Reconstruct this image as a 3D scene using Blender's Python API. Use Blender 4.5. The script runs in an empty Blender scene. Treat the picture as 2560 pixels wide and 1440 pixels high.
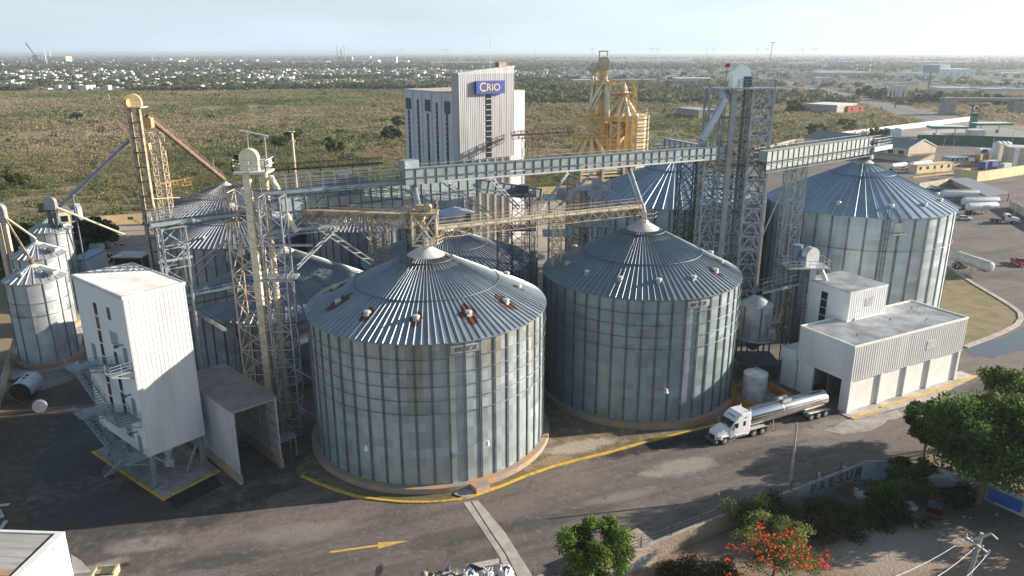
import bpy, math, random
import numpy as np
from mathutils import Vector, Matrix
random.seed(7); rng = np.random.default_rng(7)
S = bpy.context.scene
COL = S.collection
rad = math.radians
# ---------------------------------------------------------------- camera
F_PX, CAM_H, HOR = 1880.0, 50.0, 130.0
PITCH = math.atan((720 - HOR) / F_PX)
cam = bpy.data.cameras.new('camera'); co = bpy.data.objects.new('camera', cam); COL.objects.link(co)
cam.sensor_width = 36; cam.lens = 36 * F_PX / 2560; cam.clip_start = 1; cam.clip_end = 60000
co.location = (0, 0, CAM_H); co.rotation_euler = (rad(90) - PITCH, rad(0.08), 0)
S.camera = co
S.render.resolution_x = 1024; S.render.resolution_y = 576
_s, _c = math.sin(PITCH), math.cos(PITCH)
def _d(u, v):
    x = (u - 1280) / F_PX; y = (v - 720) / F_PX
    return x, _c - y * _s, -(_s + y * _c)
def G(u, v, z=0.0):            # survey: point at height z seen in that direction
    a = _d(u, v); t = (z - CAM_H) / a[2]
    return Vector((a[0] * t, a[1] * t, z))
def A(u, v, Y):                # survey: point at distance Y
    a = _d(u, v); t = Y / a[1]
    return Vector((a[0] * t, Y, CAM_H + a[2] * t))
# ---------------------------------------------------------------- sky and sun
SUN_AZ = math.atan2(.19, .982); SUN_EL = rad(17)
w = bpy.data.worlds.new('World'); S.world = w; w.use_nodes = True
nt = w.node_tree; nt.nodes.clear()
sky = nt.nodes.new('ShaderNodeTexSky'); sky.sky_type = 'NISHITA'; sky.sun_disc = False
sky.sun_elevation = SUN_EL; sky.sun_rotation = rad(90) - SUN_AZ; sky.altitude = 50
sky.air_density = 1.25; sky.dust_density = 1.0; sky.ozone_density = 2.0
tc = nt.nodes.new('ShaderNodeTexCoord')
sx = nt.nodes.new('ShaderNodeSeparateXYZ')
mp = nt.nodes.new('ShaderNodeMapping'); mp.inputs['Scale'].default_value = (1, 1, 6)
nz = nt.nodes.new('ShaderNodeTexNoise'); nz.inputs['Scale'].default_value = 3.2; nz.inputs['Detail'].default_value = 6
# thin pale veil of cloud, thicker toward the horizon
el = nt.nodes.new('ShaderNodeMapRange'); el.inputs['From Min'].default_value = .0; el.inputs['From Max'].default_value = .30; el.inputs['To Min'].default_value = .85; el.inputs['To Max'].default_value = .05
vr = nt.nodes.new('ShaderNodeMapRange'); vr.inputs['From Min'].default_value = .35; vr.inputs['From Max'].default_value = .65; vr.inputs['To Min'].default_value = .84; vr.inputs['To Max'].default_value = 1.10
mu = nt.nodes.new('ShaderNodeMath'); mu.operation = 'MULTIPLY'
mx = nt.nodes.new('ShaderNodeMix'); mx.data_type = 'RGBA'
xr = nt.nodes.new('ShaderNodeMapRange'); xr.inputs['From Min'].default_value = -.75; xr.inputs['From Max'].default_value = .75; xr.inputs['To Min'].default_value = .72; xr.inputs['To Max'].default_value = 1.22
vs_ = nt.nodes.new('ShaderNodeVectorMath'); vs_.operation = 'SCALE'; vs_.inputs[0].default_value = (6.8, 8.3, 9.8)
bg = nt.nodes.new('ShaderNodeBackground'); bg.inputs['Strength'].default_value = 0.063
wo = nt.nodes.new('ShaderNodeOutputWorld')
L = nt.links.new
L(tc.outputs['Generated'], mp.inputs['Vector']); L(mp.outputs['Vector'], nz.inputs['Vector']); L(tc.outputs['Generated'], sx.inputs[0]); L(sx.outputs[2], el.inputs['Value'])
L(nz.outputs['Fac'], vr.inputs['Value']); L(el.outputs[0], mu.inputs[0]); L(vr.outputs[0], mu.inputs[1])
L(sx.outputs[0], xr.inputs['Value']); L(xr.outputs[0], vs_.inputs['Scale']); L(vs_.outputs[0], mx.inputs['B']); L(mu.outputs[0], mx.inputs['Factor']); L(sky.outputs['Color'], mx.inputs['A']); L(mx.outputs['Result'], bg.inputs['Color']); L(bg.outputs[0], wo.inputs[0])
sl = bpy.data.lights.new('sun', 'SUN'); sl.energy = 4.9; sl.angle = rad(.5); sl.color = (1, .87, .72)
so = bpy.data.objects.new('sun', sl); COL.objects.link(so)
sd = Vector((math.cos(SUN_AZ) * math.cos(SUN_EL), math.sin(SUN_AZ) * math.cos(SUN_EL), math.sin(SUN_EL)))
so.rotation_euler = sd.to_track_quat('Z', 'Y').to_euler(); so.location = (200, 50, 120)
S.view_settings.view_transform = 'Standard'; S.view_settings.look = 'None'; S.view_settings.exposure = 1.08; S.view_settings.gamma = 1
S.render.engine = 'CYCLES'
S.cycles.volume_bounces = 0; S.cycles.max_bounces = 6; S.cycles.diffuse_bounces = 3; S.cycles.glossy_bounces = 3
# ---------------------------------------------------------------- materials
def sep(c, k): return (c[0] * k, c[1] * k, c[2] * k, 1)
def M(name, col, rough=.7, metal=0., var=.25, scale=1.5, col2=None, det=6, bump=0., bscale=8., spec=.5, vec='Object', stretch=None, lo=.35, hi=.65, rvar=0.):
    m = bpy.data.materials.new(name); m.use_nodes = True; n = m.node_tree.nodes; l = m.node_tree.links.new
    b = n['Principled BSDF']; b.inputs['Roughness'].default_value = rough; b.inputs['Metallic'].default_value = metal
    b.inputs['Specular IOR Level'].default_value = spec
    t = n.new('ShaderNodeTexCoord'); src = t.outputs[vec]
    if stretch:
        q = n.new('ShaderNodeMapping'); q.inputs['Scale'].default_value = stretch; l(src, q.inputs['Vector']); src = q.outputs['Vector']
    z = n.new('ShaderNodeTexNoise'); z.inputs['Scale'].default_value = scale; z.inputs['Detail'].default_value = det; z.inputs['Roughness'].default_value = .6
    l(src, z.inputs['Vector'])
    r = n.new('ShaderNodeValToRGB'); r.color_ramp.elements[0].position = lo; r.color_ramp.elements[1].position = hi
    r.color_ramp.elements[0].color = sep(col, 1 - var) if col2 is None else (*col2, 1)
    r.color_ramp.elements[1].color = sep(col, 1 + var * .4) if col2 is None else (*col, 1)
    l(z.outputs['Fac'], r.inputs['Fac']); l(r.outputs['Color'], b.inputs['Base Color'])
    if rvar:
        k = n.new('ShaderNodeMapRange'); k.inputs['To Min'].default_value = rough - rvar; k.inputs['To Max'].default_value = rough + rvar
        l(z.outputs['Fac'], k.inputs['Value']); l(k.outputs['Result'], b.inputs['Roughness'])
    if bump:
        z2 = n.new('ShaderNodeTexNoise'); z2.inputs['Scale'].default_value = bscale; z2.inputs['Detail'].default_value = 5; l(t.outputs['Object'], z2.inputs['Vector'])
        bp = n.new('ShaderNodeBump'); bp.inputs['Strength'].default_value = bump; bp.inputs['Distance'].default_value = .1
        l(z2.outputs['Fac'], bp.inputs['Height']); l(bp.outputs['Normal'], b.inputs['Normal'])
    return m
def nodes(m): return m.node_tree.nodes, m.node_tree.links.new, m.node_tree.nodes['Principled BSDF']
def math_n(n, l, op, a, b=None):
    k = n.new('ShaderNodeMath'); k.operation = op
    for i, s in enumerate((a, b)):
        if s is None: continue
        if isinstance(s, (int, float)): k.inputs[i].default_value = s
        else: l(s, k.inputs[i])
    return k.outputs[0]
def corr(name, col, axis, period, rough=.55, metal=0., var=.15, depth=.5, **kw):
    """corrugated sheet: bump wave along an object axis"""
    m = M(name, col, rough, metal, var, **kw); n, l, b = nodes(m)
    t = n.new('ShaderNodeTexCoord'); s = n.new('ShaderNodeSeparateXYZ'); l(t.outputs['Object'], s.inputs[0])
    if axis == 'XY': a = math_n(n, l, 'ADD', s.outputs[0], s.outputs[1])
    else: a = s.outputs['XYZ'.index(axis)]
    f = math_n(n, l, 'SINE', math_n(n, l, 'MULTIPLY', a, 2 * math.pi / period))
    bp = n.new('ShaderNodeBump'); bp.inputs['Strength'].default_value = depth; bp.inputs['Distance'].default_value = period * .3
    l(f, bp.inputs['Height']); l(bp.outputs['Normal'], b.inputs['Normal'])
    return m
def galv_wall(name, nseg, ring, base=(.50, .52, .53), rust=0.):
    """galvanised sheets: every sheet its own tone, stains running down"""
    m = bpy.data.materials.new(name); m.use_nodes = True; n, l, b = nodes(m)
    t = n.new('ShaderNodeTexCoord'); s = n.new('ShaderNodeSeparateXYZ'); l(t.outputs['Object'], s.inputs[0])
    ang = math_n(n, l, 'ARCTAN2', s.outputs[1], s.outputs[0])
    a = math_n(n, l, 'MULTIPLY', ang, nseg / (2 * math.pi)); zr = math_n(n, l, 'DIVIDE', s.outputs[2], ring)
    c = n.new('ShaderNodeCombineXYZ'); l(math_n(n, l, 'FLOOR', a), c.inputs[0]); l(math_n(n, l, 'FLOOR', zr), c.inputs[1])
    wn = n.new('ShaderNodeTexWhiteNoise'); wn.noise_dimensions = '3D'; l(c.outputs[0], wn.inputs['Vector'])
    c2 = n.new('ShaderNodeCombineXYZ'); l(math_n(n, l, 'FLOOR', zr), c2.inputs[1])
    wr = n.new('ShaderNodeTexWhiteNoise'); l(c2.outputs[0], wr.inputs['Vector'])
    q = n.new('ShaderNodeMapping'); q.inputs['Scale'].default_value = (.9, .9, .08); l(t.outputs['Object'], q.inputs['Vector'])
    z = n.new('ShaderNodeTexNoise'); z.inputs['Scale'].default_value = 1.6; z.inputs['Detail'].default_value = 6; l(q.outputs[0], z.inputs['Vector'])
    z3 = n.new('ShaderNodeTexNoise'); z3.inputs['Scale'].default_value = 14; z3.inputs['Detail'].default_value = 3; l(t.outputs['Object'], z3.inputs['Vector'])
    v = math_n(n, l, 'ADD', math_n(n, l, 'MULTIPLY', wn.outputs['Value'], .24), math_n(n, l, 'MULTIPLY', wr.outputs['Value'], .10))
    v = math_n(n, l, 'ADD', v, math_n(n, l, 'MULTIPLY', z.outputs['Fac'], .45)); v = math_n(n, l, 'ADD', v, math_n(n, l, 'MULTIPLY', z3.outputs['Fac'], .25))
    mr = n.new('ShaderNodeMapRange'); mr.inputs['From Min'].default_value = .22; mr.inputs['From Max'].default_value = .80
    mr.inputs['To Min'].default_value = .62; mr.inputs['To Max'].default_value = 1.18; l(v, mr.inputs['Value'])
    mxn = n.new('ShaderNodeVectorMath'); mxn.operation = 'SCALE'; mxn.inputs[0].default_value = base; l(mr.outputs[0], mxn.inputs['Scale'])
    src = mxn.outputs[0]
    if rust:
        # rust collects under the upper wind rings, as streaks
        q2 = n.new('ShaderNodeMapping'); q2.inputs['Scale'].default_value = (1.2, 1.2, .22); l(t.outputs['Object'], q2.inputs['Vector'])
        zz = n.new('ShaderNodeTexNoise'); zz.inputs['Scale'].default_value = .5; zz.inputs['Detail'].default_value = 5; zz.inputs['Roughness'].default_value = .7; l(q2.outputs[0], zz.inputs['Vector'])
        hi = n.new('ShaderNodeMapRange'); hi.inputs['From Min'].default_value = 8; hi.inputs['From Max'].default_value = 18; l(s.outputs[2], hi.inputs['Value'])
        k = math_n(n, l, 'MULTIPLY', hi.outputs[0], zz.outputs['Fac'])
        r = n.new('ShaderNodeMapRange'); r.inputs['From Min'].default_value = .36; r.inputs['From Max'].default_value = .58; r.inputs['To Max'].default_value = rust; l(k, r.inputs['Value'])
        mm = n.new('ShaderNodeMix'); mm.data_type = 'RGBA'; mm.inputs['B'].default_value = (.24, .19, .13, 1); l(r.outputs[0], mm.inputs['Factor']); l(src, mm.inputs['A']); src = mm.outputs['Result']
        cc_ = n.new('ShaderNodeCombineXYZ'); l(math_n(n, l, 'FLOOR', a), cc_.inputs[0]); cc_.inputs[2].default_value = 3.7
        wc = n.new('ShaderNodeTexWhiteNoise'); l(cc_.outputs[0], wc.inputs['Vector'])
        k1 = math_n(n, l, 'MULTIPLY', math_n(n, l, 'GREATER_THAN', wc.outputs['Value'], .80), math_n(n, l, 'MULTIPLY', hi.outputs[0], math_n(n, l, 'ADD', zz.outputs['Fac'], .2)))
        m3 = n.new('ShaderNodeMix'); m3.data_type = 'RGBA'; m3.inputs['B'].default_value = (.27, .22, .15, 1); l(math_n(n, l, 'MULTIPLY', k1, .9), m3.inputs['Factor']); l(src, m3.inputs['A']); src = m3.outputs['Result']
    l(src, b.inputs['Base Color'])
    b.inputs['Metallic'].default_value = .42
    rr = n.new('ShaderNodeMapRange'); rr.inputs['To Min'].default_value = .38; rr.inputs['To Max'].default_value = .56; l(wn.outputs['Value'], rr.inputs['Value']); l(rr.outputs[0], b.inputs['Roughness'])
    sn = math_n(n, l, 'SINE', math_n(n, l, 'MULTIPLY', s.outputs[2], 2 * math.pi / (ring / 8)))
    bp = n.new('ShaderNodeBump'); bp.inputs['Strength'].default_value = .12; bp.inputs['Distance'].default_value = .02; l(sn, bp.inputs['Height']); l(bp.outputs[0], b.inputs['Normal'])
    return m
def galv_roof(name, base=(.40, .43, .46), rust_at=(), metal=.5, rough=.46, stain=.25):
    m = bpy.data.materials.new(name); m.use_nodes = True; n, l, b = nodes(m)
    t = n.new('ShaderNodeTexCoord'); s = n.new('ShaderNodeSeparateXYZ'); l(t.outputs['Object'], s.inputs[0])
    ang = math_n(n, l, 'ARCTAN2', s.outputs[1], s.outputs[0])
    c = n.new('ShaderNodeCombineXYZ'); l(math_n(n, l, 'FLOOR', math_n(n, l, 'MULTIPLY', ang, 113 / (2 * math.pi))), c.inputs[0])
    wn = n.new('ShaderNodeTexWhiteNoise'); l(c.outputs[0], wn.inputs['Vector'])
    z = n.new('ShaderNodeTexNoise'); z.inputs['Scale'].default_value = .35; z.inputs['Detail'].default_value = 7; z.inputs['Roughness'].default_value = .65; l(t.outputs['Object'], z.inputs['Vector'])
    v = math_n(n, l, 'ADD', math_n(n, l, 'MULTIPLY', wn.outputs['Value'], .22), math_n(n, l, 'MULTIPLY', z.outputs['Fac'], .8))
    mr = n.new('ShaderNodeMapRange'); mr.inputs['From Min'].default_value = .25; mr.inputs['From Max'].default_value = .8
    mr.inputs['To Min'].default_value = .72; mr.inputs['To Max'].default_value = 1.15; l(v, mr.inputs['Value'])
    mxn = n.new('ShaderNodeVectorMath'); mxn.operation = 'SCALE'; mxn.inputs[0].default_value = base; l(mr.outputs[0], mxn.inputs['Scale'])
    src = mxn.outputs[0]
    if stain:   # brown-green dirt streaks near the top
        d = math_n(n, l, 'SQRT', math_n(n, l, 'ADD', math_n(n, l, 'POWER', s.outputs[0], 2), math_n(n, l, 'POWER', s.outputs[1], 2)))
        k = n.new('ShaderNodeMapRange'); k.inputs['From Min'].default_value = 9.5; k.inputs['From Max'].default_value = 2.5; l(d, k.inputs['Value'])
        c3 = n.new('ShaderNodeCombineXYZ'); l(math_n(n, l, 'MULTIPLY', ang, 2.2), c3.inputs[0]); l(math_n(n, l, 'MULTIPLY', d, .05), c3.inputs[1])
        z4 = n.new('ShaderNodeTexNoise'); z4.inputs['Scale'].default_value = 1.6; z4.inputs['Detail'].default_value = 5; l(c3.outputs[0], z4.inputs['Vector'])
        kk = math_n(n, l, 'MULTIPLY', k.outputs[0], z4.outputs['Fac'])
        k2 = n.new('ShaderNodeMapRange'); k2.inputs['From Min'].default_value = .28; k2.inputs['From Max'].default_value = .6; k2.inputs['To Max'].default_value = stain * 2.4; l(kk, k2.inputs['Value'])
        mm = n.new('ShaderNodeMix'); mm.data_type = 'RGBA'; mm.inputs['B'].default_value = (.15, .14, .10, 1); l(k2.outputs[0], mm.inputs['Factor']); l(src, mm.inputs['A']); src = mm.outputs['Result']
    if rust_at:
        tot = None
        zr = n.new('ShaderNodeTexNoise'); zr.inputs['Scale'].default_value = 1.3; zr.inputs['Detail'].default_value = 4; l(t.outputs['Object'], zr.inputs['Vector'])
        for (x, y, rr_) in rust_at:
            dx = math_n(n, l, 'SUBTRACT', s.outputs[0], x); dy = math_n(n, l, 'SUBTRACT', s.outputs[1], y)
            R_ = math.hypot(x, y); cx, cy = x / R_, y / R_
            ra = math_n(n, l, 'ADD', math_n(n, l, 'MULTIPLY', dx, cx), math_n(n, l, 'MULTIPLY', dy, cy))
            ta = math_n(n, l, 'ADD', math_n(n, l, 'MULTIPLY', dx, -cy), math_n(n, l, 'MULTIPLY', dy, cx))
            d = math_n(n, l, 'SQRT', math_n(n, l, 'ADD', math_n(n, l, 'POWER', math_n(n, l, 'MULTIPLY', ra, .62), 2), math_n(n, l, 'POWER', ta, 2)))
            d = math_n(n, l, 'DIVIDE', d, rr_)
            tot = d if tot is None else math_n(n, l, 'MINIMUM', tot, d)
        e = math_n(n, l, 'ADD', tot, math_n(n, l, 'MULTIPLY', zr.outputs['Fac'], 1.3))
        k3 = n.new('ShaderNodeMapRange'); k3.inputs['From Min'].default_value = 1.62; k3.inputs['From Max'].default_value = 1.52; l(e, k3.inputs['Value'])
        mm = n.new('ShaderNodeMix'); mm.data_type = 'RGBA'; mm.inputs['B'].default_value = (.13, .055, .04, 1); l(k3.outputs[0], mm.inputs['Factor']); l(src, mm.inputs['A']); src = mm.outputs['Result']
        mt = n.new('ShaderNodeMapRange'); mt.inputs['To Min'].default_value = metal; mt.inputs['To Max'].default_value = 0; l(k3.outputs[0], mt.inputs['Value']); l(mt.outputs[0], b.inputs['Metallic'])
    else: b.inputs['Metallic'].default_value = metal
    l(src, b.inputs['Base Color'])
    rr = n.new('ShaderNodeMapRange'); rr.inputs['To Min'].default_value = rough - .06; rr.inputs['To Max'].default_value = rough + .1; l(wn.outputs['Value'], rr.inputs['Value']); l(rr.outputs[0], b.inputs['Roughness'])
    return m
galv = M('galvanised steel', (.42, .45, .47), .5, .6, .25, 1.2)
galv_l = M('bright galvanised steel', (.60, .62, .63), .45, .6, .2, 1.5)
galv_d = M('dark weathered steel', (.13, .16, .18), .55, .5, .3, 1.5)
grn_galv = M('green grey painted steel', (.29, .36, .39), .5, .3, .25, .8)
cream = M('cream painted steel', (.62, .52, .38), .55, 0., .35, .9, col2=(.42, .30, .20), lo=.25, hi=.45)
cream_l = M('pale cream painted steel', (.80, .71, .54), .5, 0., .2, 1.)
rustc = M('rust streaked cream steel', (.50, .42, .30), .7, 0., .3, .7, col2=(.22, .13, .08), lo=.35, hi=.6)
rusty = M('rusty brown steel', (.26, .18, .13), .8, 0., .4, 1.1, col2=(.12, .08, .06))
yel_paint = M('worn yellow paint', (.68, .45, .16), .6, 0., .3, 2., col2=(.44, .30, .17), lo=.35, hi=.55)
yel_kerb = M('yellow kerb paint', (.68, .42, .03), .7, 0., .2, 1.4, col2=(.36, .27, .12), lo=.36, hi=.52)
white_p = M('white paint', (.80, .81, .80), .45, 0., .08, .6)
white_d = M('dirty white paint', (.58, .58, .56), .6, 0., .3, .7)
black = M('black rubber', (.022, .022, .024), .8, 0., .3, 2)
dark = M('dark void', (.015, .016, .02), .9, 0., .3, 2)
glass = M('dark glass', (.02, .025, .03), .08, 0., .2, 2, spec=.8)
chrome = M('polished steel', (.75, .75, .76), .2, 1., .12, .6)
alu = M('brushed aluminium', (.66, .67, .68), .34, .9, .15, .8)
conc = M('concrete', (.36, .34, .31), .9, 0., .35, .6, bump=.2)
conc_l = M('pale concrete', (.44, .41, .38), .9, 0., .3, .5, bump=.2)
conc_o = M('orange painted concrete', (.46, .27, .15), .85, 0., .3, .45, col2=(.30, .26, .22), lo=.48, hi=.58)
conc_y = M('yellow ochre painted wall', (.66, .50, .28), .8, 0., .2, .3)
beige = M('beige rendered wall', (.62, .55, .40), .85, 0., .2, .5)
wood = M('weathered timber', (.30, .24, .17), .85, 0., .4, 2, stretch=(1, 1, .2))
orange = M('orange painted concrete wall', (.62, .26, .03), .75, 0., .25, .8)
blue_p = M('blue paint', (.02, .06, .32), .5, 0., .15, 1)
red_p = M('red car paint', (.42, .02, .04), .3, 0., .1, 1)
car_white = M('white car paint', (.72, .73, .74), .3, 0., .05, 1)
green_p = M('green paint', (.01, .20, .10), .5, 0., .15, 1)
# ---------------------------------------------------------------- mesh builder
OFF = {}
class MB:
    def __init__(s): s.v = []; s.f = []; s.m = []
    def add(s, vs, fs, mi=0):
        o = len(s.v); s.v += [tuple(x) for x in vs]; s.f += [tuple(i + o for i in f) for f in fs]; s.m += [mi] * len(fs); return s
    def box(s, c, size, rz=0., mi=0, taper=1.):
        hx, hy, hz = size[0] / 2, size[1] / 2, size[2] / 2; cs, sn = math.cos(rz), math.sin(rz); vs = []
        for dz, k in ((-hz, 1), (hz, taper)):
            for dx, dy in ((-hx, -hy), (hx, -hy), (hx, hy), (-hx, hy)):
                dx *= k; dy *= k
                vs.append((c[0] + dx * cs - dy * sn, c[1] + dx * sn + dy * cs, c[2] + dz))
        return s.add(vs, [(3, 2, 1, 0), (4, 5, 6, 7), (0, 1, 5, 4), (1, 2, 6, 5), (2, 3, 7, 6), (3, 0, 4, 7)], mi)
    def b2(s, x0, x1, y0, y1, z0, z1, mi=0): return s.box(((x0 + x1) / 2, (y0 + y1) / 2, (z0 + z1) / 2), (abs(x1 - x0), abs(y1 - y0), abs(z1 - z0)), 0, mi)
    def bar(s, p, q, w, h=None, mi=0):
        p, q = Vector(p), Vector(q); d = q - p
        if d.length < 1e-6: return s
        h = h or w; d.normalize(); up = Vector((0, 0, 1))
        if abs(d.z) > .95: up = Vector((0, 1, 0))
        x = d.cross(up).normalized() * (w / 2); y = x.cross(d).normalized() * (h / 2)
        vs = [p - x - y, p + x - y, p + x + y, p - x + y, q - x - y, q + x - y, q + x + y, q - x + y]
        return s.add(vs, [(3, 2, 1, 0), (4, 5, 6, 7), (0, 1, 5, 4), (1, 2, 6, 5), (2, 3, 7, 6), (3, 0, 4, 7)], mi)
    def tube(s, p, q, r, n=8, r2=None, mi=0, cap=True):
        p, q = Vector(p), Vector(q); d = (q - p); r2 = r if r2 is None else r2
        if d.length < 1e-6: return s
        d.normalize(); up = Vector((0, 0, 1)) if abs(d.z) < .95 else Vector((1, 0, 0))
        x = d.cross(up).normalized(); y = x.cross(d)
        vs = []
        for c, rr in ((p, r), (q, r2)):
            for i in range(n):
                a = 2 * math.pi * i / n; vs.append(c + x * math.cos(a) * rr + y * math.sin(a) * rr)
        fs = [(i, (i + 1) % n, n + (i + 1) % n, n + i) for i in range(n)]
        if cap: fs += [tuple(range(n))[::-1], tuple(range(n, 2 * n))]
        return s.add(vs, fs, mi)
    def path(s, pts, r, n=6, mi=0):
        for a, b in zip(pts[:-1], pts[1:]): s.tube(a, b, r, n, None, mi)
        return s
    def lathe(s, prof, n=32, c=(0, 0, 0), mi=0, a0=0., a1=2 * math.pi):
        full = abs(a1 - a0 - 2 * math.pi) < 1e-6; k = n if full else n + 1; vs = []
        for r, z in prof:
            for i in range(k):
                a = a0 + (a1 - a0) * i / n; vs.append((c[0] + r * math.cos(a), c[1] + r * math.sin(a), c[2] + z))
        fs = []
        for j in range(len(prof) - 1):
            for i in range(n):
                i2 = (i + 1) % k
                fs.append((j * k + i, j * k + i2, (j + 1) * k + i2, (j + 1) * k + i))
        return s.add(vs, fs, mi)
    def prism(s, poly, z0, z1, mi=0):
        n = len(poly); ar = sum(poly[i][0] * poly[(i + 1) % n][1] - poly[(i + 1) % n][0] * poly[i][1] for i in range(n))
        if ar < 0: poly = poly[::-1]
        vs = [(p[0], p[1], z0) for p in poly] + [(p[0], p[1], z1) for p in poly]
        return s.add(vs, [tuple(range(n))[::-1], tuple(range(n, 2 * n))] + [(i, (i + 1) % n, n + (i + 1) % n, n + i) for i in range(n)], mi)
    def xprism(s, prof, y0, y1, mi=0, flip=False):
        """profile in (x,z), swept along y"""
        n = len(prof); vs = [(p[0], y0, p[1]) for p in prof] + [(p[0], y1, p[1]) for p in prof]
        return s.add(vs, [tuple(range(n)), tuple(range(n, 2 * n))[::-1]] + [(i, n + i, n + (i + 1) % n, (i + 1) % n) for i in range(n)], mi)
    def build(s, name, mats, parent=None, smooth=False, local=False, auto=True):
        me = bpy.data.meshes.new(name); o = bpy.data.objects.new(name, me); COL.objects.link(o)
        off = Vector((0, 0, 0))
        if parent is not None:
            if not local: off = OFF.get(parent.name, Vector((0, 0, 0)))
            o.parent = parent; OFF[o.name] = off
        me.from_pydata([(v[0] - off[0], v[1] - off[1], v[2] - off[2]) for v in s.v], [], s.f)
        if not isinstance(mats, (list, tuple)): mats = [mats]
        for m in mats: me.materials.append(m)
        if len(mats) > 1: me.polygons.foreach_set('material_index', s.m)
        if smooth: me.polygons.foreach_set('use_smooth', [True] * len(me.polygons)); 
        me.update()
        if smooth: me.set_sharp_from_angle(angle=rad(38))
        return o
def tag(o, label=None, cat=None, group=None, kind=None):
    if label: o['label'] = label
    if cat: o['category'] = cat
    if group: o['group'] = group
    if kind: o['kind'] = kind
    return o
def thing(name, label, cat, loc=(0, 0, 0), rz=0., group=None):
    o = bpy.data.objects.new(name, None); COL.objects.link(o); o.empty_display_size = .3
    o.location = loc; o.rotation_euler = (0, 0, rz); OFF[o.name] = Vector(loc) if rz == 0 else Vector((0, 0, 0))
    return tag(o, label, cat, group)
def copy_tree(o, parent=None):
    c = o.copy(); COL.objects.link(c)
    if parent is not None: c.parent = parent
    for ch in list(o.children): copy_tree(ch, c)
    return c
def place(o, loc, rz, label=None, group=None, s=None):
    o.location = loc; o.rotation_euler = (0, 0, rz)
    if label: o['label'] = label
    if group: o['group'] = group
    if s: o.scale = (s, s, s)
    return o
def one(mb, name, mats, label, cat, group=None, smooth=False, base=None):
    """a thing that is one mesh; origin at its base"""
    xs = np.array(mb.v); 
    b = Vector(base) if base else Vector(((xs[:, 0].min() + xs[:, 0].max()) / 2, (xs[:, 1].min() + xs[:, 1].max()) / 2, xs[:, 2].min()))
    mb.v = [tuple(Vector(v) - b) for v in mb.v]
    o = mb.build(name, mats, None, smooth); o.location = b
    return tag(o, label, cat, group)
def struct(mb, name, mats, smooth=False):
    o = mb.build(name, mats, None, smooth); o['kind'] = 'structure'; return o
def text_mesh(txt, size, depth=.02, font=None, sx=1.):
    cu = bpy.data.curves.new('t', 'FONT'); cu.body = txt; cu.size = size; cu.extrude = depth; cu.align_x = 'CENTER'; cu.align_y = 'CENTER'
    o = bpy.data.objects.new('t', cu); COL.objects.link(o); bpy.context.view_layer.update()
    me = bpy.data.meshes.new_from_object(o.evaluated_get(bpy.context.evaluated_depsgraph_get()))
    vs = [(v.co.x * sx, v.co.y, v.co.z) for v in me.vertices]; fs = [tuple(p.vertices) for p in me.polygons]
    bpy.data.objects.remove(o); bpy.data.curves.remove(cu); bpy.data.meshes.remove(me)
    return vs, fs
def put_text(txt, size, origin, right, up, mat, parent=None, name='lettering', depth=.02, bend=None, sx=1., mbx=None):
    vs, fs = text_mesh(txt, size, depth, sx=sx); right = Vector(right).normalized(); up = Vector(up).normalized(); nrm = right.cross(up)
    mb = mbx or MB(); mb.add([Vector(origin) + right * v[0] + up * v[1] + nrm * v[2] for v in vs], fs)
    return mb if mbx else mb.build(name, mat, parent)
# lattice and rails
def lattice(mb, p, q, w, h, n, leg=.12, br=.06, side=None, faces='abcd', style='z', mi=0, horiz=True):
    """four-chord lattice from p to q. w across (side dir), h the other way"""
    p, q = Vector(p), Vector(q); d = (q - p).normalized()
    if side is None: side = Vector((1, 0, 0)) if abs(d.z) > .9 else d.cross(Vector((0, 0, 1))).normalized()
    side = Vector(side).normalized(); up = side.cross(d).normalized(); side = d.cross(up).normalized() * -1
    c = [(-1, -1), (1, -1), (1, 1), (-1, 1)]
    pt = lambda t, i: p + (q - p) * t + side * (c[i % 4][0] * w / 2) + up * (c[i % 4][1] * h / 2)
    for i in range(4): mb.bar(pt(0, i), pt(1, i), leg, None, mi)
    for k in range(n):
        t0, t1 = k / n, (k + 1) / n
        for i, f in enumerate('abcd'):
            if f not in faces: continue
            if horiz: mb.bar(pt(t0, i), pt(t0, i + 1), br, None, mi)
            if style == 'x': mb.bar(pt(t0, i), pt(t1, i + 1), br, None, mi); mb.bar(pt(t1, i), pt(t0, i + 1), br, None, mi)
            elif style == 'v': 
                mid = (pt(t1, i) + pt(t1, i + 1)) / 2; mb.bar(pt(t0, i), mid, br, None, mi); mb.bar(mid, pt(t0, i + 1), br, None, mi)
            else:
                if k % 2: mb.bar(pt(t0, i), pt(t1, i + 1), br, None, mi)
                else: mb.bar(pt(t0, i + 1), pt(t1, i), br, None, mi)
    for i in range(4): mb.bar(pt(1, i), pt(1, i + 1), br, None, mi)
    return mb
def rail(mb, pts, h=1.1, step=1.5, r=.045, rows=3, mi=0, closed=False):
    pts = [Vector(p) for p in pts]
    if closed: pts = pts + [pts[0]]
    for a, b in zip(pts[:-1], pts[1:]):
        n = max(1, int(round((b - a).length / step)))
        for i in range(n + 1):
            q = a + (b - a) * (i / n); mb.bar(q, q + Vector((0, 0, h)), r, None, mi)
        for k in range(rows):
            z = Vector((0, 0, h * (k + 1) / rows)); mb.bar(a + z, b + z, r, None, mi)
    return mb
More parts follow.
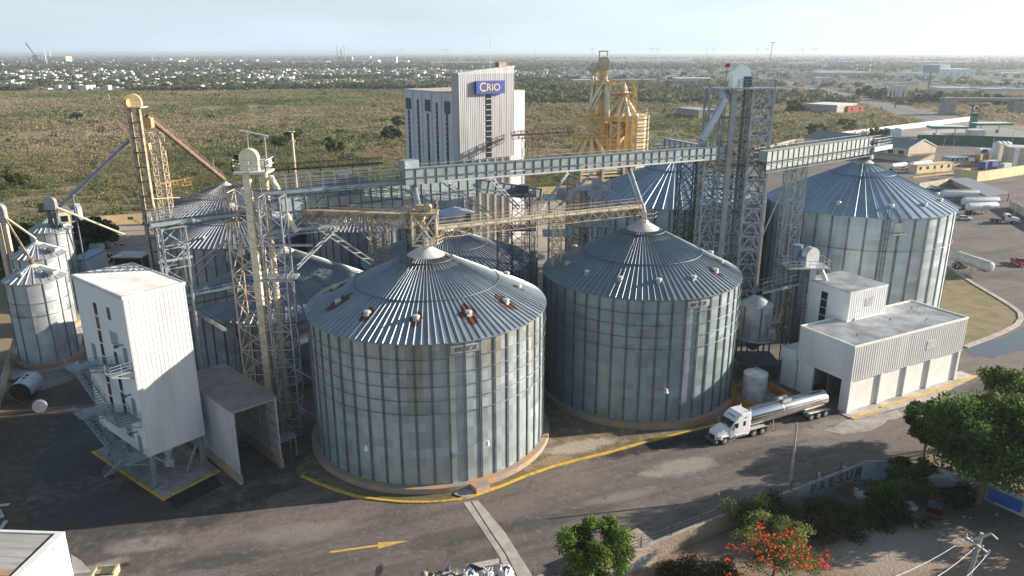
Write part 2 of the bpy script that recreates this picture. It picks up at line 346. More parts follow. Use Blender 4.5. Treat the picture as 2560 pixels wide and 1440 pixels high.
# ---------------------------------------------------------------- silos
stiff_mat = M('grey steel stiffener', (.19, .235, .26), .5, .4, .3, .8)
def silo(name, label, cat, x, y, R, h, hp, z0=.8, nseg=34, ribs=112, wall_m=None, roof_m=None, rings=(), plinth=None, collar=2.0, group=None, vents=(), vent_m=None, seams=(), stiff_w=.10, ring=1.12, two=True, stiff_m=None):
    t = thing(name, label, cat, (x, y, 0), 0, group)
    B = OFF[t.name]
    o = MB().lathe([(R, z0), (R, h)], 96, (x, y, 0)).build('wall', wall_m, t, True)
    mb = MB()
    for i in range(nseg):
        a = 2 * math.pi * (i + .5) / nseg
        for da in ((-.5, .5) if two else (0,)):
            aa = a + da * .11 * 16 / R * .5 / 5
            c, s_ = math.cos(aa), math.sin(aa); p = Vector((x + (R + .07) * c, y + (R + .07) * s_, z0)); q = p.copy(); q.z = h - .05
            mb.add([p + Vector((-s_, c, 0)) * stiff_w / 2 * k + Vector((c, s_, 0)) * e + Vector((0, 0, zz)) for zz in (0, h - .05 - z0) for k, e in ((-1, -.07), (1, -.07), (1, .07), (-1, .07))],
                   [(0, 1, 5, 4), (1, 2, 6, 5), (2, 3, 7, 6), (3, 0, 4, 7), (4, 5, 6, 7)])
    mb.build('wall_stiffeners', stiff_m or stiff_mat, t)
    for zz in rings:
        m2 = MB(); pts = [(x + (R + .22) * math.cos(2 * math.pi * i / 72), y + (R + .22) * math.sin(2 * math.pi * i / 72), zz) for i in range(73)]
        m2.path(pts, .038, 5).build('wind_ring', galv_d, t)
    rt = collar; sl_ = (hp - h) / R; Re = R + .28; he = h - .28 * sl_ + .05; zt = h + (R - rt) * sl_ + .05
    roof = MB().lathe([(Re, he), (rt, zt)], 128, (x, y, 0))
    roof.lathe([(Re - .02, he - .12), (Re, he)], 128, (x, y, 0))
    for i in range(ribs):
        a = 2 * math.pi * i / ribs
        c, s_ = math.cos(a), math.sin(a)
        rin = rt + .1 if i % 2 == 0 or ribs < 40 else rt + (R - rt) * .18
        for (ra, rb) in ((Re, rin),):
            za, zb = he + (Re - ra) * sl_, he + (Re - rb) * sl_
            wd = .09; hh = .15
            pa, pb = Vector((x + ra * c, y + ra * s_, za)), Vector((x + rb * c, y + rb * s_, zb)); tn = Vector((-s_, c, 0))
            roof.add([pa - tn * wd, pa + tn * wd, pa + Vector((0, 0, hh)), pb - tn * wd * .6, pb + tn * wd * .6, pb + Vector((0, 0, hh * .8))], [(0, 3, 5, 2), (1, 2, 5, 4), (0, 2, 1)])
    roof.build('roof', roof_m, t, False)
    for rs in seams:
        zz = h + (R - rs) * sl_ + .2
        MB().path([(x + rs * math.cos(2 * math.pi * i / 64), y + rs * math.sin(2 * math.pi * i / 64), zz) for i in range(65)], .055, 5).build('roof_ring', galv_d, t)
    cz = zt
    MB().lathe([(rt + .45, cz - .2), (rt + .4, cz - .08), (rt * .42, cz + .42 * rt), (rt * .4, cz + .42 * rt + .25), (.01, cz + .42 * rt + .3)], 40, (x, y, 0)).build('roof_cap', white_d if name != 'hopper_bin' else galv, t, True)
    for (rv, a, rz) in vents:
        zz = h + (R - rv) * sl_; v = MB(); cx_, cy_ = x + rv * math.cos(a), y + rv * math.sin(a)
        v.lathe([(.28, zz - .1), (.28, zz + .3), (.44, zz + .3), (.44, zz + .42), (.38, zz + .56), (.01, zz + .6)], 14, (cx_, cy_, 0))
        v.box((cx_, cy_, zz + .02), (.7, .7, .25), a)
        v.build('roof_vent', vent_m or M('grey vent paint', (.50, .51, .50), .6, .1, .2, 3), t, True)
    if plinth:
        pr, pz = plinth
        MB().lathe([(pr, 0), (pr, pz), (R - .3, pz + .02)], 72, (x, y, 0)).build('plinth', conc_o, t, True)
    return t
def vent_ring(n, r, a0, a1): return [(r, rad(a0 + (a1 - a0) * i / (n - 1)), 0) for i in range(n)]
S1 = (-11.1, 93.7); S2 = (19.3, 108.8); S3 = (68.4, 147.0); S4 = (34.3, 158.6)
v1 = vent_ring(12, 11.9, -150, 180)
wall1 = galv_wall('galvanised wall sheets stained', 50, 1.12, base=(.40, .47, .50), rust=.5)
wall2 = galv_wall('galvanised wall sheets', 50, 1.12, base=(.33, .40, .44), rust=.0)
wall3 = galv_wall('new galvanised wall sheets', 40, 1.12, base=(.48, .56, .60))
walld = galv_wall('dull galvanised wall sheets', 40, 1.12, base=(.31, .335, .37))
roof1 = galv_roof('galvanised roof with rust patches', rust_at=[(11.9 * math.cos(a), 11.9 * math.sin(a), .5 + .6 * abs(math.sin(37.7 * a))) for (_, a, _) in v1], stain=.33, base=(.30, .35, .39))
v2 = vent_ring(14, 11.6, -165, 170)
roof2 = galv_roof('galvanised roof', rust_at=[(11.6 * math.cos(v2[i][1]), 11.6 * math.sin(v2[i][1]), .75) for i in (5, 6, 7, 8)], stain=.1, base=(.24, .29, .33))
roof3 = galv_roof('bright galvanised roof', base=(.36, .45, .53), stain=0, rough=.4)
roofd = galv_roof('dull galvanised roof', base=(.25, .275, .31), stain=.3, rough=.5)
rg = [16.9, 15.2, 13.5, 11.8, 10.1]
s1 = silo('grain_silo', 'huge round galvanised silo with rust patches around its roof vents, nearest the yellow kerb bend', 'silo', *S1, 15.3, 18.9, 26.2, nseg=50, ribs=112, wall_m=wall1, roof_m=roof1, rings=rg, plinth=(16.2, .8), seams=(9.4, 3.4), vents=v1, group='round steel grain silos')
s2 = silo('grain_silo', 'big round galvanised silo with darker roof standing beside the tanker lorry and white tank', 'silo', *S2, 14.5, 18.8, 26.2, nseg=46, ribs=106, wall_m=wall2, roof_m=roof2, rings=[16.8, 15.1, 13.4, 11.7], plinth=(15.4, .9), seams=(8.8, 3.2), vents=v2, group='round steel grain silos')
s3 = silo('grain_silo', 'widest bright galvanised silo behind the white clad building, with one wind ring', 'silo', *S3, 17.0, 22.0, 30.2, z0=.4, nseg=38, ribs=56, wall_m=wall3, roof_m=roof3, rings=[15.9], plinth=(17.8, .5), seams=(6.,), vents=[(14.2, rad(a), 0) for a in (-128, -92, -64, -38, -10)], vent_m=galv_l, group='round steel grain silos', stiff_w=.2, collar=1.5)
s4 = silo('grain_silo', 'blue grey round silo half hidden behind the tall lattice elevator tower', 'silo', *S4, 18., 21.4, 29.2, z0=.4, nseg=40, ribs=60, wall_m=wall3, roof_m=roof3, rings=[15.9], plinth=None, seams=(6.,), group='round steel grain silos', stiff_w=.2, collar=1.5)
old = [((-38.5, 122.8), 16.0, 11.0, 18.8, 'low dark roofed round silo right behind the white stair tower'),
       ((-62.4, 165.2), 15.5, 11.6, 17.7, 'old round silo with pale ribbed roof left of the cream elevator leg'),
       ((-12.8, 140.7), 16.0, 12.0, 18.0, 'old round silo with striped dark roof directly behind the rust patched silo'),
       ((-69.4, 181.0), 15.5, 14.4, 19.9, 'dark steep roofed silo at the foot of the long inclined rusty pipe'),
       ((-44.0, 196.0), 15.0, 14.0, 20.0, 'rearmost dark silo behind the long footbridge handrail'),
       ((-33.0, 165.0), 13.0, 14.5, 20.2, 'old brown sided silo below the long rusty truss conveyor')]
for i, (c_, R_, h_, hp_, lb) in enumerate(old):
    silo('grain_silo', lb, 'silo', *c_, R_, h_, hp_, z0=.2, nseg=44, ribs=96, wall_m=walld, roof_m=roofd, seams=(8.,), collar=1.3, group='round steel grain silos', vents=vent_ring(4, R_ * .8, -160, 20) if i in (0, 1) else ())
# lamps on brackets, ladder and hatch on the walls
def wall_lamp(par, cx, cy, R, u, v):
    a_ = _d(u, v); best = None
    for k in range(400, 2400):
        t = k * .1; p = Vector((a_[0] * t, a_[1] * t, CAM_H + a_[2] * t))
        if math.hypot(p.x - cx, p.y - cy) < R: best = p; break
    if best is None: return
    n_ = Vector((best.x - cx, best.y - cy, 0)).normalized(); m = MB().bar(best, best + n_ * 1.0 + Vector((0, 0, .25)), .07); m.tube(best + n_ * 1.0 + Vector((0, 0, .3)), best + n_ * 1.0 - Vector((0, 0, .3)), .12, 10, .26); m.build('wall_lamp', white_p, par, True)
wall_lamp(s1, *S1, 15.3, 925, 1110); wall_lamp(s1, *S1, 15.3, 1208, 1098); wall_lamp(s2, *S2, 14.5, 1660, 970)
aa = rad(-97); lx, ly = S3[0] + 17.3 * math.cos(aa), S3[1] + 17.3 * math.sin(aa); m = MB()
for dx in (-.3, .3): m.bar((lx + dx, ly, 1), (lx + dx, ly, 23.4), .08)
for k in range(56): m.bar((lx - .3, ly, 1 + k * .4), (lx + .3, ly, 1 + k * .4), .05)
for k in range(16): m.path([(lx + .5 * math.cos(q), ly - .05 + .7 * math.sin(q), 4 + k * 1.2) for q in (0, -.8, -1.57, -2.3, -3.14)], .03, 4)
m.build('caged_ladder', galv_d, s3)
m = MB(); m.box((lx + 1.9, ly - .4, 19.2), (2.6, 1.2, .15)); rail(m, [(lx + .6, ly - 1, 19.2), (lx + 3.2, ly - 1, 19.2), (lx + 3.2, ly, 19.2)], 1.1, .9, .05, 2); m.build('hatch_platform', galv_l, s3)
MB().box((lx + 1.9, ly + .1, 20.3), (1.5, .4, 1.7)).build('wall_hatch', galv_l, s3)
# maker's lettering on two walls
def bent_text(parent, txt, cx, cy, R, ang, z, size, mat):
    vs, fs = text_mesh(txt, size, .02); m = MB(); out = []
    for v in vs:
        a = ang + v[0] / R; rr = R + .12 + v[2]; out.append((cx + rr * math.cos(a), cy + rr * math.sin(a), z + v[1]))
    m.add(out, fs).build('maker_lettering', mat, parent)
    # pale plate behind
    p = MB(); hw = size * 2.2
    for k in range(8):
        a0 = ang - hw / R + 2 * hw / R * k / 8; a1 = a0 + 2 * hw / R / 8
        p.add([(cx + (R + .06) * math.cos(a), cy + (R + .06) * math.sin(a), z + dz) for a, dz in ((a0, -size * .55), (a1, -size * .55), (a1, size * .55), (a0, size * .55))], [(0, 1, 2, 3)])
    p.build('maker_plate', galv_l, parent)
dk = M('faded black lettering', (.07, .07, .08), .7, 0, .3, 3)
bent_text(s1, 'BROCK', *S1, 15.35, rad(-67.5), 17.9, .85, dk)
bent_text(s2, 'BROCK', *S2, 14.55, rad(-67), 17.8, .8, dk)
# small silos at the left
walls_ = galv_wall('small silo wall sheets', 16, 1.12, base=(.50, .54, .56))
roofs_ = galv_roof('small silo roof', base=(.44, .47, .49), stain=0)
def small(x, y, R, h, hp, lb, pl=None):
    t = silo('small_silo', lb, 'silo', x, y, R, h, hp, z0=1.2, nseg=12, ribs=24, wall_m=walls_, roof_m=roofs_, rings=[h - 3.4, h - 5.5], plinth=None, collar=.6, group='small silos at the left edge', stiff_w=.12, two=False,
             vents=[(R * .6, rad(-100), 0), (R * .62, rad(-165), 0), (R * .62, rad(-35), 0)], vent_m=galv)
    MB().lathe([(R + .75, 0), (R + .7, 1.2), (R - .2, 1.25)], 40, (x, y, 0)).build('plinth', conc_o, t, True)
    a = rad(-20); c = Vector((x + R * .85 * math.cos(a), y + R * .85 * math.sin(a), h + 1.2))
    MB().box(c, (2.6, 1.1, .55), a).bar(c - Vector((0, 0, .2)), c - Vector((0, 0, 1.2)), .5).build('roof_hatch', galv, t)
    return t
small(-78.5, 118.5, 4.35, 14.9, 17.1, 'front small round silo on an orange plinth beside the white stair tower')
small(-87.5, 134.5, 4.3, 14.6, 16.9, 'middle of the small round silos, overlapped by the front one')
pC = A(125, 570, 162); small(pC.x, 162, 4.1, pC.z, pC.z + 2.4, 'rear small silo with an elevator head standing on it')
MB_ = MB().prism([G(20, 945)[:2], G(195, 915)[:2], G(205, 850)[:2], G(205, 800)[:2], G(60, 800)[:2]], 0, .35)
tag(MB_.build('silo_base_slab', [conc_l]), None, None, None, 'structure')
# ---------------------------------------------------------------- ground
def sheet(name, pts, z, mat, kind='structure'):
    m = MB(); n = len(pts); m.add([(p[0], p[1], z) for p in pts], [tuple(range(n))])
    ar = sum(pts[i][0] * pts[(i + 1) % n][1] - pts[(i + 1) % n][0] * pts[i][1] for i in range(n))
    if ar < 0: m.f = [f[::-1] for f in m.f]
    o = m.build(name, mat); o['kind'] = kind; return o
def PX(pts, z=0.): return [G(u, v, z) for u, v in pts]
def wob(pts, amp, step, seed=1):
    """irregular natural outline from a rough polygon"""
    r = random.Random(seed); out = []
    for a, b in zip(pts, pts[1:] + pts[:1]):
        a, b = Vector(a), Vector(b); n = max(1, int((b - a).length / step))
        for i in range(n):
            q = a + (b - a) * (i / n); k = amp * (0.3 if i == 0 else 1); out.append(q + Vector((r.uniform(-k, k), r.uniform(-k, k), 0)))
    return out
def ground_mat(name, layers, blobs=(), base=(.1, .1, .1), rough=.9, streak=None, bump=.15, cracks=0.):
    """base colour + noise layers (scale, lo, hi, colour, amount, stretch) + irregular stains (x,y,rx,ry,rot,colour,amount)"""
    m = bpy.data.materials.new(name); m.use_nodes = True; n, l, b = nodes(m)
    t = n.new('ShaderNodeTexCoord'); rgb = n.new('ShaderNodeRGB'); rgb.outputs[0].default_value = (*base, 1); src = rgb.outputs[0]
    for (sc, lo, hi, c, am, st) in layers:
        q0 = n.new('ShaderNodeMapping'); q0.inputs['Rotation'].default_value = (0, 0, rad(-24) if st else 0); l(t.outputs['Object'], q0.inputs[0])
        q = n.new('ShaderNodeMapping'); q.inputs['Scale'].default_value = st or (1, 1, 1); l(q0.outputs[0], q.inputs[0])
        z = n.new('ShaderNodeTexNoise'); z.inputs['Scale'].default_value = sc; z.inputs['Detail'].default_value = 8; z.inputs['Roughness'].default_value = .62; l(q.outputs[0], z.inputs[0])
        k = n.new('ShaderNodeMapRange'); k.inputs['From Min'].default_value = lo; k.inputs['From Max'].default_value = hi; k.inputs['To Max'].default_value = am; l(z.outputs['Fac'], k.inputs['Value'])
        mm = n.new('ShaderNodeMix'); mm.data_type = 'RGBA'; mm.inputs['B'].default_value = (*c, 1); l(k.outputs[0], mm.inputs['Factor']); l(src, mm.inputs['A']); src = mm.outputs['Result']
    rg_src = None
    if blobs:
        s = n.new('ShaderNodeSeparateXYZ'); l(t.outputs['Object'], s.inputs[0])
        z = n.new('ShaderNodeTexNoise'); z.inputs['Scale'].default_value = .55; z.inputs['Detail'].default_value = 9; z.inputs['Roughness'].default_value = .68; l(t.outputs['Object'], z.inputs[0])
        for (x, y, rx, ry, rot, c, am) in blobs:
            cs, sn = math.cos(rot), math.sin(rot)
            dx = math_n(n, l, 'SUBTRACT', s.outputs[0], x); dy = math_n(n, l, 'SUBTRACT', s.outputs[1], y)
            a = math_n(n, l, 'DIVIDE', math_n(n, l, 'ADD', math_n(n, l, 'MULTIPLY', dx, cs), math_n(n, l, 'MULTIPLY', dy, sn)), rx)
            d = math_n(n, l, 'DIVIDE', math_n(n, l, 'ADD', math_n(n, l, 'MULTIPLY', dx, -sn), math_n(n, l, 'MULTIPLY', dy, cs)), ry)
            e = math_n(n, l, 'SQRT', math_n(n, l, 'ADD', math_n(n, l, 'POWER', a, 2), math_n(n, l, 'POWER', d, 2)))
            e = math_n(n, l, 'ADD', e, math_n(n, l, 'MULTIPLY', z.outputs['Fac'], 2.2))
            k = n.new('ShaderNodeMapRange'); k.inputs['From Min'].default_value = 2.25; k.inputs['From Max'].default_value = 1.75; k.inputs['To Max'].default_value = am; l(e, k.inputs['Value'])
            mm = n.new('ShaderNodeMix'); mm.data_type = 'RGBA'; mm.inputs['B'].default_value = (*c, 1); l(k.outputs[0], mm.inputs['Factor']); l(src, mm.inputs['A']); src = mm.outputs['Result']
    if cracks:
        zd = n.new('ShaderNodeTexNoise'); zd.inputs['Scale'].default_value = .5; zd.inputs['Detail'].default_value = 4; l(t.outputs['Object'], zd.inputs[0])
        va = n.new('ShaderNodeVectorMath'); va.operation = 'MULTIPLY_ADD'; va.inputs[1].default_value = (3, 3, 3); l(zd.outputs['Color'], va.inputs[0]); l(t.outputs['Object'], va.inputs[2])
        vo = n.new('ShaderNodeTexVoronoi'); vo.feature = 'DISTANCE_TO_EDGE'; vo.inputs['Scale'].default_value = .13; l(va.outputs[0], vo.inputs[0])
        k = n.new('ShaderNodeMapRange'); k.inputs['From Min'].default_value = .012; k.inputs['From Max'].default_value = .004; k.inputs['To Max'].default_value = cracks; l(vo.outputs['Distance'], k.inputs['Value'])
        vs2 = n.new('ShaderNodeTexVoronoi'); vs2.inputs['Scale'].default_value = .22; l(va.outputs[0], vs2.inputs[0])
        ks = n.new('ShaderNodeMapRange'); ks.inputs['From Min'].default_value = .13; ks.inputs['From Max'].default_value = .06; ks.inputs['To Max'].default_value = .5; l(vs2.outputs['Distance'], ks.inputs['Value'])
        mo = n.new('ShaderNodeMix'); mo.data_type = 'RGBA'; mo.inputs['B'].default_value = (.035, .032, .03, 1); l(ks.outputs[0], mo.inputs['Factor']); l(src, mo.inputs['A']); src = mo.outputs['Result']
        zg = n.new('ShaderNodeTexNoise'); zg.inputs['Scale'].default_value = 7; zg.inputs['Detail'].default_value = 3; l(t.outputs['Object'], zg.inputs[0])
        g_ = n.new('ShaderNodeMapRange'); g_.inputs['From Min'].default_value = .3; g_.inputs['From Max'].default_value = .7; g_.inputs['To Min'].default_value = .78; g_.inputs['To Max'].default_value = 1.22; l(zg.outputs['Fac'], g_.inputs['Value'])
        sc_ = n.new('ShaderNodeVectorMath'); sc_.operation = 'SCALE'; l(src, sc_.inputs[0]); l(math_n(n, l, 'MULTIPLY', g_.outputs[0], math_n(n, l, 'SUBTRACT', 1.0, k.outputs[0])), sc_.inputs['Scale']); src = sc_.outputs[0]
    l(src, b.inputs['Base Color']); b.inputs['Roughness'].default_value = rough
    z2 = n.new('ShaderNodeTexNoise'); z2.inputs['Scale'].default_value = 3; z2.inputs['Detail'].default_value = 8; l(t.outputs['Object'], z2.inputs[0])
    bp = n.new('ShaderNodeBump'); bp.inputs['Strength'].default_value = bump; bp.inputs['Distance'].default_value = .15; l(z2.outputs['Fac'], bp.inputs['Height']); l(bp.outputs[0], b.inputs['Normal'])
    return m
field_m = ground_mat('dry field soil and grass', [
    (.012, .42, .58, (.18, .165, .08), .9, None), (.03, .48, .62, (.24, .17, .10), .7, None), (.09, .5, .65, (.075, .085, .035), .6, None), (.6, .45, .7, (.32, .25, .16), .35, None)], base=(.26, .205, .12), bump=.4)
# far away the plain turns to dark green woodland
n, l, b = nodes(field_m); t = n.new('ShaderNodeTexCoord'); s_ = n.new('ShaderNodeSeparateXYZ'); l(t.outputs['Object'], s_.inputs[0])
k = n.new('ShaderNodeMapRange'); k.inputs['From Min'].default_value = 850; k.inputs['From Max'].default_value = 1150; l(s_.outputs[1], k.inputs['Value'])
zf = n.new('ShaderNodeTexNoise'); zf.inputs['Scale'].default_value = .006; zf.inputs['Detail'].default_value = 9; l(t.outputs['Object'], zf.inputs[0])
rf = n.new('ShaderNodeValToRGB'); rf.color_ramp.elements[0].color = (.030, .045, .022, 1); rf.color_ramp.elements[1].color = (.10, .095, .05, 1); rf.color_ramp.elements[0].position = .4; rf.color_ramp.elements[1].position = .62
l(zf.outputs['Fac'], rf.inputs[0]); old_src = b.inputs['Base Color'].links[0].from_socket
mm = n.new('ShaderNodeMix'); mm.data_type = 'RGBA'; l(k.outputs[0], mm.inputs['Factor']); l(old_src, mm.inputs['A']); l(rf.outputs[0], mm.inputs['B']); l(mm.outputs['Result'], b.inputs['Base Color'])
sheet('ground', [(-22000, -300), (22000, -300), (22000, 29000), (-22000, 29000)], 0, field_m)
def bl(u, v, rx, ry, rot, c, am): p = G(u, v); return (p.x, p.y, rx, ry, rad(rot), c, am)
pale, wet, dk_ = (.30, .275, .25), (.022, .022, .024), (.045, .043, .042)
asph = ground_mat('worn asphalt', [
    (.035, .40, .62, (.19, .160, .142), .8, None), (.11, .46, .66, (.085, .078, .074), .7, None),
    (.16, .47, .60, (.065, .058, .054), .6, (.22, 1.6, 1)), (.30, .52, .62, (.18, .16, .142), .5, (.12, 2.2, 1)),
    (1.1, .53, .66, (.23, .20, .175), .5, None), (1.7, .55, .66, (.06, .052, .048), .5, None), (4, .55, .75, (.05, .045, .042), .4, None)],
    [bl(1640, 1113, 9, 1.3, 24, wet, .95), bl(1760, 1095, 5, 2.0, 24, wet, .95), bl(1960, 1035, 9, 1.3, 26, wet, .8), bl(1715, 1165, 4.6, 1.9, 20, pale, .8), bl(1640, 1184, 2.2, .9, 15, pale, .8), bl(2080, 1065, 6, 1.8, 25, pale, .5),
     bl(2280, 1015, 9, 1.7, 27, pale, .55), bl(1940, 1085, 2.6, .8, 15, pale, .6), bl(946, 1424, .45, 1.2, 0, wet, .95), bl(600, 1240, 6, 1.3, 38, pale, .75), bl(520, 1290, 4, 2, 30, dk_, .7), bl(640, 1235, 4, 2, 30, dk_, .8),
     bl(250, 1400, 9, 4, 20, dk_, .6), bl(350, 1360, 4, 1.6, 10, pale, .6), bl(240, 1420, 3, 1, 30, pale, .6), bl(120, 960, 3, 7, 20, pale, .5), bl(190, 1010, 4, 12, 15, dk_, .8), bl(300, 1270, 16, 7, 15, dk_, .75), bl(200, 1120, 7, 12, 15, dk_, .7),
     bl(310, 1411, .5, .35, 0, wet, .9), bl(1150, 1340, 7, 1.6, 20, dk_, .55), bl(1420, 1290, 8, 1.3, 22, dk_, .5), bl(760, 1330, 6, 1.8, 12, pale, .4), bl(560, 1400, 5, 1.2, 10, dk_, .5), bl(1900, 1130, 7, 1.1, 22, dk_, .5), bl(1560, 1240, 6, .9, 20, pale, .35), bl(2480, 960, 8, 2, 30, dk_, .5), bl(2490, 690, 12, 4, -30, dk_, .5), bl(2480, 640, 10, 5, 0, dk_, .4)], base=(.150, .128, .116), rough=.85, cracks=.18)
yard_px = [(-700, 1300), (120, 930), (150, 820), (205, 700), (215, 600), (205, 562), (640, 533), (1050, 508), (1400, 485), (1700, 452), (1960, 400), (2030, 357), (2180, 338), (2330, 345), (2900, 345), (3300, 700), (3600, 1000), (2560, 1078), (2320, 1120), (2150, 1196), (1820, 1303), (1560, 1400), (1250, 1560), (1000, 1900), (-300, 1900)]
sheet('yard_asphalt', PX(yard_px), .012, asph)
grav = ground_mat('pale dusty concrete yard', [(.05, .45, .6, (.30, .25, .20), .7, None), (.3, .5, .65, (.16, .13, .10), .7, (.3, 1.4, 1)), (1.5, .5, .7, (.4, .36, .31), .4, None)], base=(.34, .30, .25))
sheet('rear_yard', PX([(215, 600), (205, 563), (640, 534), (980, 512), (980, 640), (560, 660), (200, 780)]), .024, grav)
sheet('central_yard', PX([(1180, 690), (1100, 560), (1400, 500), (1500, 560), (1480, 640), (1330, 900), (1250, 760)]), .024, grav)
dirt_d = ground_mat('dark dirt with litter', [(.15, .42, .6, (.07, .055, .04), .8, None), (.9, .5, .65, (.17, .13, .09), .6, None), (3, .62, .7, (.35, .32, .29), .6, None)], base=(.095, .07, .05))
sheet('dirt_strip', wob(PX([(20, 1000), (240, 930), (215, 945), (130, 1040), (85, 1150), (60, 1300), (60, 1420), (-400, 1500), (-500, 1150)]), .4, 1.5, 2), .03, dirt_d)
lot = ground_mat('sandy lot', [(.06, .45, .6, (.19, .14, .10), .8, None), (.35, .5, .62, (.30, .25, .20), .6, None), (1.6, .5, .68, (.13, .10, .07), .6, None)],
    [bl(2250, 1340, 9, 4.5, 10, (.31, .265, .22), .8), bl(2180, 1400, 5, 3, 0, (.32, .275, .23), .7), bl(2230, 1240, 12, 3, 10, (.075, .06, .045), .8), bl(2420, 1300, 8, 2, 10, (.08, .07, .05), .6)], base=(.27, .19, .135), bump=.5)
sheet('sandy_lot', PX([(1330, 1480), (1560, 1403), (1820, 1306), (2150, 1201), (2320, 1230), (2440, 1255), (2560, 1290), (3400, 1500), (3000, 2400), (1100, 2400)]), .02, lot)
isl = ground_mat('dry verge', [(.25, .45, .6, (.11, .10, .05), .8, None), (.7, .5, .66, (.33, .27, .20), .8, None), (3, .5, .7, (.12, .10, .06), .5, None)],
    [bl(1445, 1118, 5.5, 1.6, 22, (.42, .36, .29), .85), bl(1390, 1150, 2.5, 1.2, 20, (.30, .22, .15), .8), bl(1040, 1240, 9, .7, 2, (.10, .11, .04), .8)], base=(.19, .145, .095), bump=.5)
kerb_px = [(752, 1190), (790, 1207), (830, 1223), (890, 1242), (950, 1251), (1005, 1256), (1060, 1257), (1105, 1255), (1145, 1250), (1190, 1238), (1250, 1217), (1310, 1192), (1380, 1168), (1440, 1152), (1500, 1138), (1600, 1110), (1700, 1086), (1790, 1064), (1850, 1048)]
sheet('verge', PX(kerb_px + [(1880, 1010), (1860, 940), (1500, 900), (1300, 1000), (800, 1100), (735, 1178)]), .06, isl)
def kerb(name, pts, w, h, mat, z0=0.):
    m = MB(); pts = [Vector(p) for p in pts]; n = len(pts); ls, rs_ = [], []
    for i, p in enumerate(pts):
        d = (pts[min(i + 1, n - 1)] - pts[max(i - 1, 0)]); d.z = 0; d.normalize(); s = Vector((-d.y, d.x, 0)) * w / 2
        ls.append(p + s); rs_.append(p - s)
    vs = []
    for a, b_ in zip(ls, rs_): vs += [(a.x, a.y, z0), (a.x, a.y, h), (b_.x, b_.y, h), (b_.x, b_.y, z0)]
    fs = []
    for i in range(n - 1):
        o = i * 4
        for k_ in range(3): fs.append((o + k_, o + k_ + 4, o + k_ + 5, o + k_ + 1))
    fs += [(0, 1, 2, 3), (4 * n - 1, 4 * n - 2, 4 * n - 3, 4 * n - 4)]
    m.add(vs, fs); o = m.build(name, mat); o['kind'] = 'structure'; return o
kerb('kerb', PX(kerb_px), .36, .17, yel_kerb)
sheet('ramp_slab', PX([(1133, 1238), (1165, 1250), (1185, 1238), (1180, 1228), (1150, 1224)]), .19, conc_l)
tag(MB().prism([G(1172, 1222)[:2], G(1190, 1238)[:2], G(1224, 1225)[:2], G(1212, 1207)[:2]], 0, .8).build('plinth_step', [conc_o]), None, None, None, 'structure')
# paint on the road
sheet('drain_strip', PX([(1157, 1256), (1193, 1250), (1260, 1330), (1330, 1440), (1345, 1470), (1280, 1480), (1247, 1391), (1200, 1320)]), .03, conc_l)
kerb('drain_channel', PX([(1176, 1254), (1225, 1330), (1262, 1385), (1300, 1460)]), .14, .034, dk_m if 'dk_m' in globals() else dark, .03)
ya = M('faded yellow road paint', (.62, .40, .08), .8, 0, .4, 3, col2=(.36, .27, .12), lo=.38, hi=.5)
sheet('road_arrow_shaft', PX([(822, 1378), (943, 1361), (943, 1366), (822, 1383)]), .03, ya)
sheet('road_arrow_head', PX([(943, 1356), (1020, 1352), (943, 1372)]), .03, ya)
# pit beside the tower slab
sheet('asphalt_patch', PX([(408, 1243), (440, 1272), (555, 1213), (525, 1180)]), .035, M('fresh black asphalt', (.03, .03, .032), .9, 0, .3, 2))
# grass triangle with its concrete edge, and the flooded corner
gt = ground_mat('patchy green grass', [(.3, .45, .6, (.10, .13, .035), .9, None), (1.2, .5, .65, (.30, .20, .12), .6, None)], base=(.22, .16, .09), bump=.5)
tri = [(2330, 640), (2388, 682), (2440, 716), (2490, 745), (2530, 770), (2549, 790), (2545, 812), (2500, 835), (2412, 868), (2330, 900), (2250, 900), (2250, 700)]
sheet('grass_triangle', PX(tri), .05, gt)
kerb('kerb', PX([(2330, 640), (2388, 682), (2440, 716), (2490, 745), (2530, 770), (2549, 786), (2551, 800), (2540, 815), (2500, 836), (2412, 870)]), .9, .22, conc_l)
water = bpy.data.materials.new('muddy water'); water.use_nodes = True; bw = water.node_tree.nodes['Principled BSDF']; bw.inputs['Base Color'].default_value = (.10, .11, .12, 1); bw.inputs['Roughness'].default_value = .06
nw = water.node_tree.nodes.new('ShaderNodeTexNoise'); nw.inputs['Scale'].default_value = 2; bb = water.node_tree.nodes.new('ShaderNodeBump'); bb.inputs['Strength'].default_value = .05; water.node_tree.links.new(nw.outputs['Fac'], bb.inputs['Height']); water.node_tree.links.new(bb.outputs[0], bw.inputs['Normal'])
sheet('puddle', wob(PX([(2408, 878), (2500, 846), (2556, 822), (2566, 800), (2680, 830), (2660, 880), (2530, 880), (2480, 897), (2430, 888)]), .7, 2, 5), .026, water)
# apron of the white building
sheet('building_apron', PX([(2095, 1035), (2135, 1052), (2200, 1035), (2330, 1000), (2440, 945), (2400, 930), (2100, 1025)]), .1, conc_l)
kerb('kerb', PX([(2125, 1048), (2197, 1031)]), .35, .2, yel_kerb); kerb('kerb', PX([(2200, 1021), (2300, 992), (2390, 962), (2438, 943)]), .35, .2, yel_kerb)
sheet('wet_apron', wob(PX([(2060, 1078), (2110, 1088), (2190, 1070), (2260, 1040), (2240, 1026), (2120, 1050)]), .5, 1.5, 8), .028, conc)
# highway at the right
hw = ground_mat('grey highway', [(.05, .45, .6, (.13, .13, .13), .6, None)], base=(.17, .165, .165))
sheet('highway', PX([(1900, 190), (2060, 222), (2250, 264), (2390, 296), (2560, 326), (2900, 390), (2900, 440), (2560, 372), (2400, 330), (2230, 282), (2040, 227), (1890, 193)]), .03, hw)
kerb('kerb', PX([(2240, 268), (2330, 292), (2400, 312)]), 1.4, .25, conc_l)
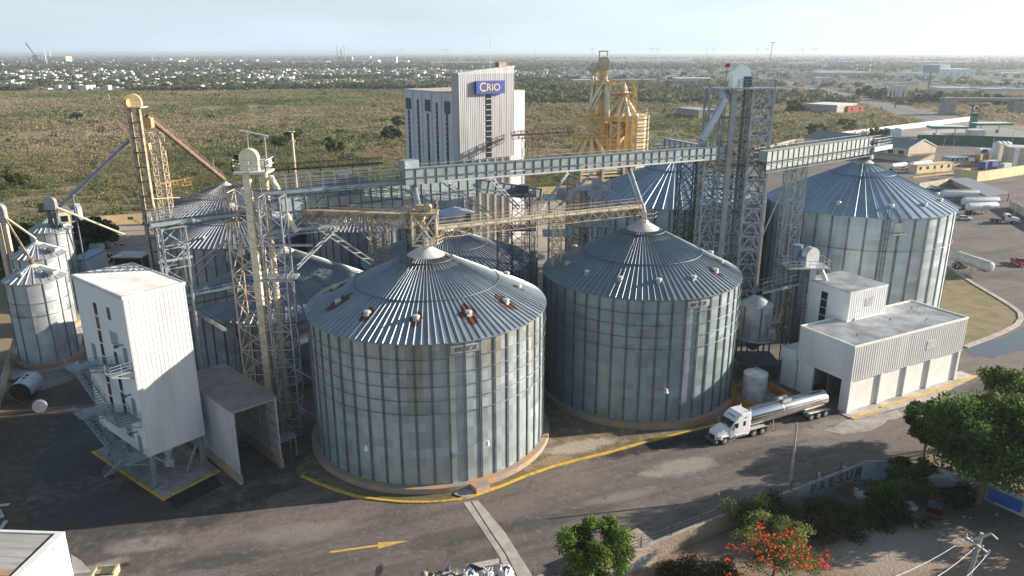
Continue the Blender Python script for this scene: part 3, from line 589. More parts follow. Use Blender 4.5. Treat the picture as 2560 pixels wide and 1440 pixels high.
# gas station forecourt
sheet('station_forecourt', PX([(2190, 345), (2230, 322), (2430, 308), (2560, 330), (2900, 380), (2900, 420), (2560, 350), (2290, 350)]), .05, ground_mat('forecourt', [(.1, .45, .6, (.30, .28, .25), .6, None)], base=(.24, .23, .22)))
sheet('pale_forecourt', PX([(2300, 330), (2400, 322), (2450, 338), (2340, 344)]), .07, conc_l)
# ---------------------------------------------------------------- foliage helpers
def quads_mesh(name, cen, size, col, mats, parent=None, mi=None, flat=0., loc=(0, 0, 0), asp=1.):
    N = len(cen); a = rng.normal(size=(N, 3)); a[:, 2] *= (1 - flat); a /= np.linalg.norm(a, axis=1)[:, None] + 1e-9
    b_ = rng.normal(size=(N, 3)); b_[:, 2] *= (1 - flat); b_ -= (b_ * a).sum(1)[:, None] * a; b_ /= np.linalg.norm(b_, axis=1)[:, None] + 1e-9
    sz = np.asarray(size)[:, None] * .5
    a = a * sz; b_ = b_ * sz * asp
    V = np.stack([cen - a, cen - b_ * .8 , cen + a, cen + b_ * .8], 1).reshape(-1, 3).astype(np.float32)
    me = bpy.data.meshes.new(name); me.vertices.add(4 * N); me.vertices.foreach_set('co', V.ravel()); me.loops.add(4 * N); me.loops.foreach_set('vertex_index', np.arange(4 * N, dtype=np.int32))
    me.polygons.add(N); me.polygons.foreach_set('loop_start', np.arange(0, 4 * N, 4, dtype=np.int32)); me.polygons.foreach_set('loop_total', np.full(N, 4, np.int32))
    ca = me.color_attributes.new('tone', 'FLOAT_COLOR', 'POINT'); C4 = np.ones((N, 4), np.float32); C4[:, :3] = col; ca.data.foreach_set('color', np.repeat(C4, 4, 0).ravel())
    me.update(calc_edges=True); me.materials.append(mats); o = bpy.data.objects.new(name, me); COL.objects.link(o); o.location = loc
    if parent is not None: o.parent = parent
    return o
leaf_m = bpy.data.materials.new('foliage'); leaf_m.use_nodes = True; n, l, b = nodes(leaf_m)
at = n.new('ShaderNodeVertexColor'); at.layer_name = 'tone'; l(at.outputs['Color'], b.inputs['Base Color']); b.inputs['Roughness'].default_value = .6; b.inputs['Specular IOR Level'].default_value = .12
trs = n.new('ShaderNodeBsdfTranslucent'); l(at.outputs['Color'], trs.inputs['Color']); ms = n.new('ShaderNodeMixShader'); ms.inputs[0].default_value = .4
l(b.outputs[0], ms.inputs[1]); l(trs.outputs[0], ms.inputs[2]); l(ms.outputs[0], n['Material Output'].inputs[0])
bark = M('bark', (.16, .125, .09), .9, 0, .4, 4, bump=.4)
def inpoly(px, py, poly):
    c = np.zeros(len(px), bool); n_ = len(poly); j = n_ - 1
    for i in range(n_):
        xi, yi, xj, yj = poly[i][0], poly[i][1], poly[j][0], poly[j][1]
        k = ((yi > py) != (yj > py)) & (px < (xj - xi) * (py - yi) / (yj - yi + 1e-12) + xi); c ^= k; j = i
    return c
YARD = [tuple(G(u, v)[:2]) for u, v in yard_px]
HWY = [tuple(G(u, v)[:2]) for u, v in [(1900, 189), (2060, 220), (2250, 262), (2390, 292), (2560, 320), (2900, 380), (2900, 445), (2560, 376), (2400, 334), (2230, 286), (2040, 229), (1890, 195)]]
STAT = [tuple(G(u, v)[:2]) for u, v in [(2180, 350), (2225, 318), (2430, 300), (2900, 370), (2900, 430), (2560, 352)]]
def vnoise(x, y, s, seed=0):
    """cheap smooth value noise"""
    x = x / s; y = y / s; xi = np.floor(x).astype(int); yi = np.floor(y).astype(int); fx = x - xi; fy = y - yi; fx = fx * fx * (3 - 2 * fx); fy = fy * fy * (3 - 2 * fy)
    h = lambda a, b_: ((np.sin(a * 127.1 + b_ * 311.7 + seed * 74.7) * 43758.5453) % 1.0)
    return (h(xi, yi) * (1 - fx) + h(xi + 1, yi) * fx) * (1 - fy) + (h(xi, yi + 1) * (1 - fx) + h(xi + 1, yi + 1) * fx) * fy
def scrub(name, Y0, Y1, dens, nq, qs, r0, r1, label):
    W = .80 * Y1; N = int(dens * 2 * W * (Y1 - Y0)); x = rng.uniform(-W, W, N); y = rng.uniform(Y0, Y1, N)
    k = (np.abs(x) < .78 * y + 25) & ~inpoly(x, y, YARD) & ~inpoly(x, y, HWY) & ~inpoly(x, y, STAT)
    for (cx, cy, cr_) in CLEAR: k &= ((x - cx) ** 2 + (y - cy) ** 2) > cr_ ** 2
    nn = .6 * vnoise(x, y, 90, 1) + .4 * vnoise(x, y, 28, 2); k &= rng.uniform(0, 1, N) < np.clip((nn - .18) * 3.2, .22, 1)
    x, y, nn = x[k], y[k], nn[k]; N = len(x); R = rng.uniform(r0, r1, N) * (.7 + .6 * nn); big = rng.uniform(0, 1, N) < .012; R[big] *= 1.6
    g = .06 - .12 * np.clip((y - 350) / 400, 0, 1) + .55 * vnoise(x, y, 130, 5) + .3 * vnoise(x, y, 40, 7) + .1 * rng.uniform(0, 1, N) + .05
    pal = np.array([(.36, .285, .20), (.31, .26, .16), (.255, .235, .125), (.195, .20, .09), (.13, .155, .06)]); gi = np.clip((g - .25) / .5, 0, .999) * 4; i0 = gi.astype(int); f = (gi - i0)[:, None]
    base = pal[i0] * (1 - f) + pal[np.minimum(i0 + 1, 4)] * f; base[big] = (.06, .095, .03); base *= rng.uniform(.88, 1.12, (N, 1))
    q = rng.normal(size=(N, nq, 3)); q /= np.linalg.norm(q, axis=2)[..., None]; q *= rng.uniform(.6, 1.05, (N, nq, 1)); q[..., 2] = np.abs(q[..., 2]) * .85 - .08
    q += rng.normal(size=(N, nq, 3)) * .12
    cen = np.stack([x, y, np.zeros(N)], 1)[:, None, :] + q * R[:, None, None]
    col = np.repeat(base[:, None, :], nq, 1) * rng.uniform(.88, 1.12, (N, nq, 1))
    o = quads_mesh(name, cen.reshape(-1, 3), (rng.uniform(.7, 1.3, (N, nq)) * qs * (R / r1)[:, None]).ravel(), col.reshape(-1, 3), leaf_m, flat=.3)
    o['kind'] = 'stuff'; o['label'] = label; o['category'] = 'scrub'; return o
CLEAR = [(G(2070, 275).x, G(2070, 275).y, 34), (G(1735, 280).x, G(1735, 280).y, 22), (-8, 215, 14)]
scrub('near_scrub', 165, 400, .10, 110, .62, 1.3, 3.0, 'dry olive and brown scrub covering the field just behind the silos')
scrub('far_scrub', 400, 1060, .055, 30, 1.35, 1.7, 3.6, 'brown and green scrubland stretching to the edge of the town')
def tree(name, label, x, y, h, r, ch, nleaf, ls, tone, trunk_r=.25, group=None, seed=1, clumps=22, lean=(0, 0), z0=0., gap=.25, holes=True, flat=.7, csc=1.):
    t = thing(name, label, 'tree', (x, y, z0), 0, group); r_ = np.random.default_rng(seed); m = MB()
    top = Vector((lean[0], lean[1], h - ch * .55)); pts = [Vector((0, 0, -.1)), top * .35 + Vector((r_.uniform(-.2, .2), r_.uniform(-.2, .2), 0)), top * .7, top]
    for i in range(3): m.tube(pts[i], pts[i + 1], trunk_r * (1 - .25 * i), 8, trunk_r * (1 - .25 * (i + 1)))
    C = []; 
    for i in range(clumps):
        a = r_.uniform(0, 2 * math.pi); rr = r * math.sqrt(r_.uniform(.02, 1)) * .82; zz = h - ch * .5 + ch * .46 * r_.uniform(-1, 1) * math.sqrt(max(.1, 1 - (rr / r) ** 2))
        C.append((lean[0] + rr * math.cos(a), lean[1] + rr * math.sin(a), zz, r * r_.uniform(.16, .36) * csc))
        q = Vector(C[-1][:3]); st = pts[1 + i % 3] if i % 3 < 2 else pts[3]; mid = (st + q) / 2 + Vector((0, 0, -.15 * r_.uniform(0, 1)))
        m.tube(st, mid, trunk_r * .3, 5, trunk_r * .2); m.tube(mid, q, trunk_r * .2, 5, trunk_r * .06)
    tk = m.build('trunk', bark, t, True, local=True)
    w_ = np.array([c[3] ** 2 for c in C]); idx = r_.choice(len(C), nleaf, p=w_ / w_.sum()); C = np.array(C)
    q = r_.normal(size=(nleaf, 3)); q /= np.linalg.norm(q, axis=1)[:, None]; q *= (r_.uniform(0, 1, (nleaf, 1)) ** .45) ; q[:, 2] *= flat
    cen = C[idx, :3] + q * C[idx, 3:4]
    # leaf sprays : group leaves along little twigs so the outline is ragged
    cen += r_.normal(size=(nleaf, 3)) * r * .02
    ct = r_.uniform(.65, 1.45, len(C))
    col = np.array(tone)[None, :] * ct[idx][:, None] * r_.uniform(.6, 1.45, (nleaf, 1)) * (1 + .12 * r_.normal(size=(nleaf, 3)))
    quads_mesh('crown', cen, r_.uniform(.6, 1.3, nleaf) * ls, np.clip(col, .004, 1), leaf_m, t)
    return t
# ---------------------------------------------------------------- buildings
clad = corr('white trapezoid cladding', (.80, .81, .82), 'Z', 1., .45, 0., .06)   # replaced below per building
def ribs_on(mb, p0, p1, z0, z1, step, w=.10, d=.05, mi=0):
    """raised vertical ribs of a profiled sheet between two corner points"""
    p0, p1 = Vector((p0[0], p0[1], 0)), Vector((p1[0], p1[1], 0)); e = (p1 - p0); L_ = e.length; e.normalize(); nrm = Vector((e.y, -e.x, 0)); n_ = int(L_ / step)
    for i in range(n_ + 1):
        c = p0 + e * (i * L_ / n_); vs = []
        for z in (z0, z1): vs += [c - e * w / 2 + Vector((0, 0, z)), c - e * w * .3 + nrm * d + Vector((0, 0, z)), c + e * w * .3 + nrm * d + Vector((0, 0, z)), c + e * w / 2 + Vector((0, 0, z))]
        mb.add(vs, [(0, 1, 5, 4), (1, 2, 6, 5), (2, 3, 7, 6)], mi)
wclad = M('white profiled sheet', (.55, .56, .565), .5, 0., .22, .35, stretch=(1, 1, .15), lo=.3, hi=.6)
wroof = M('pale roof sheet', (.70, .71, .71), .5, .1, .3, .45)
wwall = M('white wall panel', (.74, .76, .78), .6, 0., .06, .3)
# --- white stair tower (left)
a_ = Vector((-42.8, 78.4)); e1 = (Vector((-38.3, 83.8)) - a_).normalized(); e2 = Vector((-e1.y, e1.x)); Lx, Ly = 7.1, 13.3
TW = thing('stair_tower', 'tall white clad tower on steel legs with an outside staircase', 'tower building', (a_.x, a_.y, 0), math.atan2(e1.y, e1.x))
# local frame: x along the bright face, y to the back-left, face at y=0, stair side at x=0
Z0, Z1 = 4.6, 24.4
m = MB(); m.b2(0, Lx, 0, Ly, Z0, Z1 - .2); m.build('wall', wwall, TW)
m = MB(); ribs_on(m, (.15, -.01), (Lx - .15, -.01), Z0 + .1, Z1 - .35, .47, .16, .05); m.b2(0, Lx, -.03, 0, Z0, Z1 - .2); m.build('front_cladding', wclad, TW)
m = MB(); m.b2(-.08, Lx + .08, -.1, Ly + .08, Z1 - .2, Z1 - .02)
for i in range(34): yy = .3 + i * (Ly - .6) / 33; m.b2(.15, Lx - .15, yy - .07, yy + .07, Z1 - .02, Z1 + .06)
for x0, x1, y0, y1 in ((-.12, .1, -.12, Ly + .1), (Lx - .1, Lx + .12, -.12, Ly + .1), (.1, Lx - .1, -.12, .08), (.1, Lx - .1, Ly - .1, Ly + .1)): m.b2(x0, x1, y0, y1, Z1 - .3, Z1 + .1)
m.build('roof', wclad, TW)
for lx, ly in ((.45, .45), (Lx - .45, .45), (.45, Ly - .45), (Lx - .45, Ly - .45), (.45, Ly * .5)):
    m = MB(); m.b2(lx - .28, lx + .28, ly - .05, ly + .05, .15, Z0); m.b2(lx - .28, lx - .22, ly - .28, ly + .28, .15, Z0); m.b2(lx + .22, lx + .28, ly - .28, ly + .28, .15, Z0); m.b2(lx - .5, lx + .5, ly - .5, ly + .5, .15, .3)
    m.build('leg', grn_galv, TW)
m = MB(); m.bar((.5, .6, 4.4), (3, .6, 1.8), .18); m.bar((Lx - .5, .6, 4.4), (4.5, .6, .5), .2); m.bar((.6, Ly - .6, 4.3), (.6, Ly * .5, .6), .15); m.bar((.6, .6, 4.3), (.6, Ly * .5, .6), .15); m.bar((Lx - .4, Ly - .6, 4.3), (Lx - .4, Ly * .5, .6), .2); m.build('brace', galv, TW)
m = MB(); m.lathe([(.01, 4.6), (1.2, 4.6), (.9, 3.6), (.35, 2.6), (.3, 2.0), (.55, 1.9), (.6, 1.1), (.01, 1.0)], 16, (3.4, 2.6, 0)); m.build('hopper', white_d, TW, True)
# windows of the stair side: two slanted-looking strips of panes
def pane(zc, yc, hh, ww=.72):
    f = MB().b2(-.04, .0, yc - ww / 2 - .04, yc + ww / 2 + .04, zc - hh / 2 - .04, zc + hh / 2 + .04).build('window', dark, TW)
    MB().b2(-.055, -.04, yc - ww / 2, yc + ww / 2, zc - hh / 2, zc + hh / 2).build('pane', glass, f)
for i in range(9):
    z = 21.3 - i * 1.72
    pane(z, 8.0, 1.4)
    if i < 1 or i > 2: pane(z + .2 - (.3 if i > 2 else 0), 4.4, 1.4)
for z in (18.6, 6.9):
    m = MB()
    for k_ in range(6): m.b2(-.07, 0, 3.0, 5.0, z - .9 + k_ * .3, z - .74 + k_ * .3)
    m.build('louvre', galv, TW)
for z, yy in ((16.9, 1.6), (10.6, 1.6), (5.8, 1.6), (15.2, 10.6)):
    MB().b2(-.06, 0, yy - .5, yy + .5, z - 1.05, z + 1.05).build('door', grn_galv, TW)
for z in (18.3, 12.1, 7.3): MB().bar((0, 1.9, z), (-.7, 1.9, z + .1), .12).bar((-.6, 1.9, z + .05), (-1.0, 1.9, z - .05), .3).build('wall_lamp', galv_d, TW)
# staircase
ST = MB(); RL = MB()
def flight(y0, z0, y1, z1, x0=-2.2, w=1.0, mbS=ST):
    n_ = max(4, int(abs(z1 - z0) / .2))
    for xx in (x0 - w / 2, x0 + w / 2): mbS.bar((xx, y0, z0), (xx, y1, z1), .07, .3)
    for i in range(n_): yy = y0 + (y1 - y0) * (i + .5) / n_; zz = z0 + (z1 - z0) * (i + .5) / n_; mbS.b2(x0 - w / 2, x0 + w / 2, yy - .13, yy + .13, zz - .02, zz + .02)
    for xx in (x0 - w / 2, x0 + w / 2):
        for hh in (.55, 1.05): RL.bar((xx, y0, z0 + hh), (xx, y1, z1 + hh), .045)
        for i in range(7): yy = y0 + (y1 - y0) * i / 6; zz = z0 + (z1 - z0) * i / 6; RL.bar((xx, yy, zz), (xx, yy, zz + 1.05), .045)
def landing(y0, y1, z, x0=-2.5, x1=-.05, open_=()):
    ST.b2(x0, x1, y0, y1, z - .12, z)
    ST.bar((x0 + .2, y0 + .2, z - .15), (x1, y0 + .2, z - 1.0), .12); ST.bar((x0 + .2, y1 - .2, z - .15), (x1, y1 - .2, z - 1.0), .12)
    rail(RL, [(x1, y0, z), (x0, y0, z), (x0, y1, z)], 1.1, 1.1, .045, 3)
landing(.2, 2.8, 15.6); landing(10.6, 12.9, 13.4, -2.8); landing(.2, 2.8, 9.4); landing(10.6, 12.9, 7.2, -2.8); landing(.2, 2.8, 4.6)
flight(2.8, 15.6, 10.6, 13.4, -.7); flight(10.6, 13.4, 2.8, 9.4, -2.1); flight(2.8, 9.4, 10.6, 7.2, -.7); flight(10.6, 7.2, 2.8, 4.6, -2.1); flight(1.6, 4.6, 7.6, .2, -2.0)
st = ST.build('staircase', grn_galv, TW); RL.build('handrail', galv, st)
sl2 = MB(); q = [G(230, 1130), G(408, 1250), G(548, 1178), G(395, 1062)]; sl2.prism([p[:2] for p in q], 0, .15); tag(sl2.build('tower_slab', [conc]), None, None, None, 'structure')
kerb('kerb', [q[0] , q[1], q[2]], .3, .22, yel_kerb)
# --- open ended corrugated shed
gy = M('grey corrugated sheet', (.50, .52, .53), .5, .25, .15, .5, stretch=(1, 1, .2))
gyr = M('brown grey roof sheet', (.30, .275, .26), .7, .2, .2, .5)
p0, p1 = Vector((-33.0, 79.9)), Vector((-29.2, 83.6)); e = (p1 - p0).normalized(); SH = thing('drive_through_shed', 'tall narrow corrugated drive through shed, open at both ends', 'shed', (p0.x, p0.y, 0), math.atan2(e.y, e.x))
W_, D_, H_ = 5.6, 14.5, 9.6
m = MB().b2(0, .12, 0, D_, 1.3, H_); ribs_on(m, (-.002, D_ - .1), (-.002, .1), 1.4, H_ - .1, .38, .14, .05); m.build('side_wall', gy, SH); m = MB().b2(W_ - .12, W_, 0, D_, 1.3, H_); ribs_on(m, (W_ + .002, .1), (W_ + .002, D_ - .1), 1.4, H_ - .1, .38, .14, .05); m.build('side_wall', gy, SH)
MB().b2(-.12, .3, -.2, D_, 0, 1.3).build('base_wall', conc_o, SH); MB().b2(W_ - .3, W_ + .12, -.2, D_, 0, 1.3).build('base_wall', conc_o, SH)
m = MB(); m.b2(-.1, W_ + .1, -.1, D_ + .1, H_, H_ + .14)
for i in range(30): yy = .2 + i * (D_ - .4) / 29; m.b2(0, W_, yy - .05, yy + .05, H_ + .14, H_ + .2)
m.build('roof', gyr, SH)
m = MB()
for i in range(7):
    yy = .1 + i * (D_ - .3) / 6
    for xx in (.2, W_ - .2): m.bar((xx, yy, 1.3), (xx, yy, H_), .14)
    m.bar((.1, yy, H_ - .15), (W_ - .1, yy, H_ - .15), .14)
for z in (2.6, 4.2, 5.8, 7.4, 8.8): m.bar((.2, 0, z), (.2, D_, z), .1); m.bar((W_ - .2, 0, z), (W_ - .2, D_, z), .1)
m.build('frame', galv, SH)
# platform bench to the right of the shed
m = MB(); m.b2(W_ + .5, W_ + 2.9, 1.4, 3.2, 2.6, 2.75)
for i in range(9): m.bar((W_ + .5 + i * .3, 1.4, 2.85), (W_ + .5 + i * .3, 3.2, 2.85), .12)
for xx, yy in ((W_ + .6, 1.5), (W_ + 2.8, 1.5), (W_ + .6, 3.1), (W_ + 2.8, 3.1)): m.bar((xx, yy, 0), (xx, yy, 2.7), .16)
tp = thing('weighing_platform', 'small raised steel platform beside the shed doorway', 'platform', (p0.x, p0.y, 0), math.atan2(e.y, e.x)); m.build('frame', galv, tp); MB().b2(W_ + .2, W_ + 1.2, 3.4, 4.6, 3.2, 4.9).build('control_box', cream_l, tp)
# --- white building on the right
b0, b1 = Vector((48.0, 98.1)), Vector((70.9, 110.2)); e = (b1 - b0).normalized(); LB = (b1 - b0).length
BD = thing('process_building', 'white clad building with a drive in bay that the tanker lorry is leaving', 'building', (b0.x, b0.y, 0), math.atan2(e.y, e.x))
DB = 9.2
m = MB()   # lower walls (solid) : front, right, back ; left end open as the bay
m.b2(.35, LB - .2, .35, .65, 0, 5.0); m.b2(LB - .5, LB - .2, .65, DB, 0, 5.0); m.b2(.35, LB - .2, DB, DB + .3, 0, 5.0); m.b2(.35, .8, .65, 1.6, 0, 5.0); m.b2(.12, .45, 6.4, DB, 0, 5.0)
m.build('wall', white_p, BD)
for xx in (.5, 7.0, 12.8, 18.4, LB - .45): MB().b2(xx - .22, xx + .22, .02, .35, 0, 4.99).build('pilaster', white_p, BD)
m = MB(); m.b2(0, LB, 0, .1, 5, 10.45); m.b2(0, .1, .1, DB + .4, 5, 10.45); m.b2(LB - .1, LB, .1, DB + .4, 5, 10.45); m.b2(0, LB, DB + .3, DB + .4, 5, 10.45); m.b2(.1, LB - .1, .1, DB + .3, 5.0, 5.1)
ribs_on(m, (.2, -.002), (LB - .2, -.002), 5.1, 10.2, .50, .16, .05); m.build('upper_cladding', M('grey white profiled cladding', (.74, .75, .75), .5, .0, .15, .3, stretch=(1, 1, .2)), BD)
m = MB(); m.b2(.1, LB - .1, .1, DB + .3, 10.2, 10.36)
for i in range(64): xx = .3 + i * (LB - .6) / 63; m.b2(xx - .05, xx + .05, .15, DB + .25, 10.36, 10.42)
m.build('roof', wroof, BD)
m = MB()
for x0, x1, y0, y1 in ((-.06, LB + .06, -.09, .1), (-.06, .1, .1, DB + .45), (LB - .1, LB + .06, .1, DB + .45), (.1, LB - .1, DB + .3, DB + .45)): m.b2(x0, x1, y0, y1, 10.3, 10.62)
m.build('fascia', white_p, BD)
def louv(xc, zc, w2, h2, yy, par):
    m = MB(); m.b2(xc - w2, xc + w2, yy - .03, yy, zc - h2, zc + h2)
    for k_ in range(5): m.b2(xc - w2, xc + w2, yy - .12, yy - .03, zc - h2 + .06 + k_ * h2 * .4, zc - h2 + .18 + k_ * h2 * .4)
    m.build('louvre', galv, par)
louv(17.5, 7.6, 1.0, .75, -.02, BD)
for x_, y_ in ((4, 3), (9, 7.5), (14, 5), (19, 2.4), (22, 7)): MB().bar((x_, y_, 10.4), (x_ + .3, y_, 10.75), .12).build('roof_fitting', galv_d, BD)
MB().b2(3, LB - 2, .7, DB - .1, .02, 4.9).build('bay_interior', dark, BD) if False else None
m = MB(); m.b2(2.2, LB - .6, 5.2, 5.4, 0, 4.9); m.b2(.4, 2.2, DB - .6, DB, 0, 5); m.b2(9, 9.2, .7, 5.2, 0, 4.9); m.build('inner_wall', M('grey inner wall', (.22, .23, .25), .9, 0, .3, .6), BD)
# annex (left, lower)
m = MB(); m.b2(.1, 6.5, DB + .4, DB + 3.2, 0, 4.4); m.b2(-.2, 6.5, DB + .42, DB + 3.4, 4.4, 6.2); m.build('annex_wall', wwall, BD)
MB().b2(-.1, 6.4, DB + .6, DB + 3.3, 6.2, 6.26).build('annex_roof', wroof, BD)
# upper box
ux0, ux1, uy0, uy1 = 7.7, 16.3, 7.6, 16.4; ZB = 15.0
m = MB(); m.b2(ux0, ux1, uy0, uy1, .1, ZB); ribs_on(m, (ux0 + .1, uy0 - .002), (ux1 - .1, uy0 - .002), 10.7, ZB - .1, .50, .16, .05); m.build('upper_box', white_p, BD)
m = MB(); m.b2(ux0 - .05, ux1 + .05, uy0 - .05, uy1 + .05, ZB, ZB + .2)
for i in range(22): xx = ux0 + .2 + i * (ux1 - ux0 - .4) / 21; m.b2(xx - .05, xx + .05, uy0 + .1, uy1 - .1, ZB + .2, ZB + .26)
m.build('upper_roof', wroof, BD)
louv(12.2, 13.1, .9, .7, uy0 - .02, BD)
for k_ in range(4):
    z = 13.4 - k_ * 1.3; f = MB().b2(ux0 - .06, ux0, 11.6, 12.8, z - .6, z + .6).build('window', galv_d, BD); MB().b2(ux0 - .08, ux0 - .06, 11.7, 12.7, z - .52, z + .52).build('pane', glass, f)
# --- tall logo building
def local(t, *a): return a
C0 = Vector((-13.2, 192.0)); hd = rad(36); 
CB = thing('office_tower', 'tall pale windowless mill building with a blue and gold sign on its raised front slab', 'building', (C0.x, C0.y, 0), hd)
cs = M('streaky pale metal cladding', (.50, .51, .53), .5, .2, .35, .9, col2=(.36, .37, .39), stretch=(1.2, 1.2, .06), lo=.35, hi=.6)
cbl = M('pale blue grey cladding', (.60, .63, .68), .55, .1, .12, .4, stretch=(1, 1, .2))
WB = 17.0
m = MB(); n_ = [(0, 23.6), (WB, 23.6), (WB, 45.9), (0, 45.0)]
m.add([(0, 0, 23.6), (WB, 0, 23.6), (WB, 0, 46.4), (0, 0, 44.9), (0, 3.4, 23.6), (WB, 3.4, 23.6), (WB, 3.4, 46.4), (0, 3.4, 44.9)], [(0, 1, 2, 3), (5, 4, 7, 6), (4, 0, 3, 7), (1, 5, 6, 2), (3, 2, 6, 7), (4, 5, 1, 0)], 0)
ribs_on(m, (.1, -.002), (WB - .1, -.002), 23.7, 44.8, .55, .2, .06); m.build('front_slab', cs, CB)
m = MB(); m.b2(.2, WB + 6, 3.4, 29, 0, 40.0); m.b2(2, WB - 1, 1.0, 3.4, 0, 23.6); m.build('main_block', cbl, CB)
m = MB(); m.b2(.1, WB + 6.1, 3.41, 29.1, 40.0, 40.3); m.build('roof', M('beige roof', (.55, .50, .44), .8, 0, .2, .3), CB)
MB().add([(-.1, -.1, 44.75), (WB + .1, -.1, 46.3), (WB + .1, 3.5, 46.3), (-.1, 3.5, 44.75), (-.1, -.1, 45.1), (WB + .1, -.1, 46.65), (WB + .1, 3.5, 46.65), (-.1, 3.5, 45.1)], [(3, 2, 1, 0), (4, 5, 6, 7), (0, 1, 5, 4), (1, 2, 6, 5), (2, 3, 7, 6), (3, 0, 4, 7)]).build('parapet_cap', white_d, CB)
m = MB(); m.b2(8.0, 9.7, -.12, 0, 23.7, 40.2); f = m.build('window_strip', glass, CB)
for k_ in range(13): MB().b2(7.95, 9.75, -.2, -.12, 23.7 + k_ * 1.35, 23.85 + k_ * 1.35).build('cross_bar', galv, f, local=True)
for (yy, zt_, zb) in ((6.2, 36.5, 20), (11.2, 37.5, 20), (16, 34.5, 18), (21.2, 37.8, 18), (26.5, 34.8, 20)):
    f = MB().b2(.08, .2, yy - .45, yy + .45, zb, zt_).build('window_strip', glass, CB)
    for k_ in range(int((zt_ - zb) / 1.3)): MB().b2(.04, .08, yy - .5, yy + .5, zb + k_ * 1.3, zb + .15 + k_ * 1.3).build('cross_bar', galv, f, local=True)
for yy in (5.8, 15.8, 26.3): MB().b2(-.1, .2, yy - 1.2, yy + 1.2, 35, 38).build('vent_box', M('dark louvre', (.12, .12, .13), .6, .3, .2, 2), CB)
for yy in (8.8, 13.8, 19, 24): MB().b2(.1, .2, yy - .08, yy + .08, 2, 39.9).build('downpipe', galv, CB)
m = MB()
for k_ in range(7): m.b2(1.0 + k_ * 2.4, 1.6 + k_ * 2.4, .2, 1.0, 0, 23.5)
m.build('column', conc, CB)
sg = MB().b2(4.6, 13.2, -1.0, -.3, 39.9, 43.1).build('sign', blue_p, CB)
gold = M('gold lettering', (.80, .55, .22), .5, 0, .1, 2)
mb = MB(); put_text('C', 3.1, (6.55, -1.02, 41.5), (1, 0, 0), (0, 0, 1), gold, mbx=mb); put_text('RIO', 2.45, (9.75, -1.02, 41.4), (1, 0, 0), (0, 0, 1), gold, mbx=mb, sx=1.05)
mb.build('sign_lettering', gold, sg, local=True); MB().bar((9.7, -1.03, 42.5), (10.1, -1.03, 42.85), .14).build('sign_accent', red_p, sg, local=True)
mb = MB(); mb.bar((11, 2, 46), (11, 2, 54), .12); mb.bar((10.6, 2, 54), (11.4, 2, 54), .1); mb.build('antenna', galv, CB)
m = MB(); m.b2(13, 15.5, 1, 3, 46.2, 47.6); m.build('roof_unit', rustc, CB)
# grey tank and brown column at its foot
one(MB().lathe([(4.6, 0), (4.6, 14), (.01, 15.5)], 32, (-13.5, 174, 0)), 'storage_tank', [cbl], 'smooth pale grey tank at the foot of the mill building', 'tank', smooth=True)
one(MB().tube((-9.8, 168, 0), (-9.8, 168, 15), .75, 16), 'brown_pipe', [rusty], 'thick brown vertical pipe beside the smooth grey tank', 'pipe', smooth=True)
# ---------------------------------------------------------------- conveyors
def hdir(p, q): d = Vector(q) - Vector(p); d.z = 0; return d.normalized()
def conveyor(name, label, p, q, w=1.5, h=1.5, mats=(None, None), step=1.5, walk=1, truss=0., group=None, rows=3, deckside=1, cat='conveyor', low=1.1):
    """boxed conveyor: casing with frames, side skirt, walkway with handrail, optional truss underneath"""
    p, q = Vector(p), Vector(q); d = (q - p); L_ = d.length; dn = d.normalized(); s = Vector((dn.y, -dn.x, 0)).normalized(); up = s.cross(dn).normalized()
    t = thing(name, label, cat, tuple(p), 0, group); c1, c2 = mats
    MB().bar(p + up * h / 2, q + up * h / 2, w, h).build('casing', c1, t)
    m = MB(); n_ = int(L_ / step)
    for i in range(n_ + 1):
        c = p + dn * (i * L_ / n_)
        m.bar(c + s * (w / 2 + .04) - up * low, c + s * (w / 2 + .04) + up * (h + .05), .1, .12); m.bar(c - s * (w / 2 + .04), c - s * (w / 2 + .04) + up * (h + .05), .1, .12)
    m.bar(p + s * (w / 2 + .06) + up * .0, q + s * (w / 2 + .06) + up * .0, .1, .14); m.bar(p + s * (w / 2 + .06) + up * h, q + s * (w / 2 + .06) + up * h, .12, .12)
    m.build('frame', c2, t)
    if low: MB().bar(p + s * (w / 2 - .03) - up * (low * .5 + .1), q + s * (w / 2 - .03) - up * (low * .5 + .1), .08, low * .75).build('skirt_panel', c1, t)
    m = MB(); ds = s * deckside * -1; a, b_ = p + ds * (w / 2 + .5), q + ds * (w / 2 + .5)
    if walk:
        m.bar(a - up * .1, b_ - up * .1, .9, .08); m.build('walkway', c2, t)
        m = MB(); rail(m, [a + ds * .42, b_ + ds * .42], 1.15 + (h - .9 if walk == 2 else 0), 1.6, .05, rows); m.build('handrail', galv, t)
    if truss:
        m = MB(); lattice(m, p - up * (truss / 2 + low * .3), q - up * (truss / 2 + low * .3), w, truss, max(3, int(L_ / 3)), .14, .07, side=s, faces='bd', style='v'); m.build('truss', c2, t)
    return t
P34 = lambda u, v, z=34.: G(u, v, z)
tM = conveyor('enclosed_conveyor', 'longest green grey enclosed conveyor crossing above the two front silos to the lattice tower', P34(1008, 444), P34(1806, 383), 1.4, 1.2, (grn_galv, galv_d), truss=0, walk=2, low=.95)
m = MB(); m.bar(P34(1104, 453), P34(1760, 400), .25, .2); m.build('lower_beam', galv_l, tM)
h0 = P34(1015, 442); m = MB(); m.box(h0 + Vector((.4, .3, 1.6)), (2.2, 1.6, 1.3), rad(38)); m.tube(h0 + Vector((-.2, -.6, 1.8)), h0 + Vector((.6, .2, 1.8)), .5, 12); m.build('drive_head', grn_galv, tM)
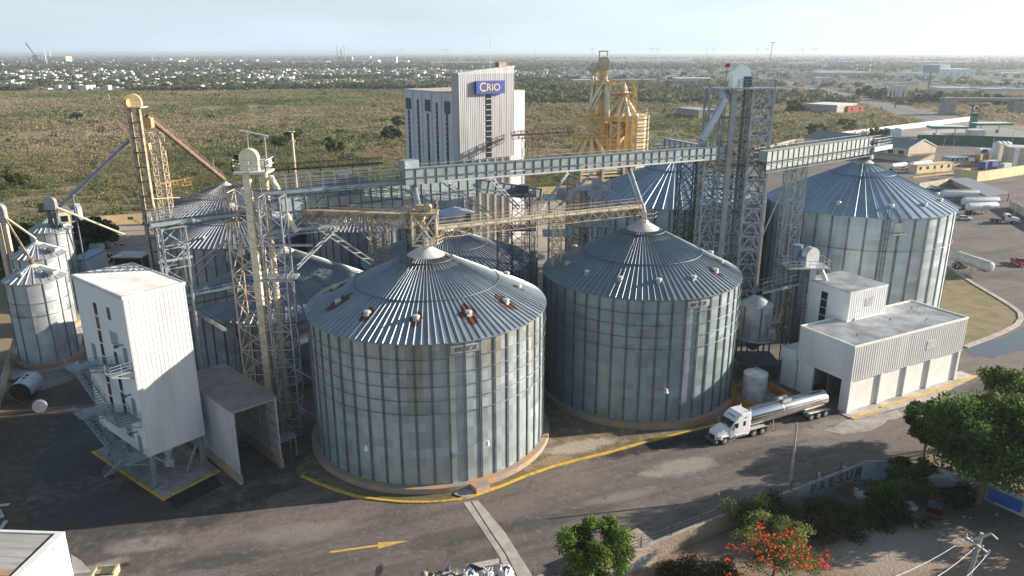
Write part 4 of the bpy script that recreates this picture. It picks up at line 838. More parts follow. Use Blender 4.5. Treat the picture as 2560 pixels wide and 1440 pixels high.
# walkway bridge left of it
def bridge(name, label, p, q, w, rows, mat_, truss=.8, group=None, hh=1.5):
    p, q = Vector(p), Vector(q); d = (q - p).normalized(); s = Vector((d.y, -d.x, 0)).normalized(); t = thing(name, label, 'walkway', tuple(p), 0, group)
    MB().bar(p, q, w, .1).build('deck', galv_d, t)
    m = MB()
    for k_ in (1, -1): m.bar(p + s * w / 2 * k_ - Vector((0, 0, .25)), q + s * w / 2 * k_ - Vector((0, 0, .2)), .12, .42)
    m.build('side_channel', grn_galv, t)
    m = MB()
    for k_ in (1, -1): rail(m, [p + s * w / 2 * k_, q + s * w / 2 * k_], hh, 1.6, .05, rows)
    m.build('handrail', galv, t)
    if truss: m = MB(); lattice(m, p - Vector((0, 0, .5 + truss / 2)), q - Vector((0, 0, .5 + truss / 2)), w, truss, int((q - p).length / 1.6), .1, .06, side=s, faces='bd', style='z'); m.build('truss', galv_d, t)
    return t
bridge('footbridge', 'long footbridge with tall pale handrails behind the cream elevator head', G(652, 478, 33), G(1010, 448, 33.4), 1.2, 4, galv, .9, hh=1.9)
conveyor('enclosed_conveyor', 'lower green grey enclosed conveyor running under the longest one, left half', G(700, 528, 30.3), G(1185, 470, 30.3), 1.5, 1.9, (grn_galv, galv_d), walk=1, low=1.2)
bridge('footbridge', 'short footbridge left of the cream elevator, on two lattice posts', G(372, 556, 30), G(600, 528, 30), 1.2, 4, galv, .5)
m = MB(); lattice(m, G(425, 566, 29.4) - Vector((0, 0, 7.6)), G(425, 566, 29.4), 2.9, 1.6, 3, .24, .1, side=hdir(G(380, 545, 30), G(590, 515, 30)))
m.bar(G(395, 655, 21.7), G(480, 640, 21.7), .3); b_ = G(425, 566, 29.4); m.bar((b_.x - 1.2, b_.y, 21.8), (b_.x - 1.2, b_.y, 0), .25); m.bar((b_.x + 1.2, b_.y + 1, 21.8), (b_.x + 1.2, b_.y + 1, 0), .25)
m.bar(G(482, 665, 21), G(565, 600, 26), .22); m.bar(G(478, 700, 19), G(560, 610, 25), .16)
one(m, 'support_trestle', [galv], 'galvanised trestle holding up the short left footbridge', 'trestle')
conveyor('enclosed_conveyor', 'low conveyor leading from the white stair tower to the cream elevator leg', G(450, 762, 15.5), G(612, 727, 15.5), 1.3, 1.0, (grn_galv, galv_d), walk=1, low=.8, truss=0)
m = MB(); a, b_ = G(470, 768, 14.4), G(585, 838, 9.); m.bar(a, b_, .4, .5); m.bar(a + Vector((0, 1.5, 0)), b_ + Vector((0, 1.5, 0)), .2); lattice(m, (b_.x, b_.y, 0), (b_.x, b_.y, b_.z), 1.2, 1.2, 5, .1, .06, style='x')
one(m, 'inclined_support', [galv], 'inclined beam and thin lattice post under the low conveyor', 'support')
tR = conveyor('enclosed_conveyor', 'pale enclosed conveyor from the lattice tower to the top of the widest silo', G(1905, 405, 33), G(2170, 366, 33), 1.5, 1.7, (M('pale green grey sheet', (.35, .41, .40), .5, .1, .15, .6), galv_d), walk=2, low=1.4, truss=1.3)
e0, e1_ = G(2170, 366, 33), G(2215, 358, 33.); m = MB(); m.bar(e0 - Vector((0, 0, .6)), e1_ - Vector((0, 0, .6)), 2.6, .8); m.build('end_platform', galv_l, tR)
m = MB(); s_ = Vector((.35, -.93, 0)) * 1.3; rail(m, [e0 + s_ - Vector((0, 0, .2)), e1_ + s_ - Vector((0, 0, .2)), e1_ - s_ - Vector((0, 0, .2)), e0 - s_ - Vector((0, 0, .2))], 1.6, 1.5, .06, 3); m.build('handrail', galv, tR)
m = MB(); m.tube(e0 + Vector((-1, -.8, .8)), e0 + Vector((.5, -.6, .8)), .45, 10); m.box(e0 + Vector((.8, -.2, .6)), (1.2, .8, .9)); m.build('drive_motor', galv_d, tR)
m = MB(); m.lathe([(1.7, 0), (1.5, 1.5), (.7, 2.2)], 16, (S3[0], S3[1], 30.2)); m.build('discharge_hopper', galv_d, tR, True)
conveyor('enclosed_conveyor', 'short enclosed conveyor above the blue grey silo behind the main conveyor', G(1668, 366, 33), G(1792, 390, 33), 1.3, 1.4, (galv_l, galv_d), walk=1, low=.3)
m = MB(); c_ = G(1660, 362, 32.6); m.box(c_, (4.5, 3.2, .25), rad(10)); rail(m, [c_ + Vector(v) for v in ((-2.2, -1.6, .1), (2.2, -1.4, .1), (2.2, 1.4, .1), (-2.2, 1.6, .1))], 1.2, 1.1, .06, 3, closed=True); m.bar(c_, (S4[0], S4[1], 29), .6); m.bar(c_ + Vector((-1.5, -1, 0)), (S4[0] - 3, S4[1] - 3, 28.4), .2); m.bar(c_ + Vector((.2, 1.2, .1)), c_ + Vector((.2, 1.2, 3.4)), .08)
one(m, 'roof_platform', [galv], 'small railed platform over the peak of the blue grey silo', 'platform')
# spouts from the main conveyor to the silo peaks
for a, b_, lb in ((G(1032, 458, 33), Vector((S1[0], S1[1], 27.4)), 'round silvery spout dropping onto the rust patched silo'), (G(1568, 412, 33.2), Vector((S2[0] + .1, S2[1], 27.3)), 'round silvery spout dropping onto the silo beside the tanker lorry')):
    m = MB(); m.tube(a, b_, .42, 14); m.tube(a + (b_ - a) * .02, a + (b_ - a) * .1, .6, 14, .45); m.tube(a + (b_ - a) * .85, a + (b_ - a) * .9, .52, 14); m.tube(b_, b_ - Vector((0, 0, 1.0)), .4, 12)
    one(m, 'grain_spout', [alu], lb, 'spout', 'grain spouts under the main conveyor', smooth=True)
# rusty truss conveyor on the left, tan truss conveyor between the two front peaks
def truss_conv(label, p, q, mc, mt, w=1.1, hh=.9, n_=14, rl=True):
    p, q = Vector(p), Vector(q); t = thing('truss_conveyor', label, 'conveyor', tuple(p)); d = (q - p).normalized(); s = Vector((d.y, -d.x, 0)).normalized()
    MB().bar(p + Vector((0, 0, hh * .25)), q + Vector((0, 0, hh * .25)), w * .8, hh * .5).build('casing', mc, t)
    m = MB(); lattice(m, p - Vector((0, 0, hh * .35)), q - Vector((0, 0, hh * .35)), w, hh, n_ * 2, .09, .07, side=s, faces='bd', style='z'); m.build('truss', mt, t)
    m = MB()
    for k_ in (1, -1): rail(m, [p + s * (w / 2 + (.7 if k_ < 0 else 0)) * k_ + Vector((0, 0, .1)), q + s * (w / 2 + (.7 if k_ < 0 else 0)) * k_ + Vector((0, 0, .1))], 1.1, 1.8, .05, 2)
    m.bar(p - s * (w / 2 + .35), q - s * (w / 2 + .35), .7, .06); m.build('handrail', mt, t); return t
truss_conv('long rusty truss conveyor running from the cream leg to the nearest silo peak', A(712, 532, 98), A(1062, 548, 94.2), rustc, rustc, 1.2, 1.3, 16)
truss_conv('tan truss conveyor linking the peaks of the two front silos', Vector((S1[0] + 1.2, S1[1] + .6, 28.2)), Vector((S2[0] - .6, S2[1] - .3, 28.2)), M('tan painted casing', (.60, .54, .42), .6, 0, .25, .6), rustc, 1.1, 1.1, 17)
# frame and platform on the nearest peak
t = thing('peak_structure', 'cream and yellow steel frame with railings on top of the nearest silo peak', 'frame', (S1[0], S1[1], 26.4))
m = MB(); lattice(m, (S1[0], S1[1], 26.6), (S1[0], S1[1], 30.6), 3.0, 2.6, 1, .2, .13, style='x'); m.build('frame', cream_l, t)
m = MB(); cc = [Vector((S1[0] + 2.3 * math.cos(rad(45 * k_)), S1[1] + 2.3 * math.sin(rad(45 * k_)), 26.5)) for k_ in range(8)]; rail(m, cc, 1.3, 1.8, .06, 3, closed=True); m.build('handrail', rustc, t)
m = MB(); m.box((S1[0], S1[1], 30.7), (3.4, 3.0, .15)); rail(m, [(S1[0] - 1.6, S1[1] - 1.4, 30.8), (S1[0] + 1.6, S1[1] - 1.4, 30.8), (S1[0] + 1.6, S1[1] + 1.4, 30.8)], 1.2, 1.0, .06, 2); m.tube((S1[0] + .4, S1[1] - .5, 31.2), (S1[0] + .4, S1[1] + 1, 31.2), .5, 10); m.box((S1[0] - .6, S1[1], 31.2), (1.0, .8, .8)); m.bar((S1[0] + 1.2, S1[1] - .6, 30.8), (S1[0] + 1.2, S1[1] - .6, 33), .1); m.build('upper_platform', rustc, t)
t = thing('peak_platform', 'small railed platform with pipework on the peak of the silo beside the tanker lorry', 'platform', (S2[0], S2[1], 26.4))
m = MB(); cc = [Vector((S2[0] + 2.0 * math.cos(rad(45 * k_)), S2[1] + 2.0 * math.sin(rad(45 * k_)), 26.4)) for k_ in range(8)]; rail(m, cc, 1.2, 1.6, .06, 2, closed=True); m.build('handrail', rustc, t)
MB().box((S2[0] - 1.3, S2[1] + .2, 28.2), (1.4, 1.2, 1.4)).bar((S2[0] - 1.3, S2[1], 26.4), (S2[0] - 1.3, S2[1], 30), .14).build('drive_unit', rusty, t)
# ---------------------------------------------------------------- elevator towers
def head(mb, c, w, h, d, n=12, rz=0.):
    """arched elevator head housing: half round top, box below"""
    r = w / 2; prof = [(-r, 0), (r, 0), (r, h - r)] + [(r * math.cos(math.pi * i / n), h - r + r * math.sin(math.pi * i / n)) for i in range(1, n)] + [(-r, h - r)]
    cs, sn = math.cos(rz), math.sin(rz); N = len(prof)
    vs = [(c[0] + x * cs - y * sn, c[1] + x * sn + y * cs, c[2] + z) for y in (-d / 2, d / 2) for x, z in prof]
    mb.add(vs, [tuple(range(N)), tuple(range(N, 2 * N))[::-1]] + [(i, N + i, N + (i + 1) % N, (i + 1) % N) for i in range(N)]); return mb
# big lattice tower
T = thing('lattice_tower', 'tallest grey lattice tower with a shiny arched elevator head, right of centre', 'tower', (38, 128, 0))
m = MB(); lattice(m, (33.8, 129, 0), (33.8, 129, 44.2), 2.6, 3.2, 12, .26, .15, style='v'); m.build('left_lattice', galv, T)
m = MB(); lattice(m, (40.9, 127.5, 0), (40.9, 127.5, 44.2), 3.4, 3.0, 18, .34, .24, style='v'); m.build('right_lattice', galv, T)
m = MB(); lattice(m, (38.2, 128.5, 0), (38.0, 128.3, 43.6), 2.6, 2.6, 24, .2, .13, style='x'); m.build('inner_lattice', galv, T)
m = MB(); lattice(m, (36.4, 135.5, 0), (36.4, 135.5, 33), 5.6, 4.2, 16, .2, .12, style='x'); lattice(m, (32.2, 138.5, 0), (32.2, 138.5, 31), 3, 3, 12, .2, .12, style='x'); m.build('rear_lattice', galv_d, T)
m = MB(); m.b2(35.7, 36.5, 125.8, 126.6, 0, 44.2); m.build('elevator_leg', M('grey leg casing', (.36, .38, .38), .5, .4, .2, .8), T)
MB().b2(37.9, 38.3, 126.9, 127.4, 0, 44.2).build('elevator_leg', galv_d, T)
m = MB(); m.b2(33.2, 42.6, 125.2, 129.6, 44.2, 44.4); m.build('top_platform', galv, T)
m = MB(); rail(m, [(36.5, 125.2, 44.4), (42.4, 125.2, 44.4), (42.4, 129.6, 44.4)], 1.3, 1.1, .07, 3); rail(m, [(40.4, 125.3, 45.6), (42.6, 125.3, 45.6)], 1.5, .8, .07, 3); m.build('handrail', galv, T)
for k_ in range(11):
    z = 39.5 - k_ * 4.0
    MB().b2(35, 39.4, 126.8 + (k_ % 2) * .4, 129, z, z + .12).b2(39.6, 42.4, 126.2, 128.8, z + 1.6, z + 1.72).build('landing', galv_d, T)
m = MB()
for k_ in range(20):
    z = 2 + k_ * 2.0; y_ = 126.6 + .25
    m.bar((39.8 if k_ % 2 else 42.2, y_ + .8, z), (42.2 if k_ % 2 else 39.8, y_ + .8, z + 2.0), .35, .12)
m.build('stair', galv_l, T)
m = MB(); head(m, (37.0, 126.6, 44.4), 2.9, 3.5, 2.2); m.build('elevator_head', M('shiny white steel', (.80, .81, .82), .3, .5, .06, 1), T, True)
MB().b2(37.3, 38.6, 125.3, 125.5, 44.5, 46.2).build('head_panel', galv_d, T)
m = MB(); a = Vector((34.9, 126.5, 42.8)); b_ = G(1755, 352, 36.0); m.bar(a, b_, .8, .9); m.bar(b_, b_ - Vector((0, -.2, 2.2)), 1.1, 1.3); m.bar((34.6, 127, 44.2), a, 1.2); m.build('spout', M('pale blue grey steel', (.48, .53, .62), .4, .4, .15, .6), T)
m = MB(); m.bar((41.4, 127, 45.4), (41.9, 127, 51.4), .07); m.bar((41.5, 127, 51.4), (42.3, 127, 51.4), .08); m.build('mast', white_d, T)
m = MB(); m.bar((34.7, 127, 44.4), (34.9, 127, 47.6), .08); f = m.build('beacon_pole', galv_d, T); MB().box((34.9, 127, 47.9), (.7, .3, .6)).build('beacon', red_p, f)
m = MB(); lattice(m, (50.2, 131.5, 0), (50.2, 131.5, 31.6), 1.8, 2.2, 14, .2, .11, style='x'); lattice(m, (47.6, 130, 0), (47.6, 130, 31.6), .5, 2.2, 12, .16, .09); m.bar((47, 130, 27), (44, 129, 19), .2)
one(m, 'support_lattice', [galv], 'narrow cross braced lattice support in front of the widest silo', 'lattice support')
# cream elevator at the left centre
T = thing('bucket_elevator', 'cream bucket elevator with a drum shaped head and white railed platform', 'elevator', (-33.6, 97.5, 0))
m = MB(); m.b2(-34.6, -33.7, 96.2, 97.0, 0, 35.2); m.build('elevator_leg', cream_l, T)
MB().tube((-32.2, 97.8, 0), (-32.2, 97.8, 35.2), .42, 12).build('elevator_leg', cream, T, True)
m = MB(); lattice(m, (-35.0, 98.2, 0), (-35.0, 98.2, 32.5), 4.6, 4.0, 9, .17, .1, style='x'); m.build('lattice', cream, T)
m = MB(); m.b2(-35.4, -31.2, 95.2, 98.8, 35.2, 35.5); m.build('platform', white_d, T)
m = MB(); rail(m, [(-35.4, 95.2, 35.5), (-31.2, 95.2, 35.5), (-31.2, 98.8, 35.5), (-35.4, 98.8, 35.5)], 1.5, 2.6, .08, 2, closed=True); rail(m, [(-38.4, 97, 35.6), (-35.4, 97, 35.6)], 1.5, 3, .05, 1); m.build('handrail', white_d, T)
m = MB(); head(m, (-33.7, 97, 35.5), 2.4, 2.8, 1.1, 16); m.build('elevator_head', cream_l, T, True)
m = MB(); m.tube((-35.6, 97, 37), (-34.6, 97, 37), .45, 12); m.build('motor', black, T); MB().box((-32.0, 98.0, 36.3), (1.2, 1.2, 1.0)).build('belt_guard', white_d, T)
m = MB(); m.bar((-33.9, 97.6, 35.5), (-33.9, 97.6, 40.3), .12); m.bar((-31.7, 97.6, 35.5), (-31.7, 97.6, 39.9), .12); m.bar((-34.8, 97.6, 40.5), (-31.3, 97.6, 39.8), .5, .12); m.build('hoist_beam', galv_l, T)
m = MB()
for k_ in range(60): m.bar((-33.4, 96.3, 1 + k_ * .56), (-32.9, 96.3, 1 + k_ * .56), .04)
m.bar((-33.4, 96.3, 0), (-33.4, 96.3, 35), .05); m.bar((-32.9, 96.3, 0), (-32.9, 96.3, 35), .05); m.build('ladder', rusty, T)
m = MB(); m.tube((-31.4, 97.4, 34.6), (-29.2, 96, 31.4), .45, 10, .3); m.tube((-35.4, 98, 33), (-32.8, 96.3, 27.5), .4, 10); m.tube((-29.9, 96, 31.4), (-28.2, 96, 27.6), .35, 10); m.build('spout', cream_l, T, True)
m = MB(); lattice(m, (-30.2, 93.4, 0), (-30.2, 93.4, 32.8), 2.7, 2.7, 13, .2, .09, style='z'); m.box((-30.0, 93.2, 22.2), (4.2, 3.2, .25)); m.box((-28.5, 93.2, 26.5), (6, .2, .3)); m.bar((-29, 92, 10), (-25.3, 89.8, 9), .1); m.bar((-29, 92, 4.5), (-26, 89.8, 4), .1)
one(m, 'support_lattice', [galv], 'grey four post lattice beside the cream elevator, down to the shed', 'lattice support')
def strut(mb, p, q, w=.18, gap=.7, n_=8):
    p, q = Vector(p), Vector(q); d = (q - p).normalized(); s = d.cross(Vector((0, 1, 0))).normalized() * gap / 2; o = Vector((0, .9, 0))
    mb.bar(p, q, w); mb.bar(p + o + s, q + o + s, w)
    for i in range(n_): a = p + (q - p) * i / n_; b_ = p + (q - p) * (i + .6) / n_ + o + s; mb.bar(a, b_, .08)
for (a, b_, lb) in ((A(742, 672, 95), A(948, 464, 104), 'long diagonal strut rising right from the grey lattice to the footbridge'), (A(729, 578, 96), A(819, 482, 99), 'shorter diagonal strut parallel to the long one, higher up'),
                    (A(748, 540, 97), A(925, 660, 101), 'diagonal strut descending right behind the nearest silo roof'), (A(865, 544, 103), A(922, 598, 105), 'short strut descending right under the rusty conveyor'),
                    (A(1100, 452, 106), A(1228, 545, 112), 'diagonal strut descending right to the tan truss conveyor'), (A(1222, 447, 113), A(1295, 524, 116), 'second descending strut, right of the first, behind the tan truss conveyor'),
                    (A(1418, 431, 118), A(1350, 526, 114), 'strut leaning left under the middle of the longest conveyor'), (A(1480, 431, 119), A(1395, 515, 117), 'dark strut leaning left in front of the tan sheeted bins')):
    m = MB(); strut(m, a, b_); one(m, 'diagonal_strut', [galv], lb, 'strut', 'diagonal struts under the conveyors')
m = MB(); m.bar(A(655, 582, 95), A(870, 560, 100), .3, .4); m.bar(A(655, 592, 95.2), A(870, 572, 100.2), .15); 
for i in range(9): m.bar(A(660 + i * 24, 581 - i * 2.4, 95 + i * .55), A(672 + i * 24, 591 - i * 2.4, 95.3 + i * .55), .08)
one(m, 'tie_beam', [galv], 'horizontal lattice tie beam between the leg lattice and the diagonal struts', 'beam')
# crowd of grey supports in the centre
for i, (x, y, w_, zt_, lb, mm_) in enumerate(((7.5, 121, 3.0, 27.5, 'dense grey lattice frame behind the middle of the tan truss conveyor', galv), (13.5, 124, 3.4, 28.5, 'grey lattice frame carrying a white railed deck left of the tan bins', galv), (1.5, 127, 3.0, 27, 'grey lattice frame beside the pale storage tank', galv_d),
                             (6.6, 108.5, 1.3, 26.5, 'thin cream lattice post between the two front silos', cream), (2.6, 110, 1.5, 24, 'thin grey lattice post between the two front silos', galv), (-20.5, 113, 2.6, 26, 'rust brown lattice behind the left shoulder of the nearest silo', rustc), (-15.5, 116, 2.0, 26, 'dark grey lattice behind the nearest silo peak', galv_d), (-1.2, 112, 2.2, 25.5, 'dark lattice post standing on the striped roof side', galv_d))):
    m = MB(); lattice(m, (x, y, 0), (x, y, zt_), w_, w_ * .9, 12, .18, .1, style='x' if i % 2 else 'z')
    if i in (0, 1, 2):
        for z in (zt_, zt_ - 6): m.box((x, y, z), (w_ + 2, w_ + 1.5, .2)); rail(m, [(x - w_ / 2 - 1, y - w_ / 2 - .7, z), (x + w_ / 2 + 1, y - w_ / 2 - .7, z), (x + w_ / 2 + 1, y + w_ / 2 + .7, z)], 1.2, 1.2, .06, 3)
        m.box((x + .5, y, zt_ + .8), (1.6, 1.4, 1.4))
    one(m, 'support_lattice', [mm_], lb, 'lattice support')
conveyor('enclosed_conveyor', 'short dark conveyor slanting away under the longest one near the tan bins', A(1195, 470, 124), A(1345, 492, 130), 1.3, 1.5, (grn_galv, galv_d), walk=1, low=.6)
m = MB(); m.b2(-3.2, -2.0, 104, 105.2, 0, 14.5) ; m.tube((3.2, 107.4, 0), (3.2, 107.4, 22), .6, 14)
one(m, 'steel_duct', [galv_d], 'round dark steel duct rising in the gap between the two front silos', 'duct', smooth=True)
one(MB().lathe([(.35, 9), (.35, 12.2), (.9, 12.3), (.9, 12.5), (.01, 12.8)], 14, (G(1210, 632, 12).x, G(1210, 632, 12).y, 0)), 'vent_stack', [white_d], 'white mushroom vent stack behind the striped roof', 'vent', smooth=True)
# left rusty elevator with its long pipe
Y3 = 160
T = thing('bucket_elevator', 'tall rusty twin leg elevator at the far left with an orange yellow head', 'elevator', (A(352, 450, Y3).x, Y3, 0))
a, b_ = A(322, 268, Y3), A(341, 268, Y3); x0, x1, zt_ = a.x, b_.x, a.z
m = MB(); m.b2(x0 - .35, x0 + .25, Y3 - .5, Y3 + .4, 0, zt_); m.build('elevator_leg', rustc, T); m = MB(); m.b2(x1 + .05, x1 + .65, Y3 - .5, Y3 + .4, 0, zt_); m.build('elevator_leg', rustc, T)
m = MB()
for k_ in range(13): MB().box(((x0 + x1) / 2 + .2, Y3, 2 + k_ * 3.1), (2.4, 1.0, .14)).build('landing', rusty, T)
m = MB(); m.b2(x0 - 2.8, x1 + 1.6, Y3 - 1.6, Y3 + 1.6, zt_, zt_ + .25); m.bar((x0 - 2.5, Y3, zt_), (x0, Y3, zt_ - 7), .15); rail(m, [(x0 - 2.8, Y3 - 1.6, zt_ + .2), (x1 + 1.6, Y3 - 1.6, zt_ + .2)], 1.3, 1.2, .07, 2); m.bar((x0 - 2.8, Y3 - 1.6, zt_), (x0 - 3, Y3 - 1.6, zt_ + 3), .06); m.build('platform', cream, T)
m = MB(); head(m, (x0 + .9, Y3 + .2, zt_ + .3), 3.4, 2.5, 1.2, 12, rad(15)); m.build('elevator_head', M('pale yellow head', (.80, .62, .32), .5, 0, .15, .8), T, True)
MB().tube((x0 - .6, Y3 - .7, zt_ + 1.0), (x0 + .5, Y3 - .9, zt_ + 1.05), .75, 14).build('belt_guard', yel_paint, T, True)
m = MB(); lattice(m, (A(388, 330, 168).x, 168, 0), (A(388, 330, 168).x, 168, A(388, 330, 168).z), 2.3, 2.3, 14, .16, .09, style='x'); m.bar((x1 + .5, Y3, 20), (x1 + 3.4, 167, 19), .12); m.build('stay_lattice', cream, T)
m = MB(); c_ = A(372, 305, 163); m.box(c_, (1.5, 1.4, 2)); m.build('diverter', yel_paint, T); MB().box(c_ + Vector((-1.2, 0, -5)), (1.4, 1.2, 1.4)).build('diverter', yel_paint, T)
m = MB(); p_, q_ = A(366, 290, 163), Vector((-69.4, 181, 20.6)); m.tube(p_, q_, .55, 10); m.bar(p_ + Vector((.3, 0, .9)), q_ + Vector((.3, 0, .9)), .1); m.bar(p_ + Vector((.3, .8, .9)), q_ + Vector((.3, .8, .9)), .08)
for i in range(22): c_ = p_ + (q_ - p_) * i / 22; m.bar(c_, c_ + Vector((.3, 0, .9)), .07)
one(m, 'inclined_pipe', [rusty], 'long inclined rusty pipe running down from the tall left elevator', 'pipe')
m = MB(); p_, q_ = A(322, 350, Y3), A(142, 522, 162); m.tube(p_, q_, .34, 10); m.tube(p_ + (q_ - p_) * .77, p_ + (q_ - p_) * .79, .5, 8); c_ = p_ + (q_ - p_) * .78; m.bar(c_, (c_.x, c_.y, 0), .2)
one(m, 'inclined_pipe', [M('blue grey pipe', (.26, .28, .42), .5, .3, .2, .8)], 'long bluish inclined pipe running down to the rear small silo', 'pipe')
m = MB(); lattice(m, A(395, 468, 176), A(545, 436, 184), 1.4, 1.6, 16, .12, .08, faces='bd', side=Vector((.1, -1, 0))); one(m, 'truss_walkway', [yel_paint], 'yellow ochre truss walkway rising toward the dark steep roofed silo', 'walkway')
m = MB(); lattice(m, A(400, 480, 172), A(600, 505, 176), 1.4, 1.6, 18, .12, .08, faces='bd', side=Vector((.1, -1, 0))); one(m, 'truss_walkway', [rustc], 'rust brown truss walkway in front of the dark steep roofed silo', 'walkway')
# elevator heads at the small silos
def small_elev(u, v, Y, label, legs=True, mcol=None):
    c_ = A(u, v, Y); t = thing('small_elevator', label, 'elevator', (c_.x, Y, 0)); z = c_.z
    m = MB(); head(m, (c_.x, Y, z - 1.4), 2.4, 2.9, 1.0, 12); m.build('elevator_head', galv, t, True)
    m = MB(); m.b2(c_.x - 1.0, c_.x - .3, Y - .3, Y + .3, 0, z - 1.2); m.b2(c_.x + .3, c_.x + 1.0, Y - .3, Y + .3, 0, z - 1.2); m.build('elevator_leg', mcol or galv_d, t)
    m = MB(); m.b2(c_.x - 2.8, c_.x + .8, Y - 1, Y + .9, z - 1.9, z - 1.8); rail(m, [(c_.x - 2.8, Y - 1, z - 1.8), (c_.x - .9, Y - 1, z - 1.8)], 1.3, .9, .05, 2); m.bar((c_.x - 2.8, Y, z - 1.8), (c_.x - 3, Y, z + 2), .06); m.build('platform', galv_d, t)
    MB().box((c_.x - 1.9, Y, z - .9), (1.2, 1.2, 1.6)).build('motor', rusty, t); return t, c_
t_, c1 = small_elev(125, 506, 160, 'grey elevator head standing over the rear small silo')
t_, c2 = small_elev(-4, 526, 135, 'grey elevator cut off by the left edge, feeding the two front small silos', mcol=cream)
def pipe(p, q, r, mat_, lb): one(MB().tube(p, q, r, 8), 'inclined_pipe', [mat_], lb, 'pipe', smooth=True)
pipe(c1 + Vector((1.2, 0, -1)), A(322, 590, 165), .24, cream_l, 'thin cream pipe running right from the elevator over the rear small silo')
pipe(c2 + Vector((.8, 0, -1)), Vector((-87.5, 134.5, 17.4)), .2, cream_l, 'thin cream pipe ending on the middle small silo')
pipe(c2 + Vector((.8, 0, -1.2)), Vector((-78.5, 118.5, 17.4)), .2, rustc, 'thin cream and rust pipe ending on the front small silo')
one(MB().lathe([(.45, 15.8), (.35, 18)], 12, (-78.5, 118.5, 0)), 'filler_neck', [rusty], 'rust red filler neck on the peak of the front small silo', 'filler neck', smooth=True)
# ---------------------------------------------------------------- bin and elevator beside the white building
yb = 113.0; cb = A(1894, 737, yb); zr, zw = cb.z, A(1894, 836, yb).z; ze = A(1894, 757, yb).z - .2
T = thing('hopper_bin', 'small galvanised hopper bin on legs between the big silo and the white building', 'bin', (cb.x, yb, 0)); R_ = 2.55
MB().lathe([(R_, zw), (R_, ze)], 24, (cb.x, yb, 0)).build('wall', galv_wall('hopper bin wall', 8, 1.0, base=(.45, .47, .49)), T, False)
MB().lathe([(R_ + .12, ze - .05), (.5, zr)], 24, (cb.x, yb, 0)).build('roof', galv, T)
MB().lathe([(R_, zw), (.5, zw - 2.6)], 24, (cb.x, yb, 0)).build('hopper', galv_d, T, True)
m = MB(); m.lathe([(R_, zw), (R_ + 1.1, zw), (R_ + 1.1, zw - .25), (R_, zw - .25)], 12, (cb.x, yb, 0)); rp = [(cb.x + (R_ + 1.05) * math.cos(rad(30 * k_)), yb + (R_ + 1.05) * math.sin(rad(30 * k_)), zw) for k_ in range(12)]; rail(m, rp, 1.3, 1.5, .06, 3, closed=True); m.build('gallery', galv, T)
for k_ in range(6):
    a = rad(60 * k_ + 30); MB().bar((cb.x + R_ * math.cos(a), yb + R_ * math.sin(a), ze), (cb.x + R_ * math.cos(a), yb + R_ * math.sin(a), 0), .22).build('leg', galv_d, T)
m = MB(); m.box((cb.x + 1.9, yb - 2.3, ze - 2.2), (2.2, 1.2, .12)); rail(m, [(cb.x + .9, yb - 2.9, ze - 2.1), (cb.x + 3.0, yb - 2.9, ze - 2.1), (cb.x + 3.0, yb - 1.7, ze - 2.1)], 1.2, 1, .06, 3); 
for k_ in range(28): m.bar((cb.x + 1.2, yb - 2.75, zw + k_ * .3), (cb.x + 1.7, yb - 2.75, zw + k_ * .3), .05)
m.box((cb.x + 1.9, yb - 2.2, zw + 1), (1.1, .9, 1.8)); m.build('ladder', galv, T)
m = MB(); m.box((cb.x + .5, yb, zw - 4.2), (6.6, 5.6, .3)); 
for dx in (-2.4, 3.3):
    for dy in (-2.4, 2.4): m.bar((cb.x + dx, yb + dy, zw - 4.2), (cb.x + dx, yb + dy, 0), .35)
m.bar((cb.x - 2.4, yb - 2.4, .3), (cb.x + 3.3, yb - 2.4, zw - 4.4), .12); m.bar((cb.x + 3.3, yb - 2.4, .3), (cb.x - 2.4, yb - 2.4, zw - 4.4), .12); m.build('base_frame', galv_d, T)
ye = 115.5; ce = A(2015, 668, ye)
T = thing('bucket_elevator', 'elevator with an arched pale head and railed platform behind the white upper box', 'elevator', (ce.x, ye, 0)); z = ce.z
MB().b2(ce.x - 1.1, ce.x - .1, ye - .5, ye + .5, 0, z).build('elevator_leg', galv_d, T); MB().b2(ce.x + .5, ce.x + 1.5, ye - .5, ye + .5, 0, z).build('elevator_leg', M('pale galvanised casing', (.55, .57, .58), .45, .4, .15, 1), T)
m = MB(); lattice(m, (ce.x - .2, ye + 1, 0), (ce.x - .2, ye + 1, z), 3.2, 2.4, 10, .16, .09); m.build('lattice', galv_d, T)
m = MB(); m.b2(ce.x - 3.4, ce.x + 3.2, ye - 1.6, ye + 1.8, z, z + .2); m.build('platform', galv_l, T)
m = MB(); rail(m, [(ce.x - 3.4, ye - 1.6, z + .2), (ce.x + 3.2, ye - 1.6, z + .2), (ce.x + 3.2, ye + 1.8, z + .2), (ce.x - 3.4, ye + 1.8, z + .2)], 1.1, 1.1, .07, 2, closed=True); m.build('handrail', galv_l, T)
m = MB(); head(m, (ce.x + .5, ye + .2, z + .2), 2.7, 3.0, 1.2, 12, rad(25)); m.build('elevator_head', M('bare steel head', (.68, .69, .70), .4, .5, .12, 1), T, True)
MB().tube((ce.x - 1.6, ye - .4, z + 1.4), (ce.x - .4, ye - .4, z + 1.4), .4, 12).tube((ce.x - 1.3, ye + 1, z + .2), (ce.x - 1.3, ye + 1, z + 3.4), .75, 14).build('motor', M('blue grey motor', (.2, .25, .34), .5, .3, .2, 2), T, True)
MB().bar((ce.x + 2.0, ye - .6, z), (ce.x + 2.9, ye - 1.2, z - 2.0), .6).build('spout', white_d, T)
bridge('footbridge', 'short railed footbridge from the hopper bin to the elevator beside it', Vector((cb.x + .4, yb + .2, zr + .6)), Vector((ce.x - 1.3, ye, zr + 1.3)), 1.3, 2, galv_l, 0)
